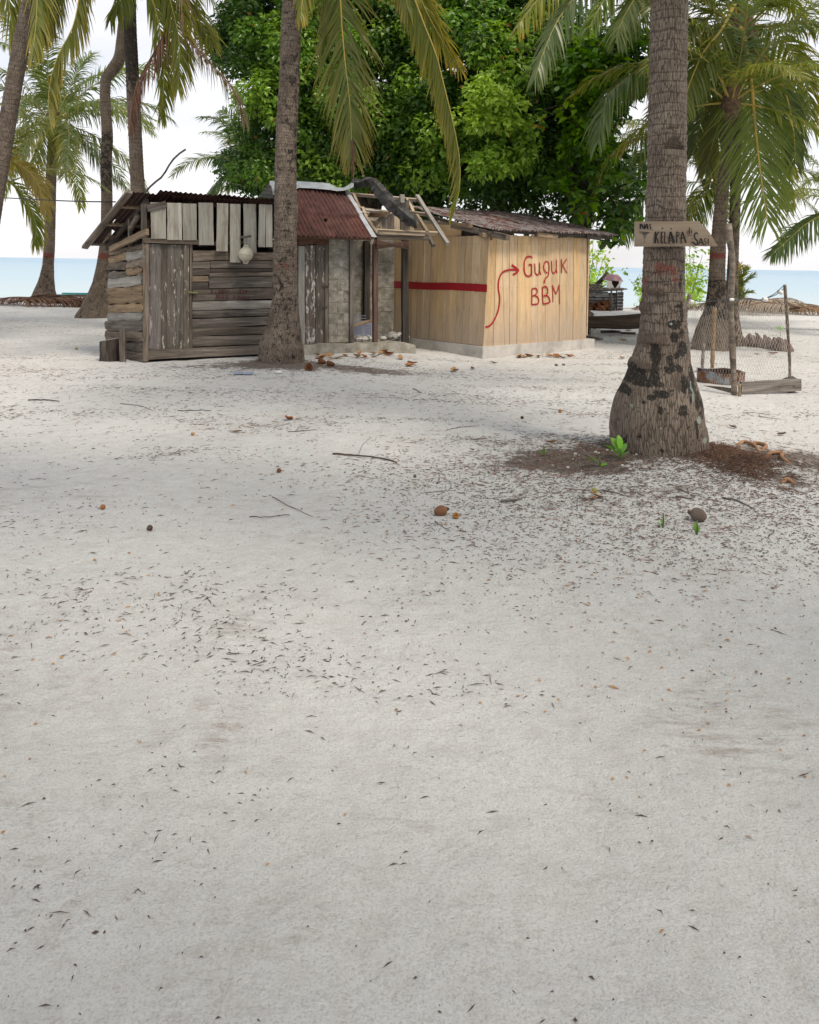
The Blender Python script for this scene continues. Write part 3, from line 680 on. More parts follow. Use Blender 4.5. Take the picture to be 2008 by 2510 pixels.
def big_feat(an, z, x):
    ca, sa = math.cos(an), math.sin(an)
    if sa > .25: return 0, 0, .15, 0, 0.0                 # far side
    d = Vector((x-CAM.x, YB-.22-CAM.y, z-CAM.z)); k = d.dot(fwd)
    px = 1004+F*d.dot(rt)/k; py = 693-F*d.dot(up)/k
    mo = 0.0; li = 0.0; cu = 0.0; dr = 0.0
    for (a, b, rx, ry, s) in MOSS:
        q = ((px-a)/rx)**2+((py-b)/ry)**2
        if q < 2.6: mo = max(mo, s*max(0, 1.12-q*.5))
    for (a, b, rx, ry, s) in LICH:
        q = ((px-a)/rx)**2+((py-b)/ry)**2
        if q < 2: li = max(li, s*max(0, 1.1-q*.6))
    for (a, b, rx, ry, dp) in CUT:
        u, v = (px-a)/rx, (py-b)/ry
        if abs(u) < 1.25 and abs(v) < 1.25:
            if dp < 0:                               # step hacked into the stem: deepest at its flat sill
                top = -1+1.7*abs(u+.1)**1.5
                if v > top and v < 1: e = (v-top)/(1.001-top); dr = min(dr, dp*e*min(1, (1.2-abs(u))*3)); cu = max(cu, min(1, e*4)*.9)
            else:
                e = max(0, 1-u*u-v*v); dr = max(dr, dp*e**.6*(1 if v < .4 else max(0, (1-v)/.6))); cu = max(cu, min(1, e*3)*.85)
    rd = 0.0
    for (a, b, rx, ry, s) in REDS:
        q = ((px-a)/rx)**2+((py-b)/ry)**2
        if q < 2: rd = max(rd, s*max(0, 1.1-q*.6))
    return dr, cu, mo, li, rd
make_trunk(BT, YB, bigp, ext=[(2.24, 6.95, 5.2, .15), (2.34, 6.9, 7.6, .135)], ds=.011, n=110, ring=.087, ringamp=.007, red=(1.50, 1.77), feat=big_feat, lumps=.025)
cB = Vector((2.34, 6.9, 7.6)); crown(bigp, cB, {'up': 7, 'mid': 9, 'low': 3}, 1.15, pals=(0, 1, 1), seed=5); nuts(bigp, cB, 6, seed=2)

# 2 the palm in front of the grey hut
midp = palm_root(690, 890, YM, 'coconut palm standing right in front of the grey plank hut')
make_trunk([(690, 900, 110), (690, 868, 110), (690, 849, 108), (694, 815, 92), (696, 797, 83), (698, 765, 71), (699, 739, 65), (699, 652, 60), (700, 507, 55), (700, 437, 53), (703, 321, 52), (709, 205, 50), (713, 72, 48), (716, 0, 47)], YM, midp,
           ext=[(-1.8, 12.6, 6.7, .135)], ds=.02, n=48, ringamp=.010, red=(1.52, 1.68), lumps=.045, redk=.62,
           moss=lambda an, z, h: max(.56*max(0, min(1, (z-2.1)/1.2))*(.75+.25*math.cos(an)), .40 if .5 < z < 2.3 else .34 if z > 0.12 else .1))
cM = Vector((-1.8, 12.6, 6.7))
crown(midp, cM, {'up': 8, 'mid': 6}, 1.0, pals=(0, 2), seed=3, skip=lambda az, cls: cls == 'mid' and 4.2 < az < 5.6)
cfrond(midp, [(717, -140), (770, -165), (825, -60), (839, 72), (846, 150), (857, 248), (862, 330), (864, 372)], (12.6, 12.1), n=96, Lmax=1.12, g=.95, pal=OLIVE, tip=YEL, tipmix=.38, width=.036, ang=(22, 52), sv=(1, -.35, 0), seed=21, fold=.1)
cfrond(midp, [(863, 345), (864, 372), (864, 400), (864, 425)], (12.1, 12.05), n=16, Lmax=.22, g=1.5, pal=DEAD, tip=DEAD, width=.02, base=.05, leafm=M_DEADF, rach=M_RACHB, seed=4, ang=(10, 16))
cfrond(midp, [(717, -140), (850, -230), (975, -90), (1045, 72), (1069, 132), (1089, 211), (1112, 306), (1127, 393), (1126, 466), (1114, 515)], (12.5, 11.7), n=120, Lmax=.72, g=1.3, pal=OLIVE, tip=YEL, tipmix=.42, width=.042, ang=(18, 38), seed=22, fold=.1, sv=(1, -.35, 0), sides=(-1, -1))
cfrond(midp, [(717, -140), (850, -220), (990, -80), (1062, 60), (1096, 118), (1126, 166)], (12.8, 13.2), n=90, Lmax=.75, g=1.6, pal=OLIVE, tip=YEL, tipmix=.9, width=.04, sv=(1, -.35, 0), seed=23, ang=(20, 42))
cfrond(midp, [(717, -140), (735, -150), (750, -80), (742, -10), (738, 40)], (12.5, 11.9), n=60, Lmax=.55, g=2.2, pal=OLIVE, tip=YEL, tipmix=.5, sv=(1, -.35, 0), seed=24, ang=(15, 40))
cfrond(midp, [(717, -140), (830, -230), (930, -170), (985, -60), (1000, 20)], (12.5, 12.3), n=80, Lmax=.8, g=2.4, pal=OLIVE, tip=YEL, tipmix=.4, sv=(1, -.35, 0), seed=25, ang=(25, 50))

# 3 the palm behind the grey hut roof (dead fronds hanging)
p3 = palm_root(345, 800, 18.5, 'coconut palm rising behind the grey hut roof with red-brown dead frond hanging')
make_trunk([(347, 806, 60), (345, 770, 44), (342, 640, 36), (338, 466, 34), (335, 408, 33), (331, 321, 32), (327, 234, 32), (322, 132, 31), (319, 72, 31), (318, 0, 30)], 18.5, p3, ext=[(-6.3, 18.5, 9.2, .13)], n=28, ringamp=.008,
           moss=lambda an, z, h: .75*max(0, min(1, (z-5.0)/.8)) + .1)
c3 = Vector((-6.3, 18.5, 8.9)); crown(p3, c3, {'up': 8, 'mid': 5}, 1.05, pals=(0, 2, 2), seed=8)
cfrond(p3, [(322, -80), (375, -60), (410, 60), (385, 115), (350, 176), (327, 248), (318, 320)], (18.4, 17.6), n=90, Lmax=.85, g=2.4, pal=DEADR, tip=DEADR, width=.03, leafm=M_DEADF, rach=M_RACHB, sv=(1, -.35, 0), seed=31, ang=(10, 30))
cfrond(p3, [(322, -80), (420, -70), (466, 95), (509, 147), (560, 205), (590, 262), (600, 300)], (18.4, 16.8), n=96, Lmax=.95, g=3.0, pal=DEADR, tip=COOL, tipmix=.5, width=.03, seed=32, rach=M_RACHB, ang=(25, 50))
cfrond(p3, [(322, -80), (390, -50), (430, 50), (441, 130), (436, 215)], (18.4, 17.4), n=90, Lmax=1.0, g=1.6, pal=OLIVE, tip=YEL, tipmix=.45, sv=(1, -.35, 0), seed=33, ang=(25, 52))
cfrond(p3, [(322, -80), (365, -20), (395, 90), (402, 180), (395, 290)], (18.4, 17.9), n=90, Lmax=.85, g=1.6, pal=OLIVE, tip=YEL, tipmix=.4, sv=(1, -.35, 0), seed=34, ang=(22, 45))
cfrond(p3, [(322, -80), (410, -80), (470, 20), (500, 70), (520, 110)], (18.6, 19.5), n=80, Lmax=.95, g=2.2, pal=OLIVE, tip=YEL, tipmix=.3, sv=(1, -.35, 0), seed=35, ang=(28, 55))

# 4 the palm with a kinked stem
p4 = palm_root(232, 778, 23.0, 'coconut palm with a sharp kink in its upper stem left of the grey hut')
make_trunk([(230, 782, 92), (233, 765, 76), (239, 735, 56), (246, 700, 42), (256, 626, 29), (262, 495, 27), (260, 393, 27), (263, 335, 27), (260, 277, 26), (258, 215, 25), (261, 192, 26), (275, 172, 29), (291, 147, 29), (297, 103, 24), (300, 72, 23), (308, 0, 22)], 23.0, p4, ext=[(-8.0, 23, 10.5, .12)], n=26, ringamp=.008, red=(1.62, 1.84),
           moss=lambda an, z, h: .62 if 3.6 < z < 5.3 else .36 if z < 1.6 else .12)
c4 = Vector((-8.0, 23, 10.4)); crown(p4, c4, {'up': 8, 'mid': 9, 'low': 2}, 1.0, pals=(0, 1), seed=9)

# 5 far-left palm by the water
p5 = palm_root(109, 727, 29.0, 'far left coconut palm by the water with its whole crown in view')
make_trunk([(109, 731, 64), (110, 715, 52), (113, 695, 40), (117, 660, 29), (121, 600, 26), (123, 520, 26), (125, 440, 25), (128, 380, 24), (130, 330, 22)], 29.0, p5, ext=[(-12.7, 29, 6.5, .14)], n=24, ringamp=.008, red=(1.62, 1.86), moss=lambda an, z, h: .42 if z < 1.5 else .1)
c5 = P(131, 300, 29); crown(p5, c5, {'up': 7, 'mid': 10, 'low': 8, 'dead': 1}, 1.12, pals=(1, 1, 0), seed=12); nuts(p5, c5, 6, seed=4)
cfrond(p5, [(131, 300), (122, 312), (105, 345), (88, 385), (74, 425)], (28.8, 28), n=70, Lmax=.95, g=1.5, pal=OLIVE, tip=YEL, tipmix=.3, sv=(1, -.35, 0), seed=41)
cfrond(p5, [(131, 300), (142, 312), (152, 340), (155, 365), (152, 400)], (28.8, 27.6), n=70, Lmax=1.0, g=1.4, pal=OLIVE, tip=YEL, tipmix=.3, sv=(1, -.35, 0), seed=42)
cfrond(p5, [(131, 300), (190, 275), (250, 270), (310, 278), (370, 300)], (28.9, 29.5), n=80, Lmax=1.1, g=3.0, pal=COOL, seed=43, ang=(50, 70))
cfrond(p5, [(131, 300), (180, 320), (215, 355), (248, 400), (290, 450)], (28.9, 30.5), n=80, Lmax=1.0, g=2.6, pal=COOL, tip=DEADR, tipmix=.3, seed=44, ang=(50, 70))
cfrond(p5, [(131, 300), (160, 240), (185, 185), (205, 150), (225, 130)], (28.9, 29.8), n=80, Lmax=1.1, g=1.4, pal=COOL, sv=(1, -.35, 0), seed=45)

# 6 palm whose fronds hang in at the upper left corner
p6 = palm_root(-60, 860, 15.0, 'coconut palm at the left edge with yellow-green fronds hanging into the upper corner')
make_trunk([(-60, 880, 80), (-55, 800, 52), (-30, 600, 42), (10, 350, 40), (50, 120, 39), (75, 0, 38)], 15.0, p6, ext=[(-6.6, 15, 8.0, .13)], n=24)
c6 = Vector((-6.6, 15, 8.0)); crown(p6, c6, {'up': 8, 'mid': 4}, 1.0, pals=(2, 0, 2), seed=13)
cfrond(p6, [(122, -190), (190, -150), (195, -20), (176, 72), (145, 130), (125, 190), (119, 240), (121, 285)], (15, 14.2), n=100, Lmax=.75, g=1.6, pal=OLIVE, tip=YEL, tipmix=.6, seed=51, ang=(14, 30), sv=(1, -.35, 0), sides=(1, 1))
cfrond(p6, [(122, -190), (100, -150), (92, -20), (88, 60), (80, 130)], (15, 14.2), n=90, Lmax=.8, g=2.2, pal=OLIVE, tip=YEL, tipmix=.55, sv=(1, -.35, 0), seed=52, ang=(20, 45))
cfrond(p6, [(122, -190), (140, -160), (135, -40), (122, 30), (108, 90)], (15, 15.8), n=90, Lmax=.8, g=2.2, pal=OLIVE, tip=YEL, tipmix=.5, sv=(1, -.35, 0), seed=53, ang=(22, 46))
cfrond(p6, [(122, -190), (230, -200), (290, -110), (300, -20), (270, 50)], (15, 16.5), n=90, Lmax=.8, g=2.2, pal=GREEN, tip=YEL, tipmix=.2, sv=(1, -.35, 0), seed=54, ang=(25, 50))
cfrond(p6, [(122, -190), (50, -190), (20, -60), (30, 60), (50, 150)], (15, 15.5), n=90, Lmax=.85, g=2, pal=OLIVE, tip=YEL, tipmix=.5, sv=(1, -.35, 0), seed=55, ang=(25, 50))

# 7 low yellow palm at the far left edge
p7 = palm_root(-40, 800, 20, 'low yellowing palm at the left edge whose frond tips reach over the sea')
c7 = P(-30, 440, 20)
make_trunk([(-44, 830, 60), (-42, 760, 36), (-36, 600, 32), (-30, 450, 30)], 20, p7, n=20)
crown(p7, c7, {'up': 5, 'mid': 4}, .7, pals=(0, 2, 2), seed=14)
cfrond(p7, [(-30, 440), (20, 395), (65, 415), (95, 455), (112, 520)], (20, 19.5), n=80, Lmax=.75, g=2.0, pal=YEL, tip=YEL, sv=(1, -.35, 0), seed=61, ang=(28, 52))
cfrond(p7, [(-30, 440), (30, 450), (70, 500), (88, 550), (85, 600)], (20, 20.5), n=80, Lmax=.8, g=2.0, pal=GREEN, tip=YEL, tipmix=.4, sv=(1, -.35, 0), seed=62, ang=(28, 52))

# 8 palm behind the hut's ridge, pale fronds against the sky
p8 = palm_root(655, 800, 26, 'distant palm half hidden behind the ridge of the red tin roof')
make_trunk([(655, 800, 50), (654, 640, 30), (650, 450, 27)], 26, p8, n=16)
c8 = P(648, 436, 26); crown(p8, c8, {'up': 5, 'mid': 5, 'low': 3}, .85, pals=(1, 1, 1), seed=15)
cfrond(p8, [(648, 436), (620, 412), (580, 416), (540, 440), (500, 492)], (26, 25), n=80, Lmax=1.0, g=3.0, pal=COOL, tip=COOL, seed=71, ang=(50, 66))
cfrond(p8, [(648, 436), (610, 380), (580, 320), (560, 285), (545, 270)], (26, 27), n=70, Lmax=.9, g=1.5, pal=COOL, tip=COOL, sv=(1, -.35, 0), seed=72)
cfrond(p8, [(648, 436), (600, 395), (565, 380), (545, 385), (535, 400)], (26, 27), n=70, Lmax=.9, g=1.8, pal=COOL, tip=COOL, sv=(1, -.35, 0), seed=73)

# 9 leaning palm on the right with a red ring
p9 = palm_root(1744, 863, 16.6, 'leaning coconut palm with red ring behind the netted fence')
make_trunk([(1743, 870, 94), (1744, 850, 92), (1746.5, 819, 84), (1754, 771, 60), (1757, 723, 47), (1758, 675, 39), (1759.6, 627, 37), (1763, 564, 34), (1768, 500, 31), (1777.7, 408, 28), (1786, 320, 25), (1792, 262, 23)], 16.6, p9, n=36, ds=.022, ringamp=.008, red=(1.84, 1.99), lumps=.05,
           moss=lambda an, z, h: (.62 if .75 < z < 1.55 else .30 if z < .75 else .34*max(0, math.cos(an)) if z < 2.6 else 0))
c9 = P(1793, 250, 16.6); crown(p9, c9, {'up': 7, 'mid': 9, 'low': 3}, .85, pals=(0, 1, 2), seed=16)

# 10 upright palm behind it with the long bright midribs
p10 = palm_root(1793, 815, 17.6, 'dark stemmed coconut palm close behind the leaning one with big yellow ribbed fronds')
make_trunk([(1790, 830, 60), (1792, 780, 40), (1797, 650, 26), (1802, 516, 25), (1805, 300, 26), (1807, 118, 28)], 17.6, p10, n=26, moss=lambda an, z, h: .45, ringamp=.008)
c10 = P(1813, 82, 17.6); crown(p10, c10, {'up': 8, 'mid': 9, 'low': 4}, 1.0, pals=(0, 1, 2), seed=17, base_r=.24); nuts(p10, c10, 8, r=.42, seed=5)
cfrond(p10, [(1815, 70), (1824, 98), (1836, 161), (1844, 225), (1850, 292), (1859, 379), (1870, 466), (1882, 545)], (17.3, 15.4), n=120, Lmax=1.4, g=.75, pal=GREEN, tip=OLIVE, tipmix=.3, width=.036, sv=(1, -.35, 0), seed=91, rr=.05, ang=(30, 54), fold=.05, base=.17)
cfrond(p10, [(1800, 10), (1769, 72), (1725, 127), (1702, 176), (1684, 225), (1676, 270)], (16.2, 15.6), n=84, Lmax=.85, g=1.4, pal=OLIVE, tip=GREEN, sv=(1, -.35, 0), seed=81, rr=.036, ang=(30, 58))
cfrond(p10, [(1815, 80), (1841, 112), (1879, 144), (1908, 190), (1931, 248), (1945, 320), (1950, 400)], (17.4, 17.0), n=90, Lmax=.9, g=2.2, pal=COOL, tip=OLIVE, sv=(1, -.35, 0), seed=92, rr=.045, base=.4)
cfrond(p10, [(1813, 80), (1775, 130), (1740, 220), (1718, 300), (1700, 370)], (17.8, 18.5), n=100, Lmax=1.0, g=1.4, pal=COOL, tip=GREEN, sv=(1, -.35, 0), seed=93)
cfrond(p10, [(1813, 80), (1790, 170), (1768, 280), (1745, 360), (1730, 420)], (17.8, 18.0), n=100, Lmax=.95, g=1.4, pal=OLIVE, tip=YEL, tipmix=.3, sv=(1, -.35, 0), seed=94, ang=(25, 45))
cfrond(p10, [(1815, 80), (1870, 60), (1930, 110), (1970, 190), (1990, 300)], (17.8, 18.6), n=100, Lmax=1.0, g=2, pal=OLIVE, tip=YEL, tipmix=.5, sv=(1, -.35, 0), seed=95)

# 11 palm hidden behind the big stem, fronds on its left side
p11 = palm_root(1628, 850, 17.0, 'coconut palm hidden behind the thick foreground stem whose fronds droop over the green tree')
make_trunk([(1628, 860, 50), (1630, 700, 36), (1636, 300, 34), (1640, 0, 32)], 17.0, p11, ext=[(5.4, 17, 7.9, .12)], n=20)
c11 = Vector((5.4, 17, 7.8)); crown(p11, c11, {'up': 7, 'mid': 5}, .95, pals=(1, 0, 1), seed=18)
cfrond(p11, [(1640, -60), (1540, -110), (1430, -30), (1370, 45), (1350, 85), (1328, 140), (1312, 192)], (17, 15.6), n=100, Lmax=.95, g=1.3, pal=COOL, tip=OLIVE, tipmix=.4, sv=(1, -.35, 0), seed=101, ang=(24, 48))
cfrond(p11, [(1640, -60), (1570, -110), (1505, -40), (1470, 20), (1445, 65)], (17, 15.4), n=90, Lmax=1.0, g=2.6, pal=GREEN, tip=GREEN, seed=102, ang=(30, 56))
cfrond(p11, [(1640, -60), (1600, -70), (1560, -10), (1530, 40), (1510, 90)], (17, 15.2), n=90, Lmax=.95, g=2.6, pal=GREEN, tip=GREEN, sv=(1, -.35, 0), seed=103, ang=(24, 46))
cfrond(p11, [(1640, 70), (1592, 147), (1535, 193), (1492, 234), (1474, 290), (1466, 350)], (17, 16), n=90, Lmax=1.0, g=3.4, pal=COOL, tip=GREEN, seed=104, width=.055, ang=(40, 60))
cfrond(p11, [(1640, -60), (1500, -140), (1390, -80), (1310, 10), (1265, 70)], (17, 15.8), n=90, Lmax=.85, g=2.0, pal=OLIVE, tip=YEL, tipmix=.35, sv=(1, -.35, 0), seed=105, ang=(28, 52))

# 12 shorter palm behind the big stem
p12 = palm_root(1636, 800, 24.0, 'shorter palm behind the thick foreground stem with spreading grey-green fronds')
make_trunk([(1636, 800, 40), (1640, 700, 26), (1660, 500, 23), (1682, 345, 22)], 24.0, p12, n=16)
c12 = P(1685, 332, 24); crown(p12, c12, {'up': 6, 'mid': 8, 'low': 5}, .95, pals=(1, 1, 2), seed=19)
cfrond(p12, [(1685, 332), (1620, 325), (1560, 345), (1500, 360), (1440, 372)], (24, 23.5), n=90, Lmax=.95, g=1.2, pal=COOL, tip=OLIVE, sv=(1, -.35, 0), seed=111, ang=(45, 60))
cfrond(p12, [(1685, 340), (1630, 360), (1570, 400), (1530, 430), (1500, 450)], (24, 24.5), n=90, Lmax=.95, g=1.2, pal=COOL, tip=COOL, sv=(1, -.35, 0), seed=112, ang=(45, 60))
cfrond(p12, [(1685, 340), (1640, 400), (1590, 470), (1550, 530), (1530, 590)], (24, 25), n=90, Lmax=.95, g=1.8, pal=COOL, tip=COOL, sv=(1, -.35, 0), seed=113, ang=(40, 60))

# 13 small palm with green nuts
p13 = palm_root(1762, 790, 24.5, 'small palm carrying a bunch of green coconuts behind the leaning stem')
make_trunk([(1764, 800, 30), (1766, 650, 18), (1764, 470, 17)], 24.5, p13, n=14)
c13 = P(1764, 446, 24.5); crown(p13, c13, {'up': 5, 'mid': 6, 'low': 4}, .8, pals=(0, 1), seed=20); nuts(p13, c13+Vector((-.3, -.3, .25)), 6, r=.26, seed=6)
cfrond(p13, [(1764, 448), (1735, 470), (1705, 505), (1690, 540), (1682, 580)], (24.4, 23.5), n=80, Lmax=.9, g=1.5, pal=GREEN, tip=COOL, sv=(1, -.35, 0), seed=121)

# 14 palm off to the right
p14 = palm_root(2120, 820, 22, 'palm beyond the right edge whose pale frond tips show over the sea')
make_trunk([(2125, 830, 50), (2118, 700, 30), (2090, 520, 28)], 22, p14, n=16)
c14 = P(2085, 500, 22); crown(p14, c14, {'up': 5, 'mid': 6}, .85, pals=(1, 0), seed=22)
cfrond(p14, [(2085, 500), (2030, 520), (1975, 550), (1930, 590), (1890, 625)], (22, 21.6), n=90, Lmax=.8, g=1.4, pal=COOL, tip=COOL, sv=(1, -.35, 0), seed=131, ang=(35, 60))

# 15 young yellow-leaved coconut
yp = thing('young_palm', 'young coconut seedling palm with yellow-green leaves near the water', 'young palm', G(1806, 752))
for q, (tx, ty, c_) in enumerate([(1832, 655, OLIVE), (1850, 672, COOL), (1842, 715, COOL), (1815, 648, YEL), (1800, 660, OLIVE), (1785, 690, COOL)]):
    b0 = (1806, 750)
    cfrond(yp, [b0, ((b0[0]*1.2+tx*.8)/2, (b0[1]*.7+ty*1.3)/2-4), (tx, ty)], (27.6, 27.2), n=34, Lmax=.42, g=.8, pal=c_, tip=YEL, seed=140+q, K=3, rr=.015, ang=(25, 40))
# ------------------------------------------------------------------ broad-leaved trees
def leaf_cloud(centers, per, ln, rg, flat_=.75, wr=.42, shell=.35, droop=.1):
    """centers: list of (Vector, radius, colour lo, colour hi); returns vertices, faces, colours"""
    Vs, Cs = [], []
    for c, r, lo, hi in centers:
        n = max(6, int(per*(r/.6)**2)); u = rg.normal(size=(n, 3)); u /= np.linalg.norm(u, axis=1)[:, None]
        rad = r*(shell+(1-shell)*rg.random(n)**.5)[:, None]
        p = np.array(c)+u*rad*np.array([1, 1, flat_])
        nrm = u*.6+np.array([0, 0, .75])+rg.normal(0, .5, (n, 3)); nrm /= np.linalg.norm(nrm, axis=1)[:, None]
        ax = u*.7+rg.normal(0, .8, (n, 3))+np.array([0, 0, -droop]); ax -= nrm*(ax*nrm).sum(1)[:, None]; ax /= np.linalg.norm(ax, axis=1)[:, None]
        b = np.cross(nrm, ax); l = (ln*rg.uniform(.7, 1.25, n))[:, None]; w_ = l*wr
        base = p; tip = p+ax*l-nrm*l*.16; mid = p+ax*l*.52-nrm*l*.03
        A = np.stack([base, mid+b*w_*.5+nrm*l*.10, tip, mid-b*w_*.5+nrm*l*.10, mid], 1)
        m = rg.random(n)[:, None]; m2 = rg.random(n)[:, None]
        C = np.array(lo)*(1-m)+np.array(hi)*m
        old = (rg.random(n) < .006)[:, None]; C = np.where(old, np.array([.35, .16, .03]), C)
        Vs.append(A.reshape(-1, 3)); Cs.append(np.repeat(C, 5, 0))
    V = np.vstack(Vs); C = np.vstack(Cs); k = len(V)//5; b = np.arange(k)[:, None]*5
    Fq = np.vstack([np.hstack([b, b+4, b+1]), np.hstack([b+1, b+4, b+2]), np.hstack([b, b+3, b+4]), np.hstack([b+4, b+3, b+2])])
    return V, Fq, C
def inside(poly, x, y):
    c = False; n = len(poly)
    for i in range(n):
        (x1, y1), (x2, y2) = poly[i], poly[i-1]
        if (y1 > y) != (y2 > y) and x < (x2-x1)*(y-y1)/(y2-y1)+x1: c = not c
    return c
DK = ((.028, .080, .009), (.058, .14, .015)); MD = ((.085, .20, .014), (.15, .30, .024)); LT = ((.17, .32, .018), (.26, .43, .032)); LIME = ((.25, .41, .022), (.37, .53, .04))
def tree(px, pbase, Y, label, poly, cen, rad, D, n, per, ln, tint, rpx=(34, 62), seed=1, limbs=9, wtr=44, group='broad-leaved trees behind the huts', gaps=(), wr=.54, extra=(), top=-60):
    rg = np.random.default_rng(seed); rr = random.Random(seed)
    b = P(px, pbase, Y); b.z = gh(b.x, b.y)
    t = thing('broadleaf_tree', label, 'tree', b, group)
    Cn = []; tries = 0
    x0, x1 = min(p[0] for p in poly), max(p[0] for p in poly); y0, y1 = min(p[1] for p in poly), max(p[1] for p in poly)
    while len(Cn) < n and tries < 20000:
        tries += 1; x, y = rr.uniform(x0, x1), rr.uniform(y0, y1)
        if not inside(poly, x, y) or any(((x-a)/c)**2+((y-b_)/d)**2 < 1 for a, b_, c, d in gaps): continue
        u, v = (x-cen[0])/rad[0], (y-cen[1])/rad[1]; e = max(.02, 1-u*u-v*v)
        k = rr.random(); yy = Y-D*math.sqrt(e)*(rr.uniform(.55, 1) if k < .62 else rr.uniform(-.7, .5))
        r = rr.uniform(*rpx)*yy/F
        tt = tint(x, y, rr, k < .62)
        Cn.append((P(x, y, yy), r, *tt))
    for _ in range(int(n*.42)):                     # the closed inner mass of the crown, its shade put into dark leaves
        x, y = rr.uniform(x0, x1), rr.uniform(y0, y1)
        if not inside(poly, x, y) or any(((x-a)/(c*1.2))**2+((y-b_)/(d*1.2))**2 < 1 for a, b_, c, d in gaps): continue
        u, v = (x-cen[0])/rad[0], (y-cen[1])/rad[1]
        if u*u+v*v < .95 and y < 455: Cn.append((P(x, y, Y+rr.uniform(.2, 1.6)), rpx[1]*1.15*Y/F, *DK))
    for (x, y, yy, r, tt) in extra: Cn.append((P(x, y, yy), r, *tt))
    V, Fq, C = leaf_cloud(Cn, per, ln, rg, wr=wr)
    o = wobj('foliage', V, [Fq], M_LEAF, t, b, attrs={'Col': C}); o['kind'] = 'stuff'
    # trunk and limbs
    topc = P(cen[0], cen[1]+rad[1]*.25, Y)
    p0 = b-Vector((0, 0, .3)); fork = b.lerp(topc, .55); fork.z = max(fork.z, 2.2)
    r0 = wtr/2*Y/F
    S = [Vector(q) for q in spline([p0, b+Vector((.05, 0, .6)), b.lerp(fork, .6)+Vector((rr.uniform(-.15, .15), 0, 0)), fork, fork+(topc-fork)*.6], 14)]
    tube_obj('trunk', S, list(np.interp(np.linspace(0, 1, 14), [0, .12, .7, 1], [r0*1.5, r0, r0*.8, r0*.35])), M_BARK2, t, 12, b)
    order = sorted(range(len(Cn)), key=lambda i: rr.random())[:limbs]
    for i in order:
        c = Cn[i][0]; a = S[rr.choice([7, 8, 9, 10, 11])]
        md = a.lerp(c, .5)+Vector((rr.uniform(-.3, .3), rr.uniform(-.3, .3), rr.uniform(-.1, .4)))
        tube_obj('limb', [Vector(q) for q in spline([a, md, c], 8)], list(np.linspace(r0*.34, .012, 8)), M_BARK2, t, 6)
    return t, Cn, b
def tintA(x, y, rr, front):  # rear and lower clumps take darker leaves: crown shade put into the colour
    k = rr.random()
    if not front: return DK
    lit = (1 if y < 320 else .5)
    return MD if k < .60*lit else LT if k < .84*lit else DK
def tintB(x, y, rr, front):  # leaf tone darkens to the rear and bottom as painted crown shade
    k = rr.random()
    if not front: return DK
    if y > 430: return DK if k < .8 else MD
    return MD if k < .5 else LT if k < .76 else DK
polyA = [(548, 20), (552, 120), (575, 165), (610, 180), (592, 300), (588, 345), (568, 385), (600, 432), (650, 460), (740, 442), (800, 455), (880, 452), (960, 480), (1040, 520), (1060, 300), (1040, -70), (560, -70)]
polyB = [(960, -70), (980, 250), (1010, 520), (1060, 530), (1150, 520), (1240, 535), (1340, 555), (1400, 520), (1440, 330), (1420, 100), (1400, -70)]
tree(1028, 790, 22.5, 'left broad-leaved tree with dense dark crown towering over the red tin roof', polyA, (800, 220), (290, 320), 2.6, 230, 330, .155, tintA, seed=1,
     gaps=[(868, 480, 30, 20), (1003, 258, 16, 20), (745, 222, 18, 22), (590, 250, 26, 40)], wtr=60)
brt = []
rr_ = random.Random(4)
for _ in range(34):
    x = rr_.gauss(1205, 45); y = rr_.uniform(215, 420)
    brt.append((x+(y-300)*.1, y, rr_.uniform(17.6, 18.8), rr_.uniform(.22, .36), LIME if y < 320 and rr_.random() < .75 else LT))
for x, y in [(1187, 190), (1178, 205), (1195, 215), (1190, 235), (1215, 250), (1240, 235), (1262, 240), (1275, 255), (1150, 262), (1165, 300), (1260, 290)]:
    brt.append((x, y, 17.6, .17, LIME))
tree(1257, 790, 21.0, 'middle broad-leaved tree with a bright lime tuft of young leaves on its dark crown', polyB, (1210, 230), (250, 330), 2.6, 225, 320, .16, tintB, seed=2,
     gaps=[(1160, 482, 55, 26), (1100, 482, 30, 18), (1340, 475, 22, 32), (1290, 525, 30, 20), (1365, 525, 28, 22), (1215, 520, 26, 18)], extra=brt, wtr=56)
def tintC(x, y, rr, front):  # darker leaves on the rear clumps stand in for crown shade
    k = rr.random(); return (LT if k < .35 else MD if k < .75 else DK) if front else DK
polyC = [(1400, 90), (1560, 60), (1590, 150), (1540, 230), (1480, 300), (1500, 380), (1570, 420), (1590, 480), (1560, 520), (1520, 560), (1440, 575), (1400, 545), (1380, 430), (1390, 250)]
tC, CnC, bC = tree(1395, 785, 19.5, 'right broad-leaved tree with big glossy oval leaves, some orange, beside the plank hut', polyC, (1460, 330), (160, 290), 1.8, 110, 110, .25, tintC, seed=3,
     rpx=(26, 44), gaps=[(1430, 548, 32, 18), (1378, 505, 30, 28), (1470, 525, 20, 32), (1500, 230, 20, 30)], wtr=40)
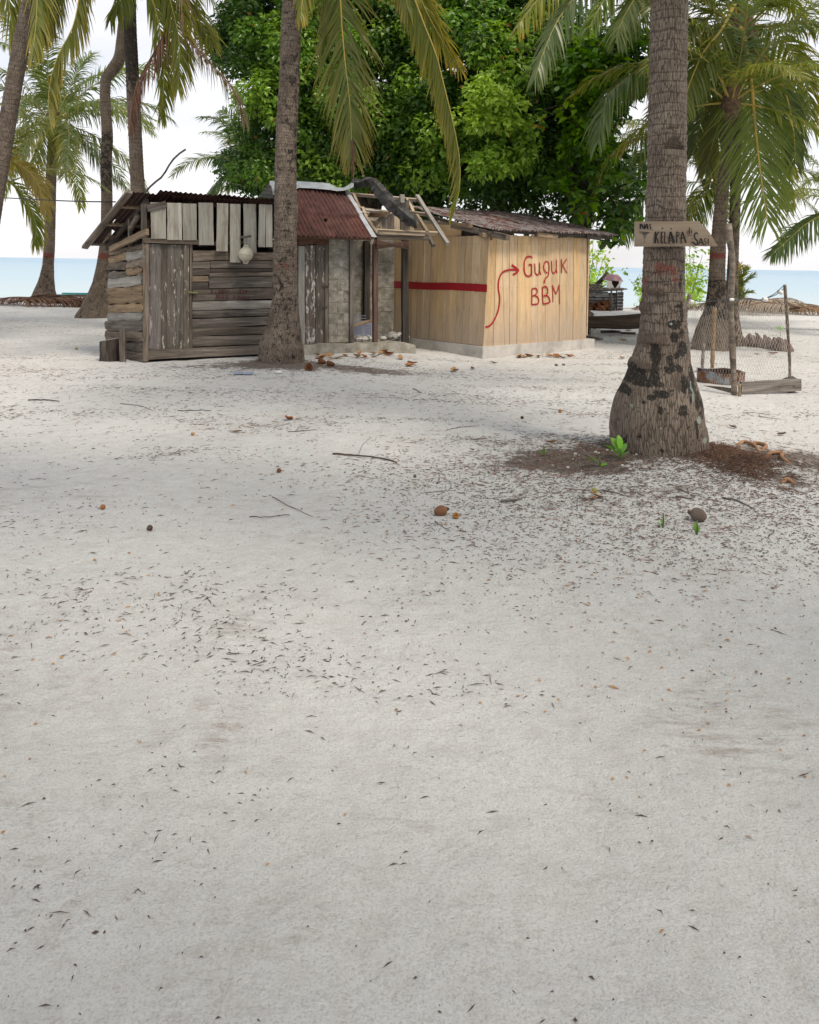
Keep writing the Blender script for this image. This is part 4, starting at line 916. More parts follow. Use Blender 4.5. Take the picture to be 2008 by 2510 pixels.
# single big leaves around its near edge
def one_leaf(ln, w_, col_, name='leaf'):
    V = []; C = []
    for t, ww, d in [(0, .06, 0), (.3, .62, .02), (.62, 1, .05), (.85, .78, .10), (1, .06, .17)]:
        V += [(t*ln, ww*w_/2, ln*(.06*ww-d)), (t*ln, 0, -ln*d), (t*ln, -ww*w_/2, ln*(.06*ww-d))]; C += [col_]*3
    Fc = []
    for i in range(4):
        a = i*3; Fc += [(a, a+3, a+4, a+1), (a+1, a+4, a+5, a+2)]
    return mesh_np(name, V, [Fc], [M_LEAFO], attrs={'Col': np.array(C)}, smooth=True)
BIGL = [one_leaf(.27, .15, c) for c in ((.05, .13, .02), (.09, .19, .025), (.14, .25, .035), (.035, .09, .018))] + [one_leaf(.24, .14, (.40, .10, .03))]
rl = random.Random(9)
ros = [(1440, 560, 18), (1475, 565, 18), (1500, 540, 17.9), (1535, 545, 17.8), (1555, 500, 17.8), (1570, 530, 17.8), (1520, 505, 17.7), (1490, 590, 18.2), (1545, 465, 17.9), (1565, 440, 18), (1515, 590, 18.1), (1440, 500, 17.8), (1470, 460, 17.7), (1500, 430, 17.7),
       (1315, 305, 17.6), (1330, 270, 17.8), (1370, 210, 17.8), (1400, 220, 17.8), (1250, 110, 18), (1455, 415, 17.6), (1410, 470, 17.6), (1420, 520, 17.6), (1460, 350, 17.7), (1430, 290, 17.7)]
for x, y, yy in ros:
    c = P(x, y, yy)
    for q in range(8):
        az = q*2.4+rl.uniform(-.3, .3); el = rl.uniform(-.75, .35)
        me = BIGL[4] if rl.random() < .03 else rl.choice(BIGL[:4])
        M = Matrix.Translation(c) @ Matrix.Rotation(az, 4, 'Z') @ Matrix.Rotation(-el, 4, 'Y') @ Matrix.Rotation(rl.uniform(-.5, .5), 4, 'X') @ Matrix.Scale(rl.uniform(.7, 1.1), 4)
        obj('leaf', me, tC, M)
    nb = min((k[0] for k in CnC), key=lambda v: (v-c).length)
    tube_obj('twig', [nb, nb.lerp(c, .5)+Vector((0, 0, .06)), c], [.014, .010, .006], M_BARK2, tC, 5)

# unseen tree added behind the viewer to put the near sand in cool shade
rgS = np.random.default_rng(77); rS = random.Random(77)
bS = Vector((2.6, -5.6, gh(2.6, -5.6))); tS = thing('broadleaf_tree', 'added unseen shade tree behind the viewpoint, its canopy over the near sand', 'tree', bS)
CS = []
for _ in range(105):
    a = rS.uniform(0, 6.28); q = math.sqrt(rS.random()); CS.append((Vector((1.6+8.0*q*math.cos(a), -3.2+6.2*q*math.sin(a), 7.6+1.6*(1-q*q)+rS.uniform(-.6, .6))), rS.uniform(.7, 1.1), *rS.choice((DK, MD))))
V, Fq, C = leaf_cloud(CS, 60, .26, rgS)
o = wobj('foliage', V, [Fq], M_LEAF, tS, bS, attrs={'Col': C}); o['kind'] = 'stuff'
S = [Vector(q) for q in spline([bS-Vector((0, 0, .3)), bS+Vector((0, .1, 1.5)), bS+Vector((-.3, .6, 4)), bS+Vector((-.6, 1.4, 7.4))], 14)]
tube_obj('trunk', S, list(np.linspace(.34, .14, 14)), M_BARK2, tS, 12, bS)
for i in range(16):
    c = CS[rS.randrange(len(CS))][0]; a = S[rS.choice([8, 9, 10, 11])]; tube_obj('limb', [Vector(q) for q in spline([a, a.lerp(c, .5)+Vector((0, 0, .35)), c], 8)], list(np.linspace(.12, .02, 8)), M_BARK2, tS, 6)

# thin shrubs on the beach crest
def shrub(name, label, base, tips, n, ln, per, seed, cols=(LT, LIME)):
    rg = np.random.default_rng(seed); rr = random.Random(seed); b = base
    t = thing('beach_shrub', label, 'shrub', b, 'beach shrubs at the water')
    Cn = []
    for (x, y, yy) in tips:
        p = P(x, y, yy)
        tube_obj('stem', [Vector(q) for q in spline([b-Vector((0, 0, .15)), b.lerp(p, .5)+Vector((rr.uniform(-.15, .15), rr.uniform(-.15, .15), .1)), p], 8)], list(np.linspace(.028, .006, 8)), M_BARK2, t, 6)
        for k in range(n): Cn.append((p.lerp(b, rr.uniform(-.05, .5))+Vector((rr.uniform(-.3, .3), rr.uniform(-.3, .3), rr.uniform(-.25, .25))), rr.uniform(.12, .28), *rr.choice(cols)))
    V, Fq, C = leaf_cloud(Cn, per, ln, rg, wr=.62, shell=.1)
    o = wobj('foliage', V, [Fq], M_LEAF, t, b, attrs={'Col': C}); o['kind'] = 'stuff'
shrub('s', 'sparse bright green shrub just past the corner of the plank hut', G(1440, 742), [(1446, 590, 29), (1460, 610, 29), (1478, 640, 29), (1450, 650, 29.2), (1470, 600, 29.5), (1440, 620, 29), (1486, 665, 29), (1455, 570, 29), (1512, 673, 29), (1497, 655, 29)], 9, .17, 70, 5)
shrub('s', 'thin bright green shrub between the thick palm stem and the leaning palm', G(1690, 752), [(1690, 600, 26.5), (1702, 625, 26.5), (1715, 645, 26.5), (1725, 670, 26.5), (1695, 670, 26.3), (1682, 640, 26.6), (1707, 700, 26.4), (1722, 625, 26.5), (1690, 720, 26.5), (1728, 700, 26.2)], 9, .16, 70, 6)
shrub('s', 'leafy shoots peeping out left of the thick palm stem above the sea', G(1590, 752), [(1568, 672, 26.5), (1562, 678, 26.5), (1575, 700, 26.6), (1572, 730, 26.5), (1580, 690, 26.5)], 6, .15, 60, 7)
# ------------------------------------------------------------------ grey plank hut
dF = (math.cos(R(24)), math.sin(R(24)), 0)
p0 = G(350, 888); FA = Wall(p0, dF)
side_end = P(265, 870, 13.95); SA = Wall(p0, side_end-p0)
hut = thing('grey_plank_hut', 'old grey plank hut with whitewashed vent boards and rusted lean-to roof', 'hut', p0)
z5 = lambda x, y: Z5(x, y); z6 = lambda x, y: Z6(x, y)
S5, S6, S7, S8 = .28986, .28986, .28986, .31884
def rowF(T, x0, y0a, y0b, x1, y1a, y1b, mat, th=.03, off=0.0, bulge=0.0, par=None, name='plank', T2=None, wall=None, jit=.004, seg=5):
    T2 = T2 or T
    a = T(x0, (y0a+y0b)/2); b = T2(x1, (y1a+y1b)/2); wpx = ((y0b-y0a)+(y1b-y1a))/2*S5
    return wplank(name, wall or FA, a, b, wpx*.955, th, mat, par or hut, off+random.uniform(-.006, .006), jit=jit, seg=seg, bulge=bulge, cut=.012)
# front: long boards right of the door
X5, X6 = 1425, 860
rowF(z5, X5, 600, 688, 280, 662, 752, M_GREY, T2=z6, off=.004)
rowF(z6, 287, 688, 752, X6, 684, 745, M_GREY)
rowF(z5, 1422, 690, 755, 122, 762, 818, M_GREY, T2=z6, off=.014)
rowF(z5, 1420, 757, 815, 118, 822, 870, M_DARK, T2=z6, off=.012)
rowF(z5, 1420, 818, 860, 110, 880, 930, M_OCHRE, T2=z6, off=.014)
rowF(z5, 1420, 865, 925, 108, 932, 995, M_DARK, T2=z6, off=.012)
rowF(z6, 126, 758, 822, X6, 750, 812, M_GREY, off=.01)
rowF(z6, 118, 825, 856, X6, 814, 848, M_DARK, bulge=.01)
rowF(z6, 116, 858, 890, X6, 850, 884, M_GREY, bulge=.01)
rowF(z6, 114, 893, 992, X6, 886, 976, M_GREY, off=.008)
pk = rowF(z5, 1425, 928, 1030, X6, 980, 1072, M_GREY, T2=z6, off=.006)
for ya, yb, yc, yd, mt in [(1102, 1174, 1082, 1150, M_GREYL), (1177, 1240, 1153, 1216, M_GREY), (1243, 1325, 1219, 1291, M_GREY), (1328, 1395, 1294, 1363, M_GREY), (1398, 1478, 1366, 1450, M_GREY)]:
    rowF(z5, 1420, ya-69+2, yb-69+2, X6, yc, yd, mt, T2=z6, bulge=.012, th=.03, jit=.008)
rowF(z5, 1052, 1440, 1525, 560, 1468, 1548, M_GREY, T2=z6, off=.03, th=.06, name='sill')
rowF(z6, 565, 1465, 1545, 900, 1440, 1500, M_GREY, off=.02, th=.06, name='sill')
wplank('dark_gap_backing', FA, z5(1425, 1000), z6(X6, 1000), 24, .02, M_DARK, hut, -.055); wplank('dark_gap_backing', FA, z5(1425, 800), z6(X6, 830), 20, .02, M_DARK, hut, -.055)  # dark strips added behind the planks so the gaps look shaded
# door
door = quad_plank('door', FA, z5(1150, 548), z5(1206, 548), z5(1208, 1430), z5(1150, 1430), .03, M_DOOR, hut, -.004)
quad_plank('door_plank', FA, z5(1056, 545), z5(1152, 548), z5(1155, 1437), z5(1055, 1434), .03, M_DOORP, door, .012)
quad_plank('door_plank', FA, z5(1207, 550), z5(1345, 552), z5(1343, 1428), z5(1203, 1430), .03, M_DOOR, door, .008)
quad_plank('door_plank', FA, z5(1348, 552), z5(1392, 553), z5(1398, 1425), z5(1345, 1428), .03, M_DOOR, door, .012)
wplank('latch', FA, z5(1385, 953), z5(1465, 958), 3.2, .03, flat('green_latch', (.20, .24, .09), .7), door, .05)
wplank('door_post', FA, z5(1410, 545), z5(1410, 1425), 6, .06, M_GREY, hut, .02)
# posts and lintel
wplank('corner_post', FA, z5(1029, 540), z5(1026, 1538), 13.5, .11, M_GREY, hut, .035, seg=6, jit=.006)
wplank('upper_post', FA, z5(1013, 205), z5(1013, 500), 13, .09, M_GREY, hut, .03)
wplank('upper_post', FA, z5(1043, 340), z5(1043, 500), 8, .06, M_BROWN, hut, -.03)
wplank('lintel', FA, z5(1000, 512), z5(1472, 530), 12, .09, M_GREY, hut, .055)
wplank('lintel', FA, z5(1472, 545), z6(X6, 590), 10, .06, M_GREY, hut, -.03)
wplank('wall_plate', FA, z5(1000, 205), z6(X6, 300), 9, .07, M_DARK, hut, -.05)
wplank('bracket', FA, z5(1040, 245), z5(1200, 205), 16, .06, M_GREY, hut, .10, jit=.006)
# whitewashed vent boards
for (x0, y0, x1, y1, T) in [(1072, 193, 1195, 500, z5), (1210, 197, 1328, 510, z5), (1340, 203, 1455, 512, z5), (1475, 195, 1597, 553, z5), (1627, 200, 1722, 606, z5),
                            (290, 275, 378, 770, z6), (405, 275, 512, 690, z6), (532, 278, 590, 640, z6), (593, 280, 648, 640, z6), (672, 282, 760, 650, z6), (780, 284, 860, 640, z6)]:
    xc = (x0+x1)/2; tl = random.uniform(-3, 3)
    wplank('vent_board', FA, T(xc+tl, y0), T(xc-tl, y1), (x1-x0)*S5, .022, M_VENT, hut, .075+random.uniform(0, .012), seg=4, jit=.003)
# old lettering on the text board
strT = lambda L_: [([ZT(x, y) for x, y in pts], w_*1.25*.08116) for pts, w_ in L_]
strokes = [([(225, 240), (232, 355)], 17), ([(225, 255), (262, 258), (255, 290), (232, 300), (268, 305), (272, 340), (232, 355)], 15), ([(305, 322), (313, 326)], 15), ([(402, 252), (365, 262), (348, 310), (368, 350), (402, 345)], 16),
           ([(440, 350), (466, 245), (495, 350)], 15), ([(452, 312), (486, 312)], 13), ([(520, 350), (524, 235), (572, 350), (574, 232)], 17), ([(612, 350), (610, 236), (650, 242), (652, 285), (615, 295)], 15), ([(680, 238), (684, 320), (712, 335), (738, 315), (742, 240)], 15),
           ([(900, 240), (902, 270)], 14), ([(955, 265), (970, 300)], 14), ([(1025, 350), (1045, 250)], 14), ([(1072, 240), (1112, 240), (1112, 290), (1075, 345), (1120, 345)], 22), ([(1165, 300), (1190, 260), (1208, 300), (1185, 345), (1165, 300)], 13), ([(1250, 350), (1280, 255), (1300, 345)], 16),
           ([(370, 530), (380, 405), (415, 480), (445, 400), (452, 535)], 18), ([(492, 410), (492, 525)], 14), ([(545, 530), (545, 410), (588, 530), (592, 405)], 15), ([(625, 405), (650, 460), (680, 400)], 14), ([(650, 460), (645, 535)], 14), ([(690, 535), (712, 405), (735, 535)], 16), ([(697, 490), (730, 490)], 12),
           ([(900, 410), (895, 530), (935, 505), (945, 450), (900, 410)], 15), ([(1012, 540), (1040, 395)], 15), ([(1060, 440), (1055, 530), (1095, 525), (1100, 470), (1062, 450)], 15), ([(1150, 470), (1140, 515), (1170, 535), (1195, 490), (1160, 450)], 16), ([(1225, 455), (1215, 520), (1250, 530), (1265, 470), (1230, 450)], 14), ([(1310, 455), (1300, 525), (1345, 530), (1355, 465), (1318, 450)], 13)]
ribbon('painted_lettering', FA, strT(strokes), M_REDF, hut, off=.022, rag=.35)
# side wall: rough slabs
def rowS(x0, yl, x1, yr, h_, mat, off=0.0):
    return wplank('slab', SA, z5(x0, yl), z5(x1, yr), h_*S5*1.03, .06, mat, hut, off+random.uniform(-.01, .015), bulge=.018, seg=7, jit=.014, cut=.04)
for a in [(722, 625, 862, 592, 46, M_GREY), (868, 598, 1008, 562, 52, M_GREY), (718, 678, 862, 648, 58, M_OCHRE), (868, 655, 1012, 625, 66, M_GREYL), (715, 735, 862, 725, 66, M_GREY), (866, 728, 1008, 692, 68, M_GREY),
          (720, 808, 862, 800, 56, M_GREY), (864, 792, 1000, 768, 56, M_OCHRE), (712, 882, 985, 848, 82, M_GREYL), (703, 950, 1000, 930, 62, M_OCHRE), (710, 1018, 1000, 1002, 76, M_OCHRE), (710, 1092, 1000, 1085, 72, M_OCHRE),
          (708, 1160, 1000, 1155, 62, M_GREYL), (685, 1232, 1000, 1238, 84, M_GREY), (690, 1320, 1000, 1330, 80, M_GREY), (700, 1412, 1000, 1415, 76, M_GREY), (705, 1490, 1002, 1502, 82, M_GREY)]: rowS(*a)
wplank('brace', SA, z5(712, 592), z5(1026, 440), 14, .05, M_OCHRE, hut, .10, jit=.008, seg=6)
wplank('side_post', SA, z5(880, 330), z5(880, 590), 8, .06, M_GREY, hut, -.01)
wplank('side_post', SA, z5(862, 590), z5(862, 1520), 9, .06, M_DARK, hut, -.06)
wplank('side_post', SA, z5(722, 560), z5(705, 1500), 12, .08, M_GREY, hut, -.08)
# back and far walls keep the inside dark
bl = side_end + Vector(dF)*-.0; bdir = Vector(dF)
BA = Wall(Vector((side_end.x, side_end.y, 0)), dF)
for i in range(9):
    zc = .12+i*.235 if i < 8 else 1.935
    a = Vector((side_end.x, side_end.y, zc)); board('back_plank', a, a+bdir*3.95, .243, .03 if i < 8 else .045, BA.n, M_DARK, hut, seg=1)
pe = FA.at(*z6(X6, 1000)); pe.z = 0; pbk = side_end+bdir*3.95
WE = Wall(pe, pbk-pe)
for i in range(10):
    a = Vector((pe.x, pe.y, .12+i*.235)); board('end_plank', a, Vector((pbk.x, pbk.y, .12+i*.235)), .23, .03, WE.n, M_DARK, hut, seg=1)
# lean-to roof, high at the front
FL = P(316, 463, 12.75); FRt = P(675, 487, 13.6); RL = P(205, 602, 14.25)
Ur = FRt-FL; Vr = RL-FL; ns = 5
for i in range(ns):
    hl = []
    if i == 0: hl = [(.55, .80, .06, .12), (.78, .55, .03, .02), (.35, .52, .02, .015)]
    if i == 1: hl = [(.2, .9, .05, .04)]
    O = FL+Ur*(i/ns) + Ur.cross(Vr).normalized()*(.006*(i % 2)) + (Vr.normalized()*.10 if i == 0 else Vector((0, 0, 0)))
    corr('roof_sheet', O, Ur/ns*1.05, Vr*(1.0 if i else .94), M_RUSTD, hut, holes=hl, nv=16, wave=.010)
VP = Vector((-.4067*1.5, .9135*1.5, Vr.z*.93))
for i in range(4):
    O = FL+Ur*(.28+.72*i/4) - Vector((0, 0, .016)) + VP*.03
    corr('roof_sheet', O, Ur*.72/4*1.06+(Ur*.10 if i == 3 else Vector((0, 0, 0))), VP, M_RUSTD, hut, nv=8)
rn = Ur.cross(Vr).normalized(); rn = rn if rn.z > 0 else -rn
vside = Vr.normalized()
board('verge_board', FL-rn*.03-Ur.normalized()*.03+vside*.02, RL-rn*.03-Ur.normalized()*.03, .05, .10, -Ur, M_GREY, hut)
for t_, x_ in [(.27, .33), (.58, .33), (.95, .99)]:
    a = FL+Vr*t_-rn*.03+Ur*.01; board('purlin', a, a+Ur*x_, .06, .05, -rn, M_OCHRE if t_ < .6 else M_GREY, hut)
for xx in (.16, .45, .75):
    a = FL+Ur*xx+Vr*.12-rn*.09; board('rafter', a, a+Vr*.86, .05, .08, -rn, M_DARK, hut)
a = FL+Vr*.02; 
V, Fc = [], []
tube_obj('roof_post', [SA.at(*z5(965, 300), -.05), SA.at(*z5(900, 420), -.05)], [.05, .05], M_GREY, hut, 5)

# ------------------------------------------------------------------ block shed with the red roof
pB = FA.at(820, 842)
shed = thing('block_shed', 'concrete block shed with red corrugated tin roof and flaking plank door', 'shed', Vector((pB.x, pB.y, gh(pB.x, pB.y))))
def v6(name, x0, y0, x1, y1, mat, off=0.0, th=.04, par=None, **k):
    xc = (x0+x1)/2; return wplank(name, FA, z6(xc, y0), z6(xc, y1), (x1-x0)*S6, th, mat, par or shed, off, **k)
v6('door_frame', 868, 632, 925, 1462, M_GREYL, .02, .06, seg=4, jit=.004)
d2 = v6('door', 926, 625, 1012, 1458, M_DOORW, -.01)
v6('door_plank', 1014, 625, 1092, 1456, M_DOOR, -.006, par=d2)
v6('hinge', 1078, 965, 1122, 985, M_DARK, .02, .02, par=d2); v6('hinge', 1078, 1140, 1115, 1158, M_DARK, .02, .02, par=d2)
v6('door_frame', 1094, 625, 1122, 1458, M_GREY, .012, .05)
# scalloped header
def header(wall, T, par, x0, x1, ya, yb, ym0, ym1, name='scalloped_header', mat=M_BROWN, off=.03):
    V = []; Fc = []; n = 10
    for i in range(n+1):
        t = i/n; e = abs(t-.5)*2
        V += [wall.at(*T(x0+(x1-x0)*t, ym0+(ya-ym0)*e), off), wall.at(*T(x0+(x1-x0)*t, ym1+(yb-ym1)*e), off)]
    k = len(V); V += [v-wall.n*.025 for v in V]
    for i in range(n):
        a = 2*i; Fc += [(a, a+1, a+3, a+2), (a+k, a+2+k, a+3+k, a+1+k), (a, a+2, a+2+k, a+k), (a+1, a+1+k, a+3+k, a+3)]
    return wobj(name, [tuple(v) for v in V], [Fc], mat, par)
header(FA, z6, shed, 862, 1122, 565, 630, 568, 612)
# pillar of blocks
ys_ = [555, 652, 735, 815, 912, 1010, 1110, 1200, 1290, 1390, 1448]
quad_plank('mortar', FA, z6(1124, 556), z6(1300, 558), z6(1302, 1447), z6(1126, 1450), .16, M_MORTAR, shed, -.022)
for i in range(10):
    sp = [1124, 1124+(.42+.3*(i % 2))*178, 1302] if i > 2 else [1124, 1302]
    for j in range(len(sp)-1):
        o_ = random.uniform(-.008, .008)
        quad_plank('block', FA, z6(sp[j]+1, ys_[i]+1.5), z6(sp[j+1]-1, ys_[i]+1.5), z6(sp[j+1]-1, ys_[i+1]-1.5), z6(sp[j]+1, ys_[i+1]-1.5), .15, M_BLOCK, shed, o_*.6-.012)
v6('post', 1306, 562, 1342, 1450, M_GREY, .04, .08, seg=5, jit=.004)
v6('post', 1430, 585, 1478, 1260, M_DARK, -1.2, .09, seg=5, jit=.008)
# cross wall of blocks seen past the post
WB = Wall(FA.p0-FA.n*1.55, dF)
yr = [596, 620, 648, 676, 699, 722, 747, 776, 806, 832]
pw = quad_plank('mortar', WB, (866, 597), (900, 597), (900, 834), (866, 834), .14, M_MORTAR, shed, -.012)
for i in range(9): quad_plank('block', WB, (866, yr[i]+1), (899, yr[i]+1), (899, yr[i+1]-1), (866, yr[i+1]-1), .13, M_BLOCK, shed, random.uniform(-.005, .005))
# rear and side closing walls
for i in range(11):
    a = Vector((pbk.x, pbk.y, .12+i*.235)); e_ = a+bdir*1.35; board('back_block', a, e_, .23, .12, BA.n, M_BLOCK, shed, seg=1)
# roof
E0 = FA.at(*z6(872, 546), .36); E1 = FA.at(*z6(1500, 562), .36); RB = P(842, 464, 15.75)
VB = RB-E1; UB = E0-E1; nb = 4; RP = Plane(E1, E0, RB)
for i in range(nb):
    O = E1+UB*(i/nb); hl = []
    if i == 2: hl = [(.12, .30, .08, .035), (.22, .34, .05, .03)]
    rnB = RP.n
    half = .46
    corr('roof_sheet', O+rnB*(.003*(i % 2)), UB/nb*1.04, VB*half, M_RUST, shed, nv=8, amp=.019, holes=[(a, b/half, c, d/half) for a, b, c, d in hl] if hl else ())
    corr('roof_sheet', O+VB*(half-.05)+rnB*(.012+.003*(i % 2)), UB/nb*1.04, VB*(1.05-half), M_RUST, shed, nv=8, amp=.019)
# flashing along the right verge
fl = RP.n
a = E1+fl*.02-UB.normalized()*.02; b = RB+fl*.02-UB.normalized()*.02
board('verge_flashing', a, a.lerp(b, .49), .09, .004, fl, M_ZINC, shed); board('verge_flashing', a.lerp(b, .46)+fl*.006, b+fl*.006, .10, .004, fl, M_ZINC, shed)
board('rafter', E1-fl*.035, RB-fl*.035, .05, .09, fl, M_BATTEN, shed)
board('eave_board', FA.at(*z6(690, 550), .30), FA.at(*z6(1505, 566), .30), .06, .05, FA.n, M_BROWN, shed)
# back slope and ridge cap
backV = Vector((VB.x, VB.y, -VB.z))
for i in range(3): corr('roof_sheet', RB+UB*(i/3)*1.0, UB/3*1.03, backV*.95, M_RUSTD, shed, nv=4)
cap = [[], []]; Fc = []; V = []
capx = [(661, 443, 478), (700, 444, 476), (733, 444, 460), (760, 446, 461), (786, 447, 463), (808, 449, 465), (826, 459, 468), (842, 460, 467), (856, 452, 463), (867, 441, 458)]
for (x, yt, yb) in capx:
    yy = P(842, 464, 15.75).y + (842-x)*-.0016
    V += [P(x, yb, yy-.35), P(x, yt, yy-.02), P(x, yt+2, yy+.25)]
for i in range(len(capx)-1):
    a = 3*i; Fc += [(a, a+3, a+4, a+1), (a+1, a+4, a+5, a+2)]
k = len(V); V += [v+Vector((0, .004, -.004)) for v in V]; Fc += [tuple(q+k for q in f[::-1]) for f in Fc]
wobj('ridge_cap', [tuple(v) for v in V], [Fc], M_ZINC, shed)
# black gable sheet at its left end
g0 = P(661, 446, 15.5); g1 = P(633, 482, 14.6); g2 = P(668, 486, 14.6); g3 = P(655, 482, 16.4)
wobj('gable_sheet', [tuple(v) for v in (g0, g1, g2, g3, g0+Vector((.02, .01, -.01)), g1+Vector((.02, .01, 0)), g2+Vector((.02, .01, 0)), g3+Vector((.02, .01, 0)))], [[(0, 1, 2), (0, 3, 1), (4, 6, 5), (4, 5, 7)]], M_BLACK, shed)
# porch slab
s0 = FA.at(728, 842, .10); s1 = FA.at(1012, 845, .10); s0.z = s1.z = FA.at(800, 842, .10).z
V = []
N_ = 14
for i in range(N_+1):
    t = i/N_; p = s0.lerp(s1, t); j = random.uniform(-.03, .03); dz = -.02*random.random()-(.05 if i == N_ else 0)
    V += [p+FA.n*(.12+j)+Vector((0, 0, dz)), p+FA.n*(.16+j)+Vector((0, 0, -.32)), p-FA.n*1.75+Vector((0, 0, dz*.5)), p-FA.n*1.75+Vector((0, 0, -.32))]
Fc = []
for i in range(N_):
    a = 4*i; Fc += [(a, a+1, a+5, a+4), (a+2, a, a+4, a+6), (a+3, a+2, a+6, a+7)]
Fc += [(0, 2, 3, 1), (4*N_, 4*N_+1, 4*N_+3, 4*N_+2)]
tag(wobj('porch_slab', [tuple(v) for v in V], [Fc], M_SLAB), 'mossy broken concrete slab in front of the block shed', 'slab')
SLABZ = s0.z

# ------------------------------------------------------------------ ruined porch frame
fr = thing('porch_frame', 'bare ruined roof frame on posts between the red roof and the bright plank hut', 'roof frame', FA.at(925, 842))
zr = lambda x, y: ZR(x, y)
def stick(name, a, b, wpx, mat=M_BATTEN, off=0.0, th=.06, T=ZR, plane=None, **k):
    pl = plane or RP; A = pl.at(*T(*a), off); B = pl.at(*T(*b), off); return board(name, A, B, pxw(wpx*(.1623 if T is ZR else 1), (A+B)/2), th, pl.n, mat, fr, seg=4, jit=.004, **k)
stick('batten', (60, 318), (1175, 415), 38, M_BATTEN, .0)
stick('batten', (215, 545), (720, 600), 52, M_BATTEN, .0); stick('batten', (1020, 600), (1315, 632), 44, M_BATTEN, .0)
stick('batten', (445, 868), (1525, 918), 42, M_BATTEN, .01)
stick('batten', (270, 605), (405, 615), 32, M_BATTEN, .02); stick('batten', (435, 735), (530, 745), 28, M_BATTEN, -.15)
stick('rafter', (165, 325), (262, 545), 40, M_BATTEN, .03); stick('rafter', (300, 530), (362, 680), 44, M_BATTEN, .02); stick('rafter', (345, 660), (545, 950), 40, M_BATTEN, .03)
stick('rafter', (975, 395), (1075, 605), 40, M_BATTEN, .03); stick('rafter', (1125, 640), (1285, 900), 42, M_BATTEN, .03); stick('rafter', (1030, 430), (1090, 620), 26, M_GREY, -.05); stick('rafter', (1170, 700), (1380, 1100), 50, M_GREY, -.04)
stick('barge_rafter', (1125, 345), (1590, 1075), 62, M_GREYL, .04, .05)
RW = Wall(FA.p0+FA.n*.30, dF)
stick('eave_beam', (520, 990), (1315, 1010), 74, M_GREY, .0, .09, plane=RW)
stick('eave_beam', (540, 925), (1240, 960), 30, M_BATTEN, .03, .05, plane=RW)
PW = Wall(FA.p0+FA.n*.05, dF)
for (xa, ya, xb, yb, w_, mt) in [(922, 583, 921.5, 843, 11.5, M_BROWN), (995, 585, 995.5, 842, 15.5, M_DARK)]:
    A = PW.at(xa, ya); B = PW.at(xb, yb); board('post', A, B, pxw(w_, A), .09, PW.n, mt, fr, seg=6, jit=.006)
header(PW, zr, fr, 515, 1003, 1030, 1180, 1085, 1085+52, off=.06)
# loose gable boards inside and the brace over them
GW = Wall(FA.p0-FA.n*.75, dF)
for i, (x0, x1, yt) in enumerate([(560, 600, 790), (602, 685, 715), (688, 770, 640), (772, 866, 560), (868, 945, 480), (948, 1010, 440), (1012, 1080, 540)]):
    quad_plank('gable_board', GW, zr(x0+2, yt+30), zr(x1-2, yt-30), zr(x1-2, 905), zr(x0+2, 905), .02, M_GREY if i % 3 else M_BATTEN, fr, random.uniform(-.01, .01))
stick('brace', (455, 840), (715, 605), 66, M_GREY, .03, .05, plane=GW)
stick('tie_beam', (400, 650), (640, 665), 75, M_BROWN, -.08, .06, plane=GW); stick('king_post', (905, 345), (905, 470), 70, M_GREYL, .02, .05, plane=GW)
stick('ridge_strip', (350, 575), (555, 592), 20, M_ZINC, .1, .01)
# collapsed black ridge sheet
path = [(150, 178, 120, 15.7), (270, 178, 118, 15.65), (400, 140, 140, 15.55), (460, 180, 170, 15.45), (560, 300, 210, 15.2), (700, 450, 215, 14.95), (850, 590, 200, 14.75), (980, 700, 190, 14.6), (1080, 770, 170, 14.5), (1140, 800, 140, 14.42)]
V = []; Fc = []
PS = [(P(*zr(x, y), d), w_) for x, y, w_, d in path]
sp = spline([(*p, w_) for p, w_ in PS], 34)
for i, q in enumerate(sp):
    c = Vector(q[:3]); t = Vector(sp[min(i+1, 33)][:3]-sp[max(i-1, 0)][:3]).normalized(); s = t.cross(Vector((0, -1, 0))).normalized(); s = s if s.z > 0 else -s
    hw = pxw(q[3]*.1623, c)/2; nrm = t.cross(s).normalized(); nrm = nrm if nrm.y < 0 else -nrm
    for u in (-1, -.5, 0, .25, .6, 1):
        rg_ = .02*random.uniform(-1, 1) if abs(u) == 1 else 0
        V.append(c+s*(hw*u+rg_)+nrm*(.055*(1-abs(u-.25)*1.1)+.012*fn(i*.5, u*2, 1)))
n = 6
for i in range(33):
    for j in range(n-1): a = i*n+j; Fc.append((a, a+n, a+n+1, a+1))
k = len(V); V += [v+Vector((0, .006, -.002)) for v in V]; Fc += [tuple(q+k for q in f[::-1]) for f in Fc]
wobj('torn_ridge_sheet', [tuple(v) for v in V], [Fc], M_BLACK, fr)

# ------------------------------------------------------------------ bright plank hut
c0 = P(1183, 876, 14.57); cR = P(1447, 855, 16.45); cL = P(929, 845, 16.75)
WR = Wall(c0, Vector((cR.x-c0.x, cR.y-c0.y, 0))); WL = Wall(c0, Vector((cL.x-c0.x, cL.y-c0.y, 0)))
ph = thing('new_plank_hut', 'bright new plank hut with red painted stripe, arrow and words on its walls', 'hut', c0)
z7 = Z7
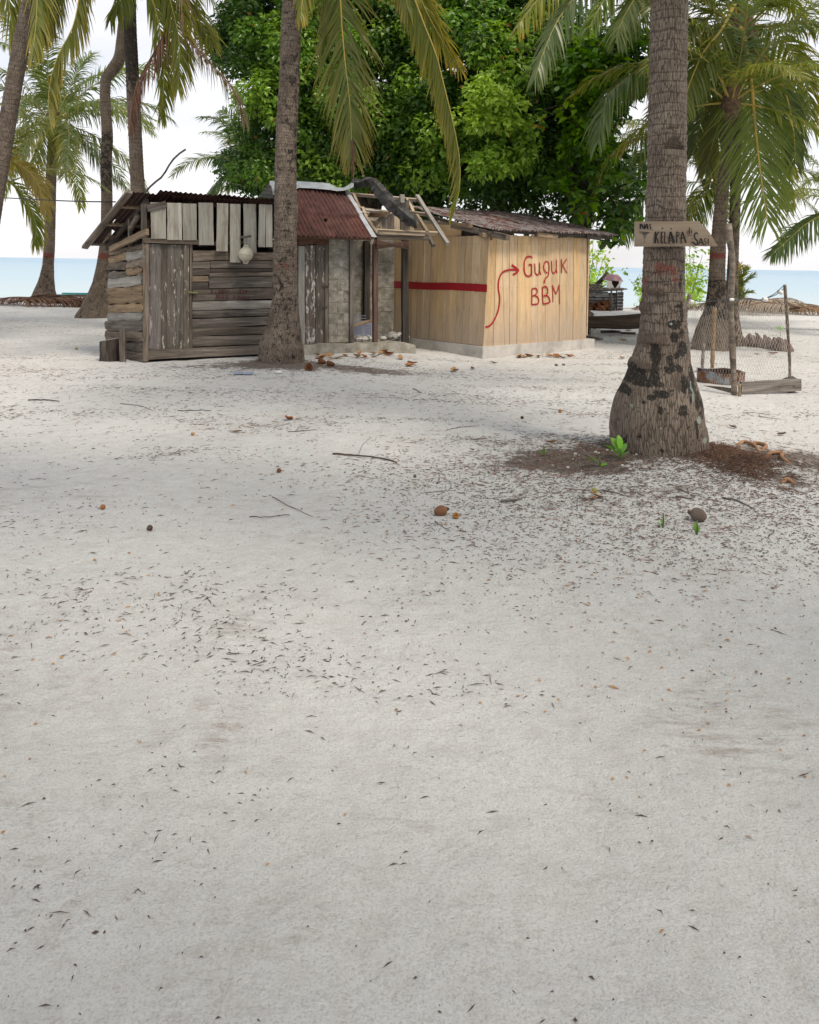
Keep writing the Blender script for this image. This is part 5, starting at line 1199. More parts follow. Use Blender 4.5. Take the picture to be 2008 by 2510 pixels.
# plinth
cz = WR.at(1184, 849).z
pts = [cR+Vector((.05, .05, 0)), c0, cL+(cL-c0)*.35]
V = []; Fc = []
for i, p in enumerate(pts):
    nn = (WR.n if i == 0 else WL.n if i == 2 else (WR.n+WL.n).normalized()*1.3)
    V += [Vector((p.x, p.y, cz))+nn*.055, Vector((p.x, p.y, -.2))+nn*.065, Vector((p.x, p.y, cz))-nn*.25, Vector((p.x, p.y, -.2))-nn*.25]
for i in range(2):
    a = 4*i; Fc += [(a, a+4, a+5, a+1), (a+2, a+6, a+4, a), (a+3, a+7, a+6, a+2)]
Fc += [(0, 1, 3, 2), (8, 10, 11, 9)]
wobj('plinth', [tuple(v) for v in V], [Fc], M_PLINTH, ph)
zq = zoom(1040, 510, .27826)
def v7(wall, xa, xb, yt, yb, xta=None, off=0.0, T=z7):
    """upright plank between bottom pixels xa..xb and top pixels"""
    o_ = random.uniform(-.005, .005)+off; g_ = random.choice((0, .2, .2, .5, .9))
    return quad_plank('plank', wall, T(xta[0]+g_, yt), T(xta[1]-.2, yt), T(xb-.2, yb[1]), T(xa+g_, yb[0]), .022, M_FRESH, ph, o_)
# right wall (T pixels): seams at the top and bottom
tops = [1200.5, 1217, 1231, 1249, 1268, 1304, 1320, 1338, 1373, 1391, 1407, 1423, 1438.5]
bots = [1186, 1208.5, 1236.5, 1249, 1267, 1302, 1318, 1337, 1370, 1388, 1404, 1420, 1437]
ytp = [584, 579, 578, 576, 578, 576, 580, 583, 582, 579, 583, 583, 585]
for i in range(len(tops)-1):
    f0 = (bots[i]-1186)/251; f1 = (bots[i+1]-1186)/251
    v7(WR, bots[i], bots[i+1], ytp[i], (849-17*f0, 849-17*f1), (tops[i], tops[i+1]), T=lambda x, y: (x, y))
tl = [1200, 1181, 1160, 1142, 1124, 1107, 1091, 1074, 1058, 1042, 1026, 1010, 994, 970, 953, 936, 922, 908, 895]
blx = [1185, 1168, 1149, 1131, 1117, 1099, 1083, 1067, 1051, 1035, 1020, 1006, 991, 965, 948, 932, 918, 905, 893]
for i in range(len(tl)-1):
    f0 = (1186-blx[i])/257; f1 = (1186-blx[i+1])/257
    v7(WL, blx[i+1], blx[i], 577+i*.6, (848-30*f1, 848-30*f0), (tl[i+1], tl[i]), T=lambda x, y: (x, y))
# upper sheet of plywood under the roof on the left wall, dark gaps and beams
quad_plank('upper_panel', WL, (1038, 548), (1130, 553), (1130, 577), (1038, 584), .02, M_FRESH, ph, -.06)
quad_plank('upper_panel', WL, (900, 540), (1034, 548), (1034, 590), (900, 600), .02, M_FRESH, ph, -.07)
quad_plank('dark_gap_panel', WL, (1120, 545), (1205, 556), (1205, 588), (1120, 588), .02, M_DARK, ph, -.14)  # dark panel added behind, standing in for the shaded gap under the roof
wplank('roof_beam', WL, (1105, 552), (1240, 582), 14, .09, M_GREY, ph, .10)
wplank('roof_beam', WL, (1107, 549), (1150, 553), 10, .09, M_OCHRE, ph, .2)
wplank('roof_beam', WR, (1205, 564), (1500, 583), 8, .07, M_DARK, ph, .16)
for (xa, xb, y_) in [(1318, 1368, 580), (1183, 1205, 580)]:
    wplank('rafter_end', WR, (xa, y_-6), (xb, y_), 11, .08, M_OCHRE, ph, .22)
wplank('rafter_end', WR, (1440, 578), (1474, 583), 11, .08, M_DARK, ph, .2)
wplank('corner_batten', WR, (1186, 850), (1201, 585), 3.2, .03, M_FRESH, ph, .012)
wplank('nailing_block', WL, (1184, 570), (1186, 583), 8, .06, M_OCHRE, ph, .12); wplank('nailing_block', WL, (1180, 581), (1208, 581), 5, .06, M_OCHRE, ph, .10)
# dark inside: back walls
for (a, b) in ((cR, cR+(cL-c0)*1.3), (cL+(cL-c0)*.3, cR+(cL-c0)*1.3)):
    k_ = (c0-cR).normalized()*.12 if a is cR else Vector((0, 0, 0)); a_ = Vector((a.x, a.y, 1.27))+k_; b_ = Vector((b.x, b.y, 1.27))+k_; board('rear_wall', a_, b_, 2.75 if a is not cR else 2.0, .03, Vector((0, -1, 0)), M_FRESH, ph, seg=1)
for wl_, x0_, x1_, ys2 in ((WR, 1192, 1434, ((598, 596), (707, 700), (838, 826))), (WL, 935, 1180, ((600, 598), (690, 712), (812, 838)))):
    V = []; Fc = []
    for (ya, yb) in ys2:
        for i in range(36):
            t = (i+random.uniform(-.2, .2))/36; x = x0_+(x1_-x0_)*t; y = ya+(yb-ya)*t+random.uniform(-1.5, 1.5); c = wl_.at(x, y, .011); r = .005
            k = len(V); V += [tuple(c+wl_.d*(r*math.cos(a))+Vector((0, 0, r*math.sin(a)))) for a in np.linspace(0, 2*math.pi, 6, endpoint=False)]; Fc.append(tuple(range(k, k+6)))
    o = wobj('nail_heads', V, [Fc], M_RUSTD, ph); o['kind'] = 'stuff'
# red paint
Id = lambda x, y: (x, y)
s7 = lambda pts, w_: ([z7(*p) for p in pts], w_*S7)
ribbon('painted_stripe', WL, [([(929, 695), (960, 697), (1003, 699), (1040, 701), (1110, 702), (1150, 704), (1194, 706.5)], 16.5)], M_REDP, ph, off=.012, rag=.05)
cD = [(882+34*math.cos(a), 693+31*math.sin(a)) for a in np.linspace(0, 2*math.pi, 28)]
wobj('painted_disc', [tuple(WL.at(x, y, .012)) for x, y in cD], [[tuple(range(28))]], M_REDP, ph)
ribbon('painted_arrow', WR, [s7([(1000, 1250), (1040, 1235), (1085, 1170), (1113, 1090), (1121, 1000), (1111, 920), (1115, 850), (1140, 792), (1190, 766), (1280, 768)], 17), s7([(1224, 724), (1255, 745), (1284, 770)], 22), s7([(1284, 768), (1262, 790), (1234, 806)], 18)], M_REDP, ph, off=.012)
sg = lambda pts, w_=40: ([ZG(*p) for p in pts], w_*.09275)
LET = {'G': [sg([(490, 345), (450, 312), (390, 312), (320, 345), (285, 430), (275, 560), (280, 690), (310, 785), (370, 830), (430, 815), (465, 740), (470, 640), (472, 520)], 42), sg([(395, 525), (475, 520)], 50), sg([(468, 825), (470, 700)], 44)],
       'u': [sg([(550, 490), (560, 620), (570, 740), (615, 795), (665, 760), (685, 640), (685, 465)], 38), sg([(685, 700), (720, 790)], 38)],
       'g': [sg([(890, 745), (840, 715), (800, 640), (798, 530), (825, 455), (868, 440), (912, 470), (930, 560), (928, 700), (905, 820), (845, 880), (812, 950), (805, 1022)], 38)],
       'u2': [sg([(997, 420), (1000, 560), (1010, 700), (1042, 750), (1090, 725), (1120, 650), (1125, 395)], 34), sg([(1125, 650), (1145, 755)], 34)],
       'k': [sg([(1258, 370), (1265, 560), (1265, 745)], 36), sg([(1400, 370), (1330, 480), (1275, 550)], 34), sg([(1300, 540), (1340, 620), (1375, 690), (1410, 740)], 30)],
       'B': [sg([(478, 1150), (478, 1380), (475, 1580)], 36), sg([(470, 1172), (560, 1150), (612, 1180), (615, 1250), (570, 1320), (500, 1345)], 36), sg([(500, 1345), (575, 1350), (640, 1400), (660, 1480), (640, 1550), (560, 1572), (470, 1580)], 38)],
       'B2': [sg([(760, 1110), (765, 1350), (778, 1560)], 36), sg([(758, 1130), (840, 1105), (890, 1165), (890, 1260), (860, 1335), (790, 1345)], 44), sg([(790, 1345), (880, 1345), (940, 1425), (958, 1500), (900, 1540), (770, 1560)], 42)],
       'M': [sg([(1022, 1060), (1030, 1300), (1032, 1520)], 32), sg([(1025, 1080), (1070, 1200), (1112, 1305)], 34), sg([(1112, 1305), (1160, 1190), (1200, 1050)], 34), sg([(1198, 1050), (1205, 1300), (1208, 1565)], 32)]}
for k_, st in LET.items(): ribbon('painted_letter', WR, st, M_REDP, ph, off=.012)
# roof: patchy tin falling towards the viewer
E1n = P(1203, 561, 14.25); E2n = P(1513, 576, 16.6); R1n = P(1000, 508, 17.3)
Un = E2n-E1n; Vn = R1n-E1n; nS = 5
nrm = Un.cross(Vn).normalized(); nrm = nrm if nrm.z > 0 else -nrm
for i in range(nS):
    for j, (a, b) in enumerate(((0, .38), (.34, .70), (.66, 1.0))):
        corr('roof_sheet', E1n+Un*(i/nS)+Vn*a+nrm*(.012*j+.004*(i % 2)), Un/nS*1.05, Vn*(b-a), M_RUST2, ph, nv=5, amp=.017, wave=.012)
board('verge_board', E1n-nrm*.04, R1n-nrm*.04, .07, .05, nrm, M_GREY, ph)
# ------------------------------------------------------------------ board sign on the big palm
SG = Wall(Vector((XB, YB-.235, 0)), (1, .02, 0))
sgc = SG.at(1635, 571)
sign = thing('wooden_sign', 'arrow-shaped plywood sign with black hand lettering nailed across the thick palm stem', 'sign', sgc)
out_ = [ZS(50, 100), ZS(1280, 92), ZS(1480, 300), ZS(1650, 575), ZS(48, 582)]
A = [SG.at(*q) for q in out_]; M = frame(A[0], A[1]-A[0], SG.n); Mi = M.inverted()
V = [Mi @ v for v in A]+[Mi @ (v-SG.n*.014) for v in A]
obj('board', mesh_np('board', [tuple(v) for v in V], [[(4, 3, 2, 1, 0), (5, 6, 7, 8, 9)], [(i, (i+1) % 5, (i+1) % 5+5, i+5) for i in range(5)]], [M_PLY]), sign, M)
ss = lambda pts, w_=30: ([ZS(*p) for p in pts], w_*.12754)
ink = [ss([(155, 250), (158, 140)], 24), ss([(158, 145), (185, 150), (188, 195), (160, 205)], 20), ss([(188, 150), (215, 240), (240, 150)], 20), ss([(240, 175), (245, 240)], 14), ss([(235, 250), (285, 145), (300, 250)], 22), ss([(255, 210), (300, 210)], 18),
       ss([(365, 150), (335, 160), (335, 190), (362, 205), (355, 245), (332, 250)], 20), ss([(388, 260), (375, 278)], 14),
       ss([(135, 302), (335, 310)], 14), ss([(180, 328), (305, 332)], 12), ss([(205, 352), (282, 356)], 11), ss([(218, 378), (264, 381)], 10), ss([(222, 402), (262, 404)], 9), ss([(225, 428), (252, 430)], 8), ss([(225, 452), (246, 454)], 7), ss([(228, 475), (242, 476)], 7), ss([(230, 492), (244, 493)], 6),
       ss([(450, 292), (440, 520)], 34), ss([(515, 295), (480, 350), (460, 400), (490, 460), (498, 520)], 26), ss([(562, 300), (555, 515)], 26), ss([(560, 305), (600, 302)], 20), ss([(556, 400), (590, 398)], 18), ss([(552, 512), (592, 510)], 22), ss([(630, 295), (618, 515)], 24), ss([(618, 512), (662, 515)], 24),
       ss([(735, 295), (715, 400), (705, 515)], 24), ss([(735, 300), (770, 400), (800, 520)], 44), ss([(715, 420), (770, 420)], 22), ss([(690, 520), (725, 520)], 14),
       ss([(858, 295), (855, 520)], 28), ss([(858, 300), (895, 305), (898, 360), (865, 385)], 20), ss([(962, 295), (945, 400), (938, 520)], 24), ss([(965, 300), (1000, 400), (1030, 515)], 32), ss([(940, 420), (1000, 420)], 20),
       ss([(1100, 215), (1100, 335)], 22), ss([(1100, 290), (1065, 290), (1055, 325), (1075, 335), (1100, 315)], 18), ss([(1138, 265), (1136, 330)], 20), ss([(1140, 235), (1142, 242)], 16), ss([(1070, 362), (1143, 362)], 14),
       ss([(1262, 345), (1235, 315), (1205, 335), (1200, 400), (1215, 440), (1250, 470), (1245, 540), (1215, 545), (1180, 505), (1150, 500)], 28), ss([(1320, 420), (1300, 480), (1275, 550)], 22), ss([(1325, 425), (1345, 490), (1370, 550)], 28), ss([(1295, 505), (1350, 505)], 18),
       ss([(1425, 425), (1390, 435), (1385, 470), (1420, 495), (1410, 540), (1380, 545)], 18), ss([(1458, 425), (1460, 545)], 22), ss([(1462, 382), (1466, 390)], 22), ss([(1508, 545), (1514, 552)], 24)]
ribbon('painted_lettering', SG, ink, M_INK, sign, off=.004, rag=.12)
for x, y in ((755, 238), (745, 465), (585, 228)):
    p = SG.at(*ZS(x, y), .003); V, Fc = lathe([(.0, .0025), (.006, .002), (.007, 0)], 8); obj('nail', mesh_np('nail', V, [Fc], [M_RUST]), sign, frame(p, Vector((1, 0, 0)), SG.n))

# ------------------------------------------------------------------ float on the hut
fp = FA.at(602.6, 623.5, .17)
fl_ = thing('fishing_float', 'round cream plastic fishing float hanging below the whitewashed boards', 'float', fp)
pr = [(.122*math.sin(a), -.122*math.cos(a)) for a in np.linspace(.05, math.pi-.05, 14)]
V, Fc = lathe(pr, 22); obj('ball', mesh_np('ball', V, [Fc], [M_FLOAT], smooth=True), fl_, Matrix.Translation(fp))
V, Fc = lathe([(.119, -.008), (.129, -.006), (.129, .006), (.119, .008)], 22); obj('rim', mesh_np('rim', V, [Fc], [M_FLOAT], smooth=True), fl_, Matrix.Translation(fp) @ Matrix.Rotation(R(4), 4, 'Y'))
for s in (1, -1):
    tp = [fp+Vector((.038*math.cos(a), 0, s*(.112+.034*math.sin(a)))) for a in np.linspace(0, math.pi, 9)]
    tube_obj('lug', tp, .014, M_FLOAT, fl_, 7)
tube_obj('cord', [fp+Vector((0, 0, .145)), fp+Vector((.01, .02, .25)), FA.at(*Z6(425, 545), .11)], .005, M_ROPE, fl_, 5)
pg = FA.at(*Z6(380, 552), .10); pe_ = FA.at(*Z6(462, 540), .26)
tag(board('peg_board', pg, pe_, .055, .03, Vector((0, 0, 1)), M_GREY, None), 'short grey stick jutting out between the whitewashed boards above the float', 'stick')

# ------------------------------------------------------------------ stump, stake, bent pole, cable, teal pole
sp_ = P(269, 878, 13.15); sp_.z = gh(sp_.x, sp_.y)
st = thing('tree_stump', 'sawn dark bark stump standing beside the left wall of the grey hut', 'stump', sp_)
r_ = 24*13.1/F; prof = [(r_*1.06, -.1), (r_*1.02, 0), (r_*.98, .12), (r_*1.0, .25), (r_*.99, .34)]
V, Fc = lathe(prof, 22); V = [(x*(1+.07*fn(x*14, y*14+z*5, 1)), y*(1+.07*fn(x*14, y*14+z*5, 1)), z+(.03*x/r_ if z > .3 else 0)) for x, y, z in V]
obj('bark', mesh_np('bark', V, [Fc], [M_STUMPB], smooth=True), st, Matrix.Translation(sp_))
top = [V[4*22+q] for q in range(22)]; obj('cut_face', mesh_np('cut_face', top, [[tuple(range(22))]], [M_GREYL]), st, Matrix.Translation(sp_))
a = P(299, 808, 12.95); b = P(300, 890, 12.95)
tag(board('stake', b-Vector((0, 0, .12)), a, 13.5*12.95/F, .06, Vector((0, -1, 0)), M_GREY, None, jit=.004, seg=4), 'flat upright stake driven in between the dark stump and the grey hut corner', 'stake')
bp = [P(340, 560, 15.6), P(350, 490, 15.4), P(358, 469, 15.3), P(381, 446, 15.2), P(399, 431, 15.1), P(410, 413, 15.05), P(420, 396, 15), P(440, 376, 15), P(455, 366, 14.95)]
g_ = bp[0].copy(); g_ = Vector((g_.x-.1, 15.7, gh(g_.x-.1, 15.7)-.1)); S = [Vector(q) for q in spline([g_]+bp, 30)]
tag(tube_obj('bent_pole', S, list(np.interp(np.linspace(0, 1, 30), [0, 1], [.028, .017])), M_TWIG, None, 8), 'crooked bare grey pole leaning behind the lean-to roof and sticking up against the sky', 'pole')
cw = [P(-400, 470, 30), P(69, 487.5, 17), P(132, 491, 15.5), P(200, 493.5, 14.4), P(255, 494.5, 13.7), P(283, 494.5, 13.35)]
tag(tube_obj('cable', [Vector(q) for q in spline(cw, 26)], .012, M_CABLE, None, 5), 'black twisted cable strung from the left to the lean-to roof edge', 'cable')
a = P(140, 724, 33); b = P(224, 724.5, 32.2)
tp_ = thing('teal_pole', 'long teal painted outrigger pole lying at the water edge left of the hut', 'pole', Vector((a.x, a.y, gh(a.x, a.y))))
tube_obj('pole', [a, a.lerp(b, .5)+Vector((0, 0, .02)), b], [.05, .055, .05], M_TEAL, tp_, 8); tube_obj('pole', [a+Vector((.1, .25, .08)), b+Vector((.1, .25, .07))], [.03, .03], M_TEAL, tp_, 6)

# ------------------------------------------------------------------ crate, plank across it, rubble
ca = P(869, 812, 15.05); cb = P(911, 812, 15.05); zt = P(890, 796, 15.05).z; zb_ = P(890, 822, 15.05).z
cr = thing('plastic_crate', 'pale lavender plastic fish crate wedged behind the porch post', 'crate', Vector(((ca.x+cb.x)/2, ca.y, zb_)))
def crate(parent):
    W_, Dp, H = cb.x-ca.x, .30, zt-zb_+.02
    def bar(name, p, q, w_, t_, n_): board(name, p, q, w_, t_, n_, M_CRATE, parent, seg=1)
    o_ = Vector((ca.x, ca.y, zb_))
    for (u, v, n_) in ((Vector((W_, 0, 0)), Vector((0, 0, 0)), Vector((0, -1, 0))), (Vector((W_, 0, 0)), Vector((0, Dp, 0)), Vector((0, 1, 0)))):
        f = o_+v
        for k in range(6): bar('slat', f+Vector((0, 0, H*(k+.3)/6)), f+u+Vector((0, 0, H*(k+.3)/6)), .012, .01, n_)
        for k in range(9): bar('slat', f+u*(k/8)+n_*.004, f+u*(k/8)+Vector((0, 0, H))+n_*.004, .022 if k in (0, 4, 8) else .010, .01, n_)
        bar('rim', f+Vector((0, 0, H))+n_*.008, f+u+Vector((0, 0, H))+n_*.008, .03, .02, n_)
    for xx in (0, W_):
        for k in range(6): bar('slat', o_+Vector((xx, 0, H*(k+.3)/6)), o_+Vector((xx, Dp, H*(k+.3)/6)), .012, .01, Vector((1, 0, 0)))
        bar('rim', o_+Vector((xx, 0, H)), o_+Vector((xx, Dp, H)), .03, .02, Vector((1, 0, 0)))
    me = mesh_np('base', [(0, 0, 0), (W_, 0, 0), (W_, Dp, 0), (0, Dp, 0), (0, 0, -.012), (W_, 0, -.012), (W_, Dp, -.012), (0, Dp, -.012)], [[(0, 1, 2, 3), (7, 6, 5, 4), (0, 4, 5, 1), (1, 5, 6, 2), (2, 6, 7, 3), (3, 7, 4, 0)]], [M_CRATE]); obj('base', me, parent, Matrix.Translation(o_+Vector((0, 0, .006))))
    back = o_+Vector((0, Dp, H)); 
    for k in range(3): bar('slat', back+Vector((0, .02, .02+k*.05)), back+Vector((W_*.6, .02, .03+k*.05)), .014, .01, Vector((0, -1, 0)))
crate(cr)
a = PW.at(866, 797, -.05); b = PW.at(914, 786.5, -.05)
tag(board('crate_plank', a, b, pxw(8.5, a), .03, PW.n, M_OCHRE, None), 'tan plank fixed between two posts across the front of the plastic crate', 'plank')
def rock(r, seed, mat, name='stone', sq=.7):
    V, Fc = lathe([(.05*r, -r*sq), (.7*r, -r*sq*.75), (r, 0), (.72*r, r*sq*.7), (.05*r, r*sq)], 8)
    V = [(x*(1+.45*fn(x/r, y/r+z/r, 1.1, seed)), y*(1+.45*fn(y/r, x/r-z/r, 1.1, seed+3)), z*(1+.4*fn(x/r, y/r, 1.3, seed+7))) for x, y, z in V]
    return mesh_np(name, V, [Fc], [mat])
RK = [rock(1, s*5.3, M_CORAL) for s in range(6)]
rr2 = random.Random(3)
for i in range(34):
    x = rr2.uniform(930, 1000); p = FA.at(x, 840, -.15-rr2.random()*.75); p.z = SLABZ
    if i < 5: p = FA.at(rr2.uniform(871, 905), 840, -.15-rr2.random()*.3); p.z = SLABZ
    r = rr2.uniform(.022, .07) if i > 6 else rr2.uniform(.06, .10)
    o = obj('stone', RK[i % 6], None, Matrix.Translation(p+Vector((0, 0, r*.4+(.06*rr2.random() if i > 14 else 0)))) @ Matrix.Rotation(rr2.random()*6, 4, 'Z') @ Matrix.Scale(r, 4))
    tag(o, 'white broken coral stone in the rubble on the porch slab', 'stone', 'coral rubble on the porch slab')
p = FA.at(888, 835, -.25); p.z = SLABZ+.03
o = obj('stone', rock(.14, 40, M_SLAB, sq=.5), None, Matrix.Translation(p)); tag(o, 'dark grey block under the plastic crate', 'stone')

# ------------------------------------------------------------------ canoe on blocks
Yc = 19.6
def can(px, py, dy=0.0): return P(px, py, Yc+dy)
cn = thing('canoe', 'dark wooden dugout canoe resting on blocks behind the bright plank hut', 'canoe', Vector((can(1500, 815).x, Yc, gh(can(1500, 815).x, Yc))))
st_ = [(1300, 776, 798), (1360, 778, 803), (1437, 777.5, 805), (1480, 778, 807.5), (1515, 777, 809), (1550, 774.5, 809.5), (1585, 771, 807), (1610, 768, 800), (1632, 764, 784)]
V = []; Fc = []; nst = len(st_)
for i, (x, yt, yb) in enumerate(st_):
    c = can(x, yt); zt_, zb2 = c.z, can(x, yb).z; wd = .27*(1 if i < 6 else (.85, .55, .05)[i-6]) if i > 0 else .12
    for (u, t) in ((-1, 1), (-.96, .55), (-.72, .12), (0, 0), (.72, .12), (.96, .55), (1, 1), (.86, .97), (.7, .3), (0, .15), (-.7, .3), (-.86, .97)):
        V.append((c.x, Yc+.27+u*wd, zb2+(zt_-zb2)*t))
for i in range(nst-1):
    for q in range(12): a = i*12; Fc.append((a+q, a+(q+1) % 12, a+12+(q+1) % 12, a+12+q))
wobj('hull', V, [Fc, [tuple(range(11, -1, -1)), tuple(range((nst-1)*12, nst*12))]], M_CANOE, cn, smooth=False)
for x in (1340, 1460, 1560):
    a = can(x, 779.5); board('thwart', Vector((a.x, Yc+.06, a.z-.03)), Vector((a.x, Yc+.48, a.z-.03)), .12, .03, Vector((0, 0, 1)), M_GREY, cn)
for (x0, x1, y0, y1, yy, mt, lab) in [(1449, 1472, 807, 826, 19.65, M_CORAL, 'pale concrete block propping the canoe near the hut corner'), (1472, 1522, 811, 828, 20.2, M_GREY, 'low grey timber chock under the middle of the canoe'), (1420, 1449, 806, 826, 20.0, M_DARK, 'dark timber chock under the canoe by the hut corner')]:
    a = P(x0, y0, yy); b = P(x1, y1, yy); gz = gh(a.x, yy)
    o = board('prop_block', Vector((a.x, yy, (a.z+gz)/2)), Vector((b.x, yy, (a.z+gz)/2)), a.z-gz+.02, .22, Vector((0, -1, 0)), mt, None, jit=.01); tag(o, lab, 'block')
for (a, b, w_, lab) in [((1437, 826), (1474, 834), .09, 'dark weathered board lying flat by the hut corner below the canoe'), ((1522, 818), (1558, 820), .12, 'grey driftwood board on the sand below the canoe bow')]:
    A_, B_ = G(*a), G(*b); o = board('loose_board', A_+Vector((0, 0, .035)), B_+Vector((0, 0, .045)), w_, .03, Vector((0, -.2, 1)), M_GREY, None, jit=.006); tag(o, lab, 'board')
for (x, y, lab) in [(1440, 765, 'upright dark crate board leaning behind the canoe at the hut corner')]:
    a = P(1440, 777, 20.4); b = P(1450, 764, 20.6); tag(board('leaning_board', Vector((a.x, a.y, a.z-.2)), b, .2, .04, Vector((.4, -1, .2)), M_OCHRE, None), lab, 'board')

# ------------------------------------------------------------------ copra stand by the water
Ys = 28.5
sg0 = P(1480, 763, Ys); gz = gh(sg0.x, Ys)
cs = thing('copra_stand', 'low smoking stand of sticks and corrugated tin stacked with coconut husks by the water', 'stand', Vector((sg0.x, Ys, gz)))
Q = lambda x, y, d=0.0: P(*ZC(x, y), Ys+d)
for (x, yt, yb, w_, d, mt) in [(702, 500, 885, 34, 0, M_TWIG), (795, 500, 880, 24, .3, M_DARK), (300, 500, 885, 26, 0, M_TWIG), (880, 500, 870, 22, 1.1, M_TWIG)]:
    a, b = Q(x, yb, d), Q(x+8, yt, d); tube_obj('post', [a-Vector((0, 0, .1)), a.lerp(b, .5)+Vector((.012, 0, 0)), b], pxw(w_*.139, a)/2, mt, cs, 7)
tube_obj('rail', [Q(150, 480), Q(275, 498), Q(480, 508), Q(700, 505), Q(860, 488), Q(990, 492)], [.04, .04, .045, .045, .05, .02], M_TWIG, cs, 7)
tube_obj('rail', [Q(150, 520, 1.1), Q(500, 520, 1.1), Q(920, 505, 1.1)], .035, M_TWIG, cs, 6)
for k in range(9): a = Q(200+k*75, 505, 0); tube_obj('slat', [a+Vector((0, -.05, .04)), a+Vector((0.02, 1.2, .04))], .022, M_TWIG, cs, 5)
wl = Q(812, 870, .45); wr = Q(915, 862, .45); hz = Q(812, 535, .45).z-wl.z
corr('tin_sheet', Vector((wl.x, wl.y, wl.z)), Vector((0, 0, hz)), Vector((wr.x-wl.x, .02, 0)), M_TIN, cs, pitch=.11, amp=.02, nv=4)
wl = Q(655, 880, .35); wr = Q(785, 880, .35)
corr('tin_sheet', Vector((wl.x, wl.y, wl.z)), Vector((0, 0, hz*.95)), Vector((wr.x-wl.x, .02, 0)), M_TIN, cs, pitch=.11, amp=.02, nv=4)
wl = Q(150, 870, 1.3); wr = Q(920, 870, 1.3)
corr('tin_sheet', Vector((wl.x, wl.y, wl.z)), Vector((0, 0, hz)), Vector((wr.x-wl.x, .02, 0)), M_TIN, cs, pitch=.11, amp=.02, nv=4)
wl = Q(150, 600, -.05); wr = Q(655, 590, -.05)
corr('tin_sheet', Vector((wl.x, wl.y, wl.z)), Vector((0, .04, Q(150, 530).z-wl.z)), Vector((wr.x-wl.x, 0, 0)), M_TIN, cs, pitch=.11, amp=.02, nv=4)
# husks stacked in it
def half_husk(r, mat, seed=0, name='coconut_husk'):
    n = 14; V = []; Fc = []
    prof = [(0.02, -1), (.5, -.86), (.86, -.5), (1, 0), (1.0, .12), (.86, .10), (.76, -.38), (.42, -.72), (.02, -.82)]
    V, Fc = lathe([(a*r, b*r*1.05) for a, b in prof], n)
    V = [(x*(1+.10*fn(x*9, y*9, 1, seed)), y*(1+.10*fn(y*9, x*9, 1, seed)), z+(.12*r*fn(x*12, y*12, 1, seed) if z > -.1*r else 0)) for x, y, z in V]
    return mesh_np(name, V, [Fc], [mat], smooth=True)
HK = [half_husk(.13, M_HUSK, s) for s in range(4)]
rr3 = random.Random(6)
for i in range(46):
    x = rr3.uniform(150, 660); lv = rr3.choice([0, 0, 1, 1, 2]); y = 870-lv*62+rr3.uniform(-14, 14)
    M = Matrix.Translation(Q(x, y-24, .12+rr3.random()*.6)) @ Matrix.Rotation(rr3.uniform(0, 6.3), 4, 'Z') @ Matrix.Rotation(rr3.uniform(-1.6, 1.9), 4, 'X') @ Matrix.Scale(rr3.uniform(.7, 1.1), 4)
    tag(obj('coconut_husk', HK[i % 4], None, M), 'brown coconut husk in the stack under the stick stand', 'husk', 'husks stacked under the copra stand')
# basin, foam and firewood on top
bs = Q(740, 420, .5)
ba = thing('metal_basin', 'upturned purple enamel basin on the stick stand', 'basin', bs)
V, Fc = lathe([(.36, 0), (.345, .03), (.315, .06), (.26, .15), (.16, .215), (.01, .235), (.01, .215), (.15, .195), (.25, .13), (.30, .05), (.345, -.005)], 22)
obj('bowl', mesh_np('bowl', V, [Fc], [M_PURPLE], smooth=True), ba, Matrix.Translation(Q(740, 345, .5)) @ Matrix.Rotation(R(4), 4, 'Y'))
V, Fc = lathe([(.02, -.34), (.15, -.33), (.20, -.2), (.22, -.02), (.2, .02)], 16); obj('pot', mesh_np('pot', V, [Fc], [M_RUSTD], smooth=True), ba, Matrix.Translation(Q(770, 345, .6)))
for (pts, lab) in [([(632, 345), (715, 348), (722, 400), (745, 435), (760, 470), (640, 488)], 'broken white foam box piece left under the upturned basin'), ([(850, 345), (898, 345), (885, 400), (860, 440), (845, 475), (770, 488), (800, 465), (825, 430), (850, 390)], 'broken white foam box piece right under the upturned basin')]:
    A_ = [Q(x, y, .05) for x, y in pts]; V = [tuple(v) for v in A_]+[tuple(v+Vector((0, .05, 0))) for v in A_]; k = len(A_)
    o = wobj('foam_piece', V, [[tuple(range(k-1, -1, -1)), tuple(range(k, 2*k))], [(i, (i+1) % k, (i+1) % k+k, i+k) for i in range(k)]], M_WHITEP); tag(o, lab, 'foam box')
a = Q(440, 420, .7); b = Q(655, 205, .7)
tag(tube_obj('log', [a, a.lerp(b, .5)+Vector((.03, 0, .02)), b], [.07, .08, .10], M_BARK2, None, 9), 'thick dark branch propped up on the stick stand beside the basin', 'log')
V = []; Fc = []; rb = random.Random(2)
for i in range(60):
    c = Q(rb.uniform(180, 500), rb.uniform(390, 480), rb.uniform(.1, 1)); d = Vector((rb.uniform(-1, 1), rb.uniform(-.5, .5), rb.uniform(-.25, .25))).normalized()*rb.uniform(.15, .35)
    v, f, cp = tube([c-d, c+Vector((0, 0, rb.uniform(-.03, .03))), c+d], .011, 5); k = len(V); V += [tuple(q) for q in v]; Fc += [tuple(q+k for q in g) for g in f]
o = wobj('firewood_bundle', V, [Fc], M_TWIG, smooth=True); o['kind'] = 'stuff'; o['label'] = 'tangle of dry twigs heaped on the stick stand'

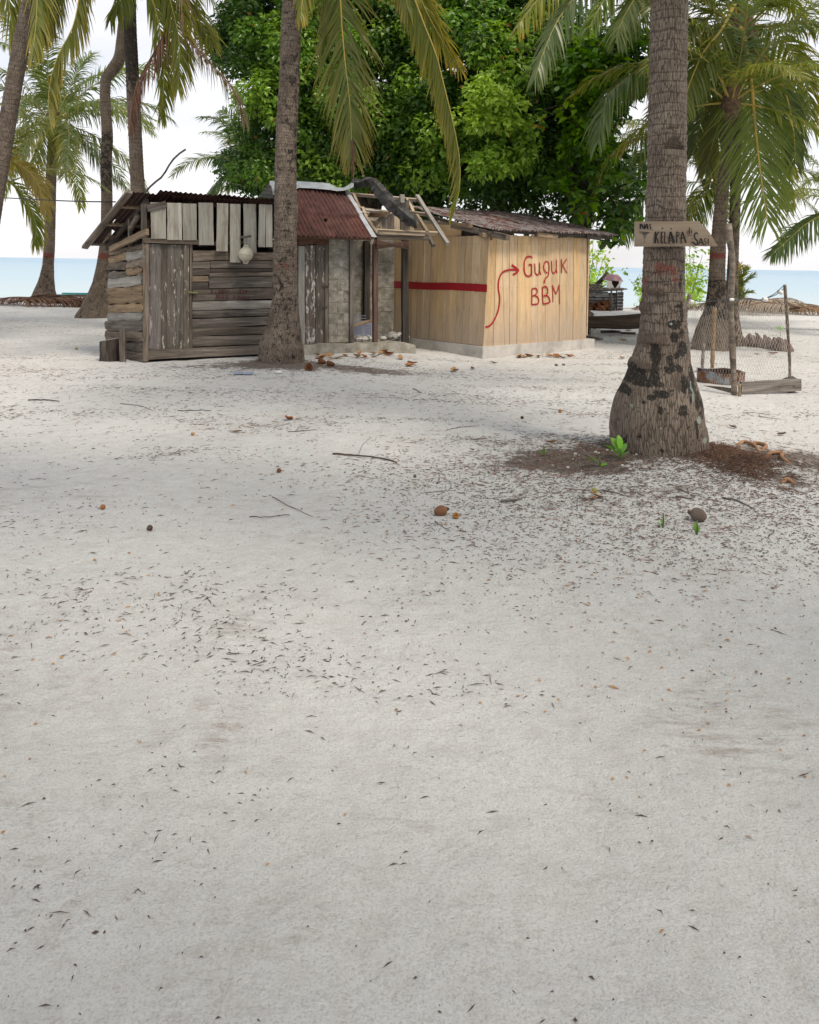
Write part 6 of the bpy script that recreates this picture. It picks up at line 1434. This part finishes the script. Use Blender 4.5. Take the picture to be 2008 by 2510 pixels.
# ------------------------------------------------------------------ netted fence on the right
fence = thing('net_fence', 'small pen of stakes and fishing net with boards along the ground', 'fence', G(1800, 970))
def post(T_, xt, yt, xb, yb, wpx, Y, mat=M_GREY, n=9, mid=None, name='post', par=None):
    a, b = P(*T_(xb, yb), Y), P(*T_(xt, yt), Y); r = pxw(wpx, a)/2
    pts = [a-Vector((0, 0, .25)), a]+[P(*T_(*m), Y) for m in (mid or [])]+[b]
    S = [Vector(q) for q in spline(pts, 14)]; V, Fc, cp = tube(S, [r*(1+.12*math.sin(i*1.7)) for i in range(14)], n)
    return wobj(name, [tuple(v) for v in V], [Fc, cp], mat, par or fence, smooth=True)
post(Z8, 1212, 150, 1255, 1482, 15.2, 10.6, M_GREY, mid=[(1240, 1100), (1228, 700), (1240, 400), (1222, 300)])
post(ZF, 432, 505, 390, 1560, 10.5, 13.4, M_OCHRE, n=5); post(ZF, 245, 1110, 220, 1590, 8.5, 13.1, M_GREY, n=5)
post(ZF, 1615, 120, 1700, 1640, 7.5, 11.6, M_GREY, n=6, mid=[(1660, 800)]); post(Z8, 915, 690, 880, 860, 9, 15.5, M_GREY, n=6)
post(ZF, 850, 1800, 850, 2010, 9, 10.5, M_OCHRE, n=4)
def gboard(a, b, w_, th=.04, mat=M_GREY):
    A_, B_ = P(*ZF(*a[:2]), a[2]), P(*ZF(*b[:2]), b[2])
    d = B_-A_; n_ = Vector((d.y, -d.x, 0)); n_ = n_ if n_.y < 0 else -n_
    board('ground_board', A_, B_, w_, th, n_, mat, fence, seg=5, jit=.008)
gboard((890, 1870, 10.6), (1900, 1815, 10.9), .155); gboard((-80, 1840, 11.7), (690, 1915, 10.75), .075); gboard((-60, 1670, 12.8), (275, 1640, 13.0), .12)
tube_obj('ground_log', [P(*ZF(1640, 1830), 10.95), P(*ZF(1760, 1800), 11)], .11, M_STUMPB, fence, 8)
rope = [(-160, 420, 15), (0, 355, 13.6), (120, 395, 12.6), (380, 398, 11.4), (680, 370, 10.45)]; rope2 = [(755, 372, 10.45), (860, 378, 10.7), (1100, 375, 11.0), (1250, 372, 11.2), (1400, 300, 11.3), (1600, 135, 11.6)]; rope3 = [(1250, 372, 11.2), (1400, 320, 11.3), (1520, 255, 11.5), (1600, 185, 11.6)]
for q in (rope, rope2, rope3): tube_obj('rope', [Vector(v) for v in spline([P(*ZF(x, y), d) for x, y, d in q], 24)], .0065, M_ROPE, fence, 5)
for (x, y, d, lx, lz, rot) in [(718, 375, 10.42, .075, .052, 0), (38, 412, 13.3, .09, .11, 20), (1535, 245, 11.5, .10, .085, 30), (1280, 372, 11.2, .09, .085, 15)]:
    p = P(*ZF(x, y), d); t = tag(bpy.data.objects.new('net_float', None), {718: 'white cylindrical net float tied on the thick fence post', 38: 'pale net float on the rope left of the leaning palm', 1535: 'pale net float high on the rope near the right fence post', 1280: 'pale net float on the rope above the dry frond heap'}[x], 'float')
    lx *= .72; lz *= .72; link(t, None, Matrix.Translation(p)); V, Fc = lathe([(.01, -lx/2), (lz*.42, -lx/2), (lz*.5, -lx*.35), (lz*.5, lx*.35), (lz*.42, lx/2), (.01, lx/2)], 14)
    obj('body', mesh_np('body', V, [Fc], [M_WHITEP], smooth=True), t, Matrix.Translation(p) @ Matrix.Rotation(R(rot), 4, 'Y') @ Matrix.Rotation(R(90), 4, 'Y'))
# the net
V = []; Fc = []
def netpanel(c4, nu, nv):
    a, b, c, d = c4                              # top-left, top-right, bottom-right, bottom-left
    rn_ = random.Random(nu)
    def pt(u, v):
        p = (a.lerp(b, u)).lerp(d.lerp(c, u), v); return p+Vector((.02*fn(u*6, v*6, 1), .06*fn(u*4, v*4, 1, 3), -.09*math.sin(math.pi*u)*(1-v)))
    for k in range(-nv, nu+nv):
        for sgn in (1, -1):
            pts = []
            for i in range(15):
                v = i/14; u = (k+sgn*v*nv*.7)/nu
                if 0 <= u <= 1: pts.append(pt(u, v))
            if len(pts) > 2:
                v_, f_, _ = tube(pts, .0016, 3, False); kk = len(V); V.extend(tuple(q) for q in v_); Fc.extend(tuple(q+kk for q in g) for g in f_)
netpanel((P(*ZF(0, 355), 13.6), P(*ZF(690, 400), 10.5), P(*ZF(700, 1960), 10.55), P(*ZF(60, 1860), 12.2)), 17, 15)
netpanel((P(*ZF(780, 420), 10.6), P(*ZF(1640, 330), 11.6), P(*ZF(1720, 1800), 11.4), P(*ZF(800, 1930), 10.55)), 20, 15)
o = wobj('fishing_net', V, [Fc], M_NETM, fence); o['kind'] = 'stuff'
# cut drum
tc = G(1783, 943); tc.y += .28
tb = thing('cut_drum', 'rusty low drum cut open standing inside the netted pen', 'drum', tc)
V, Fc = lathe([(.325, 0), (.33, .02), (.332, .15), (.342, .155), (.338, .165), (.325, .155)], 9)
V = [(x*(1.03 if y < 0 else 1), y, z+.02*math.sin(4*math.atan2(y, x))*(z > .1)) for x, y, z in V]
obj('shell', mesh_np('shell', V, [Fc], [M_TUB]), tb, Matrix.Translation(tc) @ Matrix.Rotation(.35, 4, 'Z'))
V, Fc = lathe([(.327, .155), (.31, .02), (.01, .012)], 9); V = [(x*(1.03 if y < 0 else 1), y, z+.02*math.sin(4*math.atan2(y, x))*(z > .1)) for x, y, z in V]
obj('inside', mesh_np('inside', V, [Fc], [M_RUSTD]), tb, Matrix.Translation(tc) @ Matrix.Rotation(.35, 4, 'Z'))
# palm leaf bases set up as a low border
pb_ = [(840, 1050, 1140), (900, 975, 1145), (960, 1050, 1150), (985, 1000, 1160), (1050, 1010, 1170), (1120, 1000, 1180), (1175, 1030, 1185), (1250, 990, 1195), (1320, 1015, 1205), (1400, 1050, 1215), (1470, 1070, 1228), (1540, 1080, 1238), (1610, 1060, 1250), (800, 970, 1135), (1660, 1080, 1255)]
for i, (x, yt, yb) in enumerate(pb_):
    b = G(*ZF(x+8, yb)); d = b.y; hgt = P(*ZF(x, yt), d).z-b.z; hgt *= 1.35; wd = random.uniform(.16, .26)
    V = []; Fc = []; n = 6
    for k, (t, ww, dz) in enumerate([(-.25, .9, 0), (.2, 1, 0), (.5, .82, .02), (.78, .42, .03), (1.0, .06, .05)]):
        for q in range(n):
            u = q/(n-1)*2-1; V.append((u*wd*.5*ww, -.05*(1-u*u)+dz*2, t*hgt+.03*(abs(u) > .8)*(k == 3)))
    for k in range(4):
        for q in range(n-1): a = k*n+q; Fc.append((a, a+1, a+1+n, a+n))
    k_ = len(V); V += [(x_, y_+.018, z_) for x_, y_, z_ in V]; Fc += [tuple(w_+k_ for w_ in f[::-1]) for f in Fc]
    o = obj('leaf_stalk_base', mesh_np('leaf_stalk_base', V, [Fc], [M_FROOND]), None, Matrix.Translation(b) @ Matrix.Rotation(random.uniform(-.4, .4), 4, 'Z') @ Matrix.Rotation(random.uniform(-.35, .1), 4, 'X') @ Matrix.Rotation(random.uniform(-.5, .3), 4, 'Y'))
    tag(o, 'brown pointed palm leaf base set upright in the low border by the pen', 'leaf base', 'palm leaf bases set up as a border')
p = G(*ZF(1245, 1195)); V, Fc = lathe([(.01, 0), (.05, 0), (.05, .09), (.01, .10)], 8); tag(obj('white_scrap', mesh_np('white_scrap', V, [Fc], [M_WHITEP]), None, Matrix.Translation(p) @ Matrix.Rotation(.6, 4, 'Y')), 'white plastic scrap among the upright palm leaf bases', 'scrap')
# dry fronds in heaps on the beach crest
def dry_frond(px, py, az, s, lab, seed, pal=DEAD, lift=.1, grp='dry fronds heaped at the water'):
    b = G(px, py); pts = [Vector((0, 0, .08+lift)), Vector((.9, .05, .22+lift)), Vector((1.8, .0, .24+lift)), Vector((2.7, -.1, .10+lift*.5))]
    me = frond_mesh('dry_frond', pts, n=64, Lmax=.85, g=1.9, pal=pal, tip=pal, width=.035, seed=seed, K=3, leafm=M_DEADF, rach=M_RACHB, fold=0, ang=(20, 50), rr=.035)
    o = obj('dry_frond', me, None, Matrix.Translation(b) @ Matrix.Rotation(az, 4, 'Z') @ Matrix.Scale(s, 4)); tag(o, lab, 'dry frond', grp)
PALE = ((.30, .24, .19), (.42, .35, .29))
rr4 = random.Random(8)
for i, (x, y, az) in enumerate([(1795, 764, .1), (1822, 762, .2), (1880, 762, 2.9), (1900, 764, .2), (1925, 764, 3.1), (1858, 764, .3), (1955, 766, 3.0), (1870, 757, .1), (1812, 768, .1), (1840, 765, 2.9), (1865, 770, .3), (1890, 768, 3.3), (1915, 772, .05), (1935, 768, 2.8), (1850, 755, .4), (1900, 752, 3.0), (1945, 756, 2.6), (1830, 752, .2), (1880, 742, .15), (1960, 772, 3.3)]):
    dry_frond(x, y, az, .85, 'pale brown dry palm frond in the heap right of the pen', 200+i, PALE if i % 3 else DEAD, lift=.1+(.12*(i % 3)))
dry_frond(1835, 742, .25, .8, 'arched dark dry frond standing up on top of the right heap', 230, DEADR, lift=.45)
for i, (x, y, az) in enumerate([(70, 748, .1), (110, 752, .05), (150, 750, 3.2), (190, 748, .1), (215, 744, 3.05), (90, 742, .15), (20, 748, .1)]):
    dry_frond(x, y, az, .9, 'red-brown dry palm frond lying along the beach crest at far left', 240+i, DEADR, lift=.06)
for (x, y, lab, az) in [(1560, 757, 'dry frond lying on the beach crest left of the thick palm stem', .1), (1690, 762, 'dry frond lying on the beach crest behind the thin green shrub', 3.0), (1600, 756, 'dry frond lying on the crest behind the thick palm stem', .05)]:
    dry_frond(x, y, az, .7, lab, 260+x, DEADR, .03)

# ------------------------------------------------------------------ small things on the sand
def put(name, me, px, py, dz, label, cat, rot=(0, 0, 0), s=1, group=None):
    p = G(px, py); M = Matrix.Translation(p+Vector((0, 0, dz))) @ Matrix.Rotation(rot[2], 4, 'Z') @ Matrix.Rotation(rot[1], 4, 'Y') @ Matrix.Rotation(rot[0], 4, 'X') @ Matrix.Scale(s, 4)
    return tag(obj(name, me, None, M), label, cat, group)
def cocon(name, px, py, r, mat, label, rot, group='coconuts lying on the sand', cap=None):
    p = G(px, py)+Vector((0, 0, r*.82)); t = thing(name, label, 'coconut', p, group); Mr = Matrix.Translation(p) @ Matrix.Rotation(rot[2], 4, 'Z') @ Matrix.Rotation(rot[1], 4, 'Y')
    pr = [(math.sin(a)*r*(1-.12*math.cos(a)), -math.cos(a)*r*1.22) for a in np.linspace(.03, math.pi-.03, 13)]
    V, Fc = lathe(pr, 20); V = [(x*(1+.07*math.cos(3*math.atan2(y, x))+.04*fn(x*20, z*20, 1)), y*(1+.07*math.cos(3*math.atan2(y, x))+.04*fn(y*20, z*20, 1)), z) for x, y, z in V]
    obj('shell', mesh_np('shell', V, [Fc], [mat], smooth=True), t, Mr)
    V, Fc = lathe([(.005, .016), (r*.28, .012), (r*.36, 0), (r*.30, -.01)], 10); V = [(x, y, z+.005*math.cos(3*math.atan2(y, x))) for x, y, z in V]
    obj('calyx', mesh_np('calyx', V, [Fc], [cap or M_DARKLEAF], smooth=True), t, Mr @ Matrix.Translation((0, 0, r*1.16)))
cocon('coconut', 1080, 1264, .037, M_NUTB, 'smooth reddish brown coconut on open sand at the front', (0, 1.35, .3))
cocon('coconut', 1712, 1276, .043, M_NUTGREY, 'dry grey brown coconut lying in litter near the thick palm foot', (0, -1.35, -.3))
V, Fc = lathe([(.004, -.030), (.022, -.026), (.034, -.004), (.033, .016), (.022, .026), (.016, .024), (.014, .008), (.003, .004)], 14)
put('nut_shell', mesh_np('nut_shell', V, [Fc], [M_NUTO], smooth=True), 1117, 1271, .019, 'small ochre hollow nut beside the reddish brown coconut', 'nut', (1.1, 0, .2), .62, 'small nuts on the sand')
for (x, y, mt, r, lab) in [(684, 1158, M_HUSK, .036, 'small dark brown nut on open sand left of centre'), (1373, 1011, M_NUTO, .042, 'small tan nut on sand in front of the bright hut'), (1457, 1208, M_NUTY, .040, 'yellow-green nut beside a curled leaf left of the thick palm foot'), (1280, 1027, M_DARKLEAF, .036, 'black nutlet on sand below the bright hut corner'), (367, 1300, M_DARKLEAF, .036, 'black nutlet near the lower left of the sand'), (252, 1248, M_DRYLEAF, .034, 'red-brown shell bit on the lower left sand'), (1017, 1170, M_PEBBLE, .026, 'dark pebble on sand right of the long twisted stalk'), (187, 857, M_NUTY, .05, 'yellow-green nut on the sand left of the stump'), (473, 1067, M_DRYLEAF2, .036, 'curled tan scrap on the sand left of centre')]:
    r *= .52
    V, Fc = lathe([(math.sin(a)*r, -math.cos(a)*r*1.05) for a in np.linspace(.05, math.pi-.05, 8)], 10); put('nut', mesh_np('nut', V, [Fc], [mt], smooth=True), x, y, r*.8, lab, 'nut', (.7, .3, 0), 1, 'small nuts on the sand')
for i, (x, y, lab, rot) in enumerate([(756, 908, 'open coconut shell half lying tilted at the middle palm foot', (1.15, 0, -.5)), (790, 892, 'coconut shell half behind the tilted one at the middle palm foot', (.35, .2, 1)), (811, 897, 'rightmost coconut shell half near the middle palm foot', (.3, -.3, 2))]):
    put('coconut_shell', half_husk(.068, M_HUSK, 20+i, 'coconut_shell'), x, y, .05, lab, 'coconut shell', rot, 1.0, 'coconut shell halves by the middle palm')
for (x, y, lab) in [(1364, 897, 'grey pebble left of its twin on pale sand before the bright hut'), (1382, 896, 'larger grey pebble on pale sand before the bright hut')]: put('pebble', rock(.03, x, M_PEBBLE), x, y, .016, lab, 'stone', (0, 0, 1), 1, 'grey pebbles before the bright hut')
put('paper_scrap', rock(.06, 77, M_WHITEP, sq=.4), 683, 915, .02, 'crumpled white scrap at the foot of the middle palm', 'litter')
# flattened blue plastic
p = G(596, 917); V = []; Fc = []
for i in range(9):
    for j in range(5):
        x = (i/8-.5)*.28; y = (j/4-.5)*.17; V.append((p.x+x+.02*fn(i, j, .7), p.y+y+.05*fn(i, j, .5, 2), gh(p.x+x, p.y+y)+.012+.02*abs(fn(i, j, .9, 4))))
for i in range(8):
    for j in range(4): a = i*5+j; Fc.append((a, a+5, a+6, a+1))
tag(wobj('plastic_bag', V, [Fc], M_BLUEP), 'flattened pale blue plastic bag on the sand left of the middle palm foot', 'plastic bag')
# dry leaves
def dryleaf(seed, mat, ln=.2):
    rg = random.Random(seed); V = []; Fc = []; n = 6; c1, c2 = rg.uniform(.2, .55), rg.uniform(-.4, .5)
    for i in range(n):
        t = i/(n-1); wd = ln*.27*math.sin(math.pi*min(.97, max(.06, t)))**.8
        for u in (-1, 0, 1):
            V.append((t*ln-.5*ln, u*wd*(1-.25*rg.random()), .01+c1*ln*.5*(2*t-1)**2*.6+abs(u)*wd*(.35+c2*rg.random())))
    for i in range(n-1):
        for q in range(2): a = i*3+q; Fc.append((a, a+3, a+4, a+1))
    return mesh_np('dry_leaf', V, [Fc], [mat], smooth=True)
DLs = [dryleaf(i, M_DRYLEAF if i % 3 else M_DRYLEAF2) for i in range(7)]; DLd = [dryleaf(20+i, M_DARKLEAF, .16) for i in range(3)]
rr5 = random.Random(12)
spots = [(rr5.uniform(775, 985), rr5.uniform(868, 882), 'dry brown leaf in the scatter before the porch slab', 0) for _ in range(15)]
spots += [(943+rr5.gauss(0, 12), 866+rr5.gauss(0, 4), 'dry red-brown leaf in the small heap against the porch slab', 0) for _ in range(6)]
spots += [(rr5.uniform(1270, 1400), 877-(0)+rr5.gauss(0, 2)-(rr5.random()*2), 'tan dry leaf drifted along the plinth of the bright hut', 0) for _ in range(13)]
spots += [(1112, 910, 'lone tan leaf on pale sand below the bright hut corner', 0), (1117, 912, 'lone tan leaf on pale sand below the bright hut corner', 0), (1010, 893, 'tan leaf on sand right of the coconut shell halves', 0), (1004, 899, 'tan leaf on sand right of the coconut shell halves', 0), (1160, 906, 'dark curled leaf near the bright hut corner', 1), (1210, 892, 'dark curled leaf just below the bright hut corner', 1),
          (1157, 1106, 'star-shaped dark leaf on open sand in the middle', 1), (1353, 1088, 'red-brown leaf at the left rim of the dark humus by the thick palm', 0), (1462, 1220, 'curled tan leaf next to the yellow-green nut', 0), (1455, 1225, 'curled tan leaf next to the yellow-green nut', 0), (706, 1031, 'reddish leaf strip on open sand below the middle palm', 0), (580, 1061, 'pinkish dry leaf strip on the sand left of centre', 0),
          (1857, 869, 'red-brown leaf on the sand inside the pen', 0), (1895, 869, 'red-brown leaf further right on the sand inside the pen', 0), (1915, 1068, 'dark leaf on pale sand at the far right', 1), (1796, 1050, 'dark leaf on pale sand right of the thick palm', 1), (1526, 879, 'yellow leaf on sand left of the thick palm', 0), (1696, 845, 'brown leaf left of the leaning palm foot', 0), (1528, 836, 'red-brown leaf on the sand under the canoe bow', 0), (1540, 812, 'brown leaf under the canoe bow by the driftwood', 0)]
for i, (x, y, lab, dk) in enumerate(spots):
    put('dry_leaf', DLd[i % 3] if dk else DLs[i % 7], x, y, .006, lab, 'dry leaf', (rr5.uniform(-.3, .3), rr5.uniform(-.25, .25), rr5.uniform(0, 6.3)), rr5.uniform(.75, 1.2)*max(.45, min(1, (1400-y)/480.0)), 'dry leaves on the sand')
# larger sticks
sticks = [([(816, 1114), (862, 1118), (890, 1121), (925, 1124), (955, 1130), (972, 1136)], .022, 'long twisted dark palm stalk lying on the sand in the middle'), ([(668, 1219), (715, 1245), (767, 1268)], .008, 'long thin straight twig on the lower middle sand'), ([(295, 990), (340, 995), (368, 1004)], .012, 'grey bent stick on the sand below the hut'), ([(435, 1008), (518, 1007)], .013, 'long level dark stick on the sand below the hut'),
          ([(69, 982), (110, 982), (145, 985)], .022, 'dark stick at the left edge of the sand'), ([(880, 1112), (890, 1090), (911, 1072)], .006, 'thin upright-bent twig behind the twisted stalk'), ([(705, 1060), (778, 1055)], .012, 'thin straight stick right of the pinkish leaf strip'), ([(612, 1268), (640, 1270), (710, 1263)], .008, 'curved dark rind strip on the lower sand'), ([(1228, 1232), (1255, 1229), (1280, 1226)], .022, 'short brown stick left of the humus patch'), ([(1030, 1210), (1060, 1208), (1110, 1203)], .007, 'thin curved twig above the reddish brown coconut'),
          ([(1478, 1204), (1500, 1208), (1525, 1214)], .016, 'brown stick left of the thick palm foot'), ([(1658, 1218), (1680, 1222), (1700, 1227)], .016, 'red-brown stick below the thick palm foot'), ([(1770, 1222), (1800, 1228), (1842, 1246)], .015, 'long red-brown twig below the thick palm foot right'), ([(1660, 1200), (1676, 1205), (1690, 1212)], .012, 'short red stick just below the palm mound'), ([(1640, 1188), (1665, 1196)], .01, 'thin twig on the palm mound'), ([(1066, 1280), (1080, 1290), (1103, 1303)], .008, 'green-brown twig below the reddish coconut'),
          ([(1820, 1011), (1860, 1014), (1890, 1018)], .008, 'thin twig on the pale sand right of the thick palm'), ([(1860, 1022), (1915, 1029)], .009, 'second thin twig on the pale sand at far right'), ([(1450, 985), (1490, 982)], .008, 'thin pale twig left of the thick palm foot'), ([(1192, 1010), (1230, 1010)], .009, 'twig on the sand below the bright hut'), ([(1012, 953), (1034, 964)], .016, 'pale split stick on sand below the porch'), ([(1090, 1058), (1120, 1050), (1185, 1045)], .010, 'long crooked twig on the sand right of centre'), ([(1345, 1002), (1390, 1010), (1390, 1018)], .007, 'twig around the small tan nut')]
for pts, r, lab in sticks:
    r *= .42
    W_ = [G(*q)+Vector((0, 0, r*.8)) for q in pts]; n_ = 12; S = [Vector(q) for q in spline(W_, n_)] if len(W_) > 2 else [W_[0].lerp(W_[1], i/(n_-1)) for i in range(n_)]
    for i in range(1, n_-1): S[i] += Vector((0, 0, .006*random.random()))
    tag(tube_obj('stick', S, [r*(1-.45*i/n_)*random.uniform(.85, 1.15) for i in range(n_)], M_TWIG if 'dark' not in lab else M_DARK, None, 6), lab, 'stick', 'sticks on the sand')
# roots by the big palm
for pts, lab in [([(1806, 1091), (1825, 1088), (1845, 1094), (1862, 1106)], 'looping tan palm root right of the thick palm foot, nearest the stem'), ([(1842, 1095), (1855, 1091), (1868, 1093), (1869, 1103)], 'short arched tan root behind the looping one'), ([(1880, 1119), (1895, 1114), (1912, 1115), (1920, 1130), (1940, 1138)], 'arched tan palm root further right at the picture edge'), ([(1915, 1183), (1930, 1181), (1950, 1184)], 'short tan root low at the right edge')]:
    W_ = [G(*q) for q in pts]; W_ = [q+Vector((0, 0, (.02 if 0 < i < len(W_)-1 else -.01))) for i, q in enumerate(W_)]
    tag(tube_obj('palm_root', [Vector(q) for q in spline(W_, 14)], .017, M_ROOT, None, 7), lab, 'root', 'exposed palm roots')
# seedlings
def seedling(px, py, leaves, label, cols):
    b = G(px, py); t = thing('seedling', label, 'seedling', b, 'seedlings at the thick palm foot')
    tube_obj('stem', [b-Vector((0, 0, .03)), b+Vector((.004, 0, .05)), b+Vector((0, 0, .09))], .005, M_NUTG, t, 5)
    for (az, el, ln, z) in leaves:
        ln *= 1.12; me = one_leaf(ln, ln*.42, random.choice(cols)); obj('leaf', me, t, Matrix.Translation(b+Vector((0, 0, z))) @ Matrix.Rotation(az, 4, 'Z') @ Matrix.Rotation(-el, 4, 'Y') @ Matrix.Rotation(random.uniform(-.5, .5), 4, 'X'))
GR = [(.07, .23, .02), (.11, .30, .03), (.16, .36, .04)]
seedling(1521, 1126, [(3.0, .75, .15, .02), (1.6, 1.3, .13, .05), (2.2, 1.0, .14, .04), (.5, 1.1, .10, .03), (4.5, .5, .07, .01), (.1, .6, .08, .02)], 'bright green broad-leaved seedling touching the thick palm foot', GR)
seedling(1470, 1146, [(3.1, .55, .12, .02), (2.6, .8, .09, .02), (.2, .4, .06, .01)], 'low green seedling left of the larger one by the thick palm', GR)
seedling(1618, 1110, [(2.8, .2, .05, .14), (.3, .3, .05, .15), (1.6, .9, .03, .16), (4.6, -.2, .04, .12), (.4, .0, .045, .03)], 'thin yellow-leaved seedling in front of the thick palm stem', [(.50, .40, .03), (.35, .42, .05)])
seedling(1333, 1118, [(1.0, .8, .05, .01), (2.4, .9, .05, .01), (4, .6, .04, .01)], 'tiny green sprout at the left rim of the humus patch', GR)
seedling(1708, 1312, [(1.5, 1.2, .07, .0), (2, 1, .05, 0), (.8, 1, .05, 0)], 'tiny green sprout below the grey coconut', GR)
seedling(1625, 1292, [(1.5, 1.0, .05, .0), (3, .8, .04, 0)], 'tiny green sprout left of the grey coconut', GR)
seedling(1913, 824, [(.2, .4, .16, .15), (2.9, .4, .18, .15), (1.5, .8, .14, .16), (4.4, .2, .12, .14), (.9, .5, .16, .15), (2.2, .6, .16, .15)], 'green seedling growing at the right end of the leaf base border', GR)
# shell grit at the palm
rr6 = random.Random(31)
for i in range(26):
    x, y = rr6.choice([(1480, 1120), (1580, 1150), (1850, 1150), (1800, 1170), (1400, 1130)]); x += rr6.gauss(0, 45); y += rr6.gauss(0, 18)
    put('shell_bit', RK[i % 6], x, y, .004, 'white shell fragment in the litter round the thick palm foot', 'shell', (0, 0, rr6.random()*6), rr6.uniform(.008, .018), 'shell fragments round the thick palm')

# ------------------------------------------------------------------ fine litter: nobody could count it
def litter(name, n, dens, lmin, lmax, wmin, wmax, mat, seed, x0=-13, x1=13, y0=1.5, y1=26, lift=.003, pow_=1.6):
    rg = np.random.default_rng(seed); V = []; c = 0; tries = 0
    while c < n and tries < n*14:
        tries += 1; y = y0+(y1-y0)*rg.random()**pow_; hw = .62*y+.5; x = rg.uniform(max(x0, -hw), min(x1, hw))
        if rg.random() > dens(x, y): continue
        z = gh(x, y)+.010*fn(x, y, 4.0, 5)+.006*fn(x, y, 9.0, 2)+lift
        if name != 'near_litter' and y < 6.5 and rg.random() > .04+.11*y: continue
        a = rg.normal(0, .9) if rg.random() < .6 else rg.uniform(0, 3.14); sc = min(1, .30+y/11); l = lmin+(lmax-lmin)*rg.random()**1.8; l = l*sc*(1 if rg.random() < .9 else 1.8)/2; w_ = rg.uniform(wmin, wmax)*sc/2
        ca, sa = math.cos(a), math.sin(a); bend = rg.normal(0, .12)*l*(3 if rg.random() < .15 else 1); t0, t1, tm = rg.normal(0, .04)*l, rg.normal(0, .04)*l, abs(rg.normal(0, .05))*l
        for (u, vv, zz) in ((-l, 0, t0), (0, bend-w_, tm), (0, bend+w_, tm+.003), (l, 0, t1)): V.append((x+u*ca-vv*sa, y+u*sa+vv*ca, z+max(zz, -.004)))
        c += 1
    b = np.arange(c)[:, None]*4; Fq = np.hstack([b, b+1, b+3, b+2])
    o = wobj(name, np.array(V), [Fq], mat, origin=(0, 8, 0)); o['kind'] = 'stuff'; o['label'] = 'fine dry plant litter scattered on the sand'
def d_patch(x, y):
    k = .05+2.6*max(0, fn(x*.7, y*2.2, .8, 2)-.06)*max(0, .6+fn(x, y, 3.1, 6))
    k += .9*math.exp(-(((x-XM-.8)/2.2)**2+((y-YM+.4)/.55)**2)) + .5*math.exp(-(((x+.2)/2.4)**2+((y-10)/.6)**2)) + .7*math.exp(-(((x-3.2)/1.8)**2+((y-15.2+.0)/.35)**2))
    return min(1, k)
def d_big(x, y):
    return min(1, 1.1*math.exp(-(((x-XB)/1.5)**2+((y-YB+.9)/1.1)**2)) + .45*math.exp(-(((x-1.5)/1.4)**2+((y-5.3)/1.0)**2)))
litter('sand_litter', 26000, d_patch, .012, .085, .003, .008, M_LITTER, 1, pow_=1.25)
litter('dark_litter', 14000, d_big, .010, .055, .003, .009, M_LITTER, 2, x0=-.5, x1=5.5, y0=3.6, y1=9, pow_=1)
litter('red_litter', 3500, d_big, .02, .10, .003, .008, M_LITTERR, 3, x0=-.5, x1=5.5, y0=4, y1=9, pow_=1)
litter('red_litter', 2200, d_patch, .02, .13, .004, .010, M_LITTERR, 4, y0=6)
litter('near_litter', 900, lambda x, y: max(.06, 1.6*fn(x, y, 1.5, 8)), .008, .05, .002, .006, M_LITTER, 5, y0=1.6, y1=5.2, pow_=1)
litter('shell_grit', 2600, lambda x, y: .4+.5*fn(x, y, .9, 4), .006, .022, .006, .016, M_CORAL, 6, y0=1.6, y1=9, pow_=1)
litter('leaf_bits', 1500, lambda x, y: max(.05, 1.5*fn(x, y, 1.1, 12)), .015, .05, .008, .022, M_DRYLEAF2, 7, y0=1.6, y1=14, pow_=1.2)
litter('husk_bits', 900, lambda x, y: max(.05, 1.5*fn(x, y, 1.3, 15)), .012, .04, .008, .02, M_DARKLEAF, 8, y0=1.6, y1=14, pow_=1.2)
# root fibre tussock right of the big palm
V = []; Fc = []; rf = random.Random(17)
for i in range(1500):
    a = rf.gauss(0, 1); px = 1790+rf.gauss(0, 62); py = 1098+abs(rf.gauss(0, 34))+(px-1770)*.22
    p = G(px, py)+Vector((0, 0, rf.random()*.03)); d = Vector((rf.gauss(0, 1), rf.gauss(0, .7), rf.gauss(0, .25))).normalized()*rf.uniform(.015, .06)
    v, f, _ = tube([p-d, p+Vector((0, 0, .010)), p+d], .0022, 3, False); k = len(V); V += [tuple(q) for q in v]; Fc += [tuple(q+k for q in g) for g in f]
o = wobj('root_fibre', V, [Fc], M_ROOTF); o['kind'] = 'stuff'; o['label'] = 'red-brown root fibre at the right of the thick palm foot'
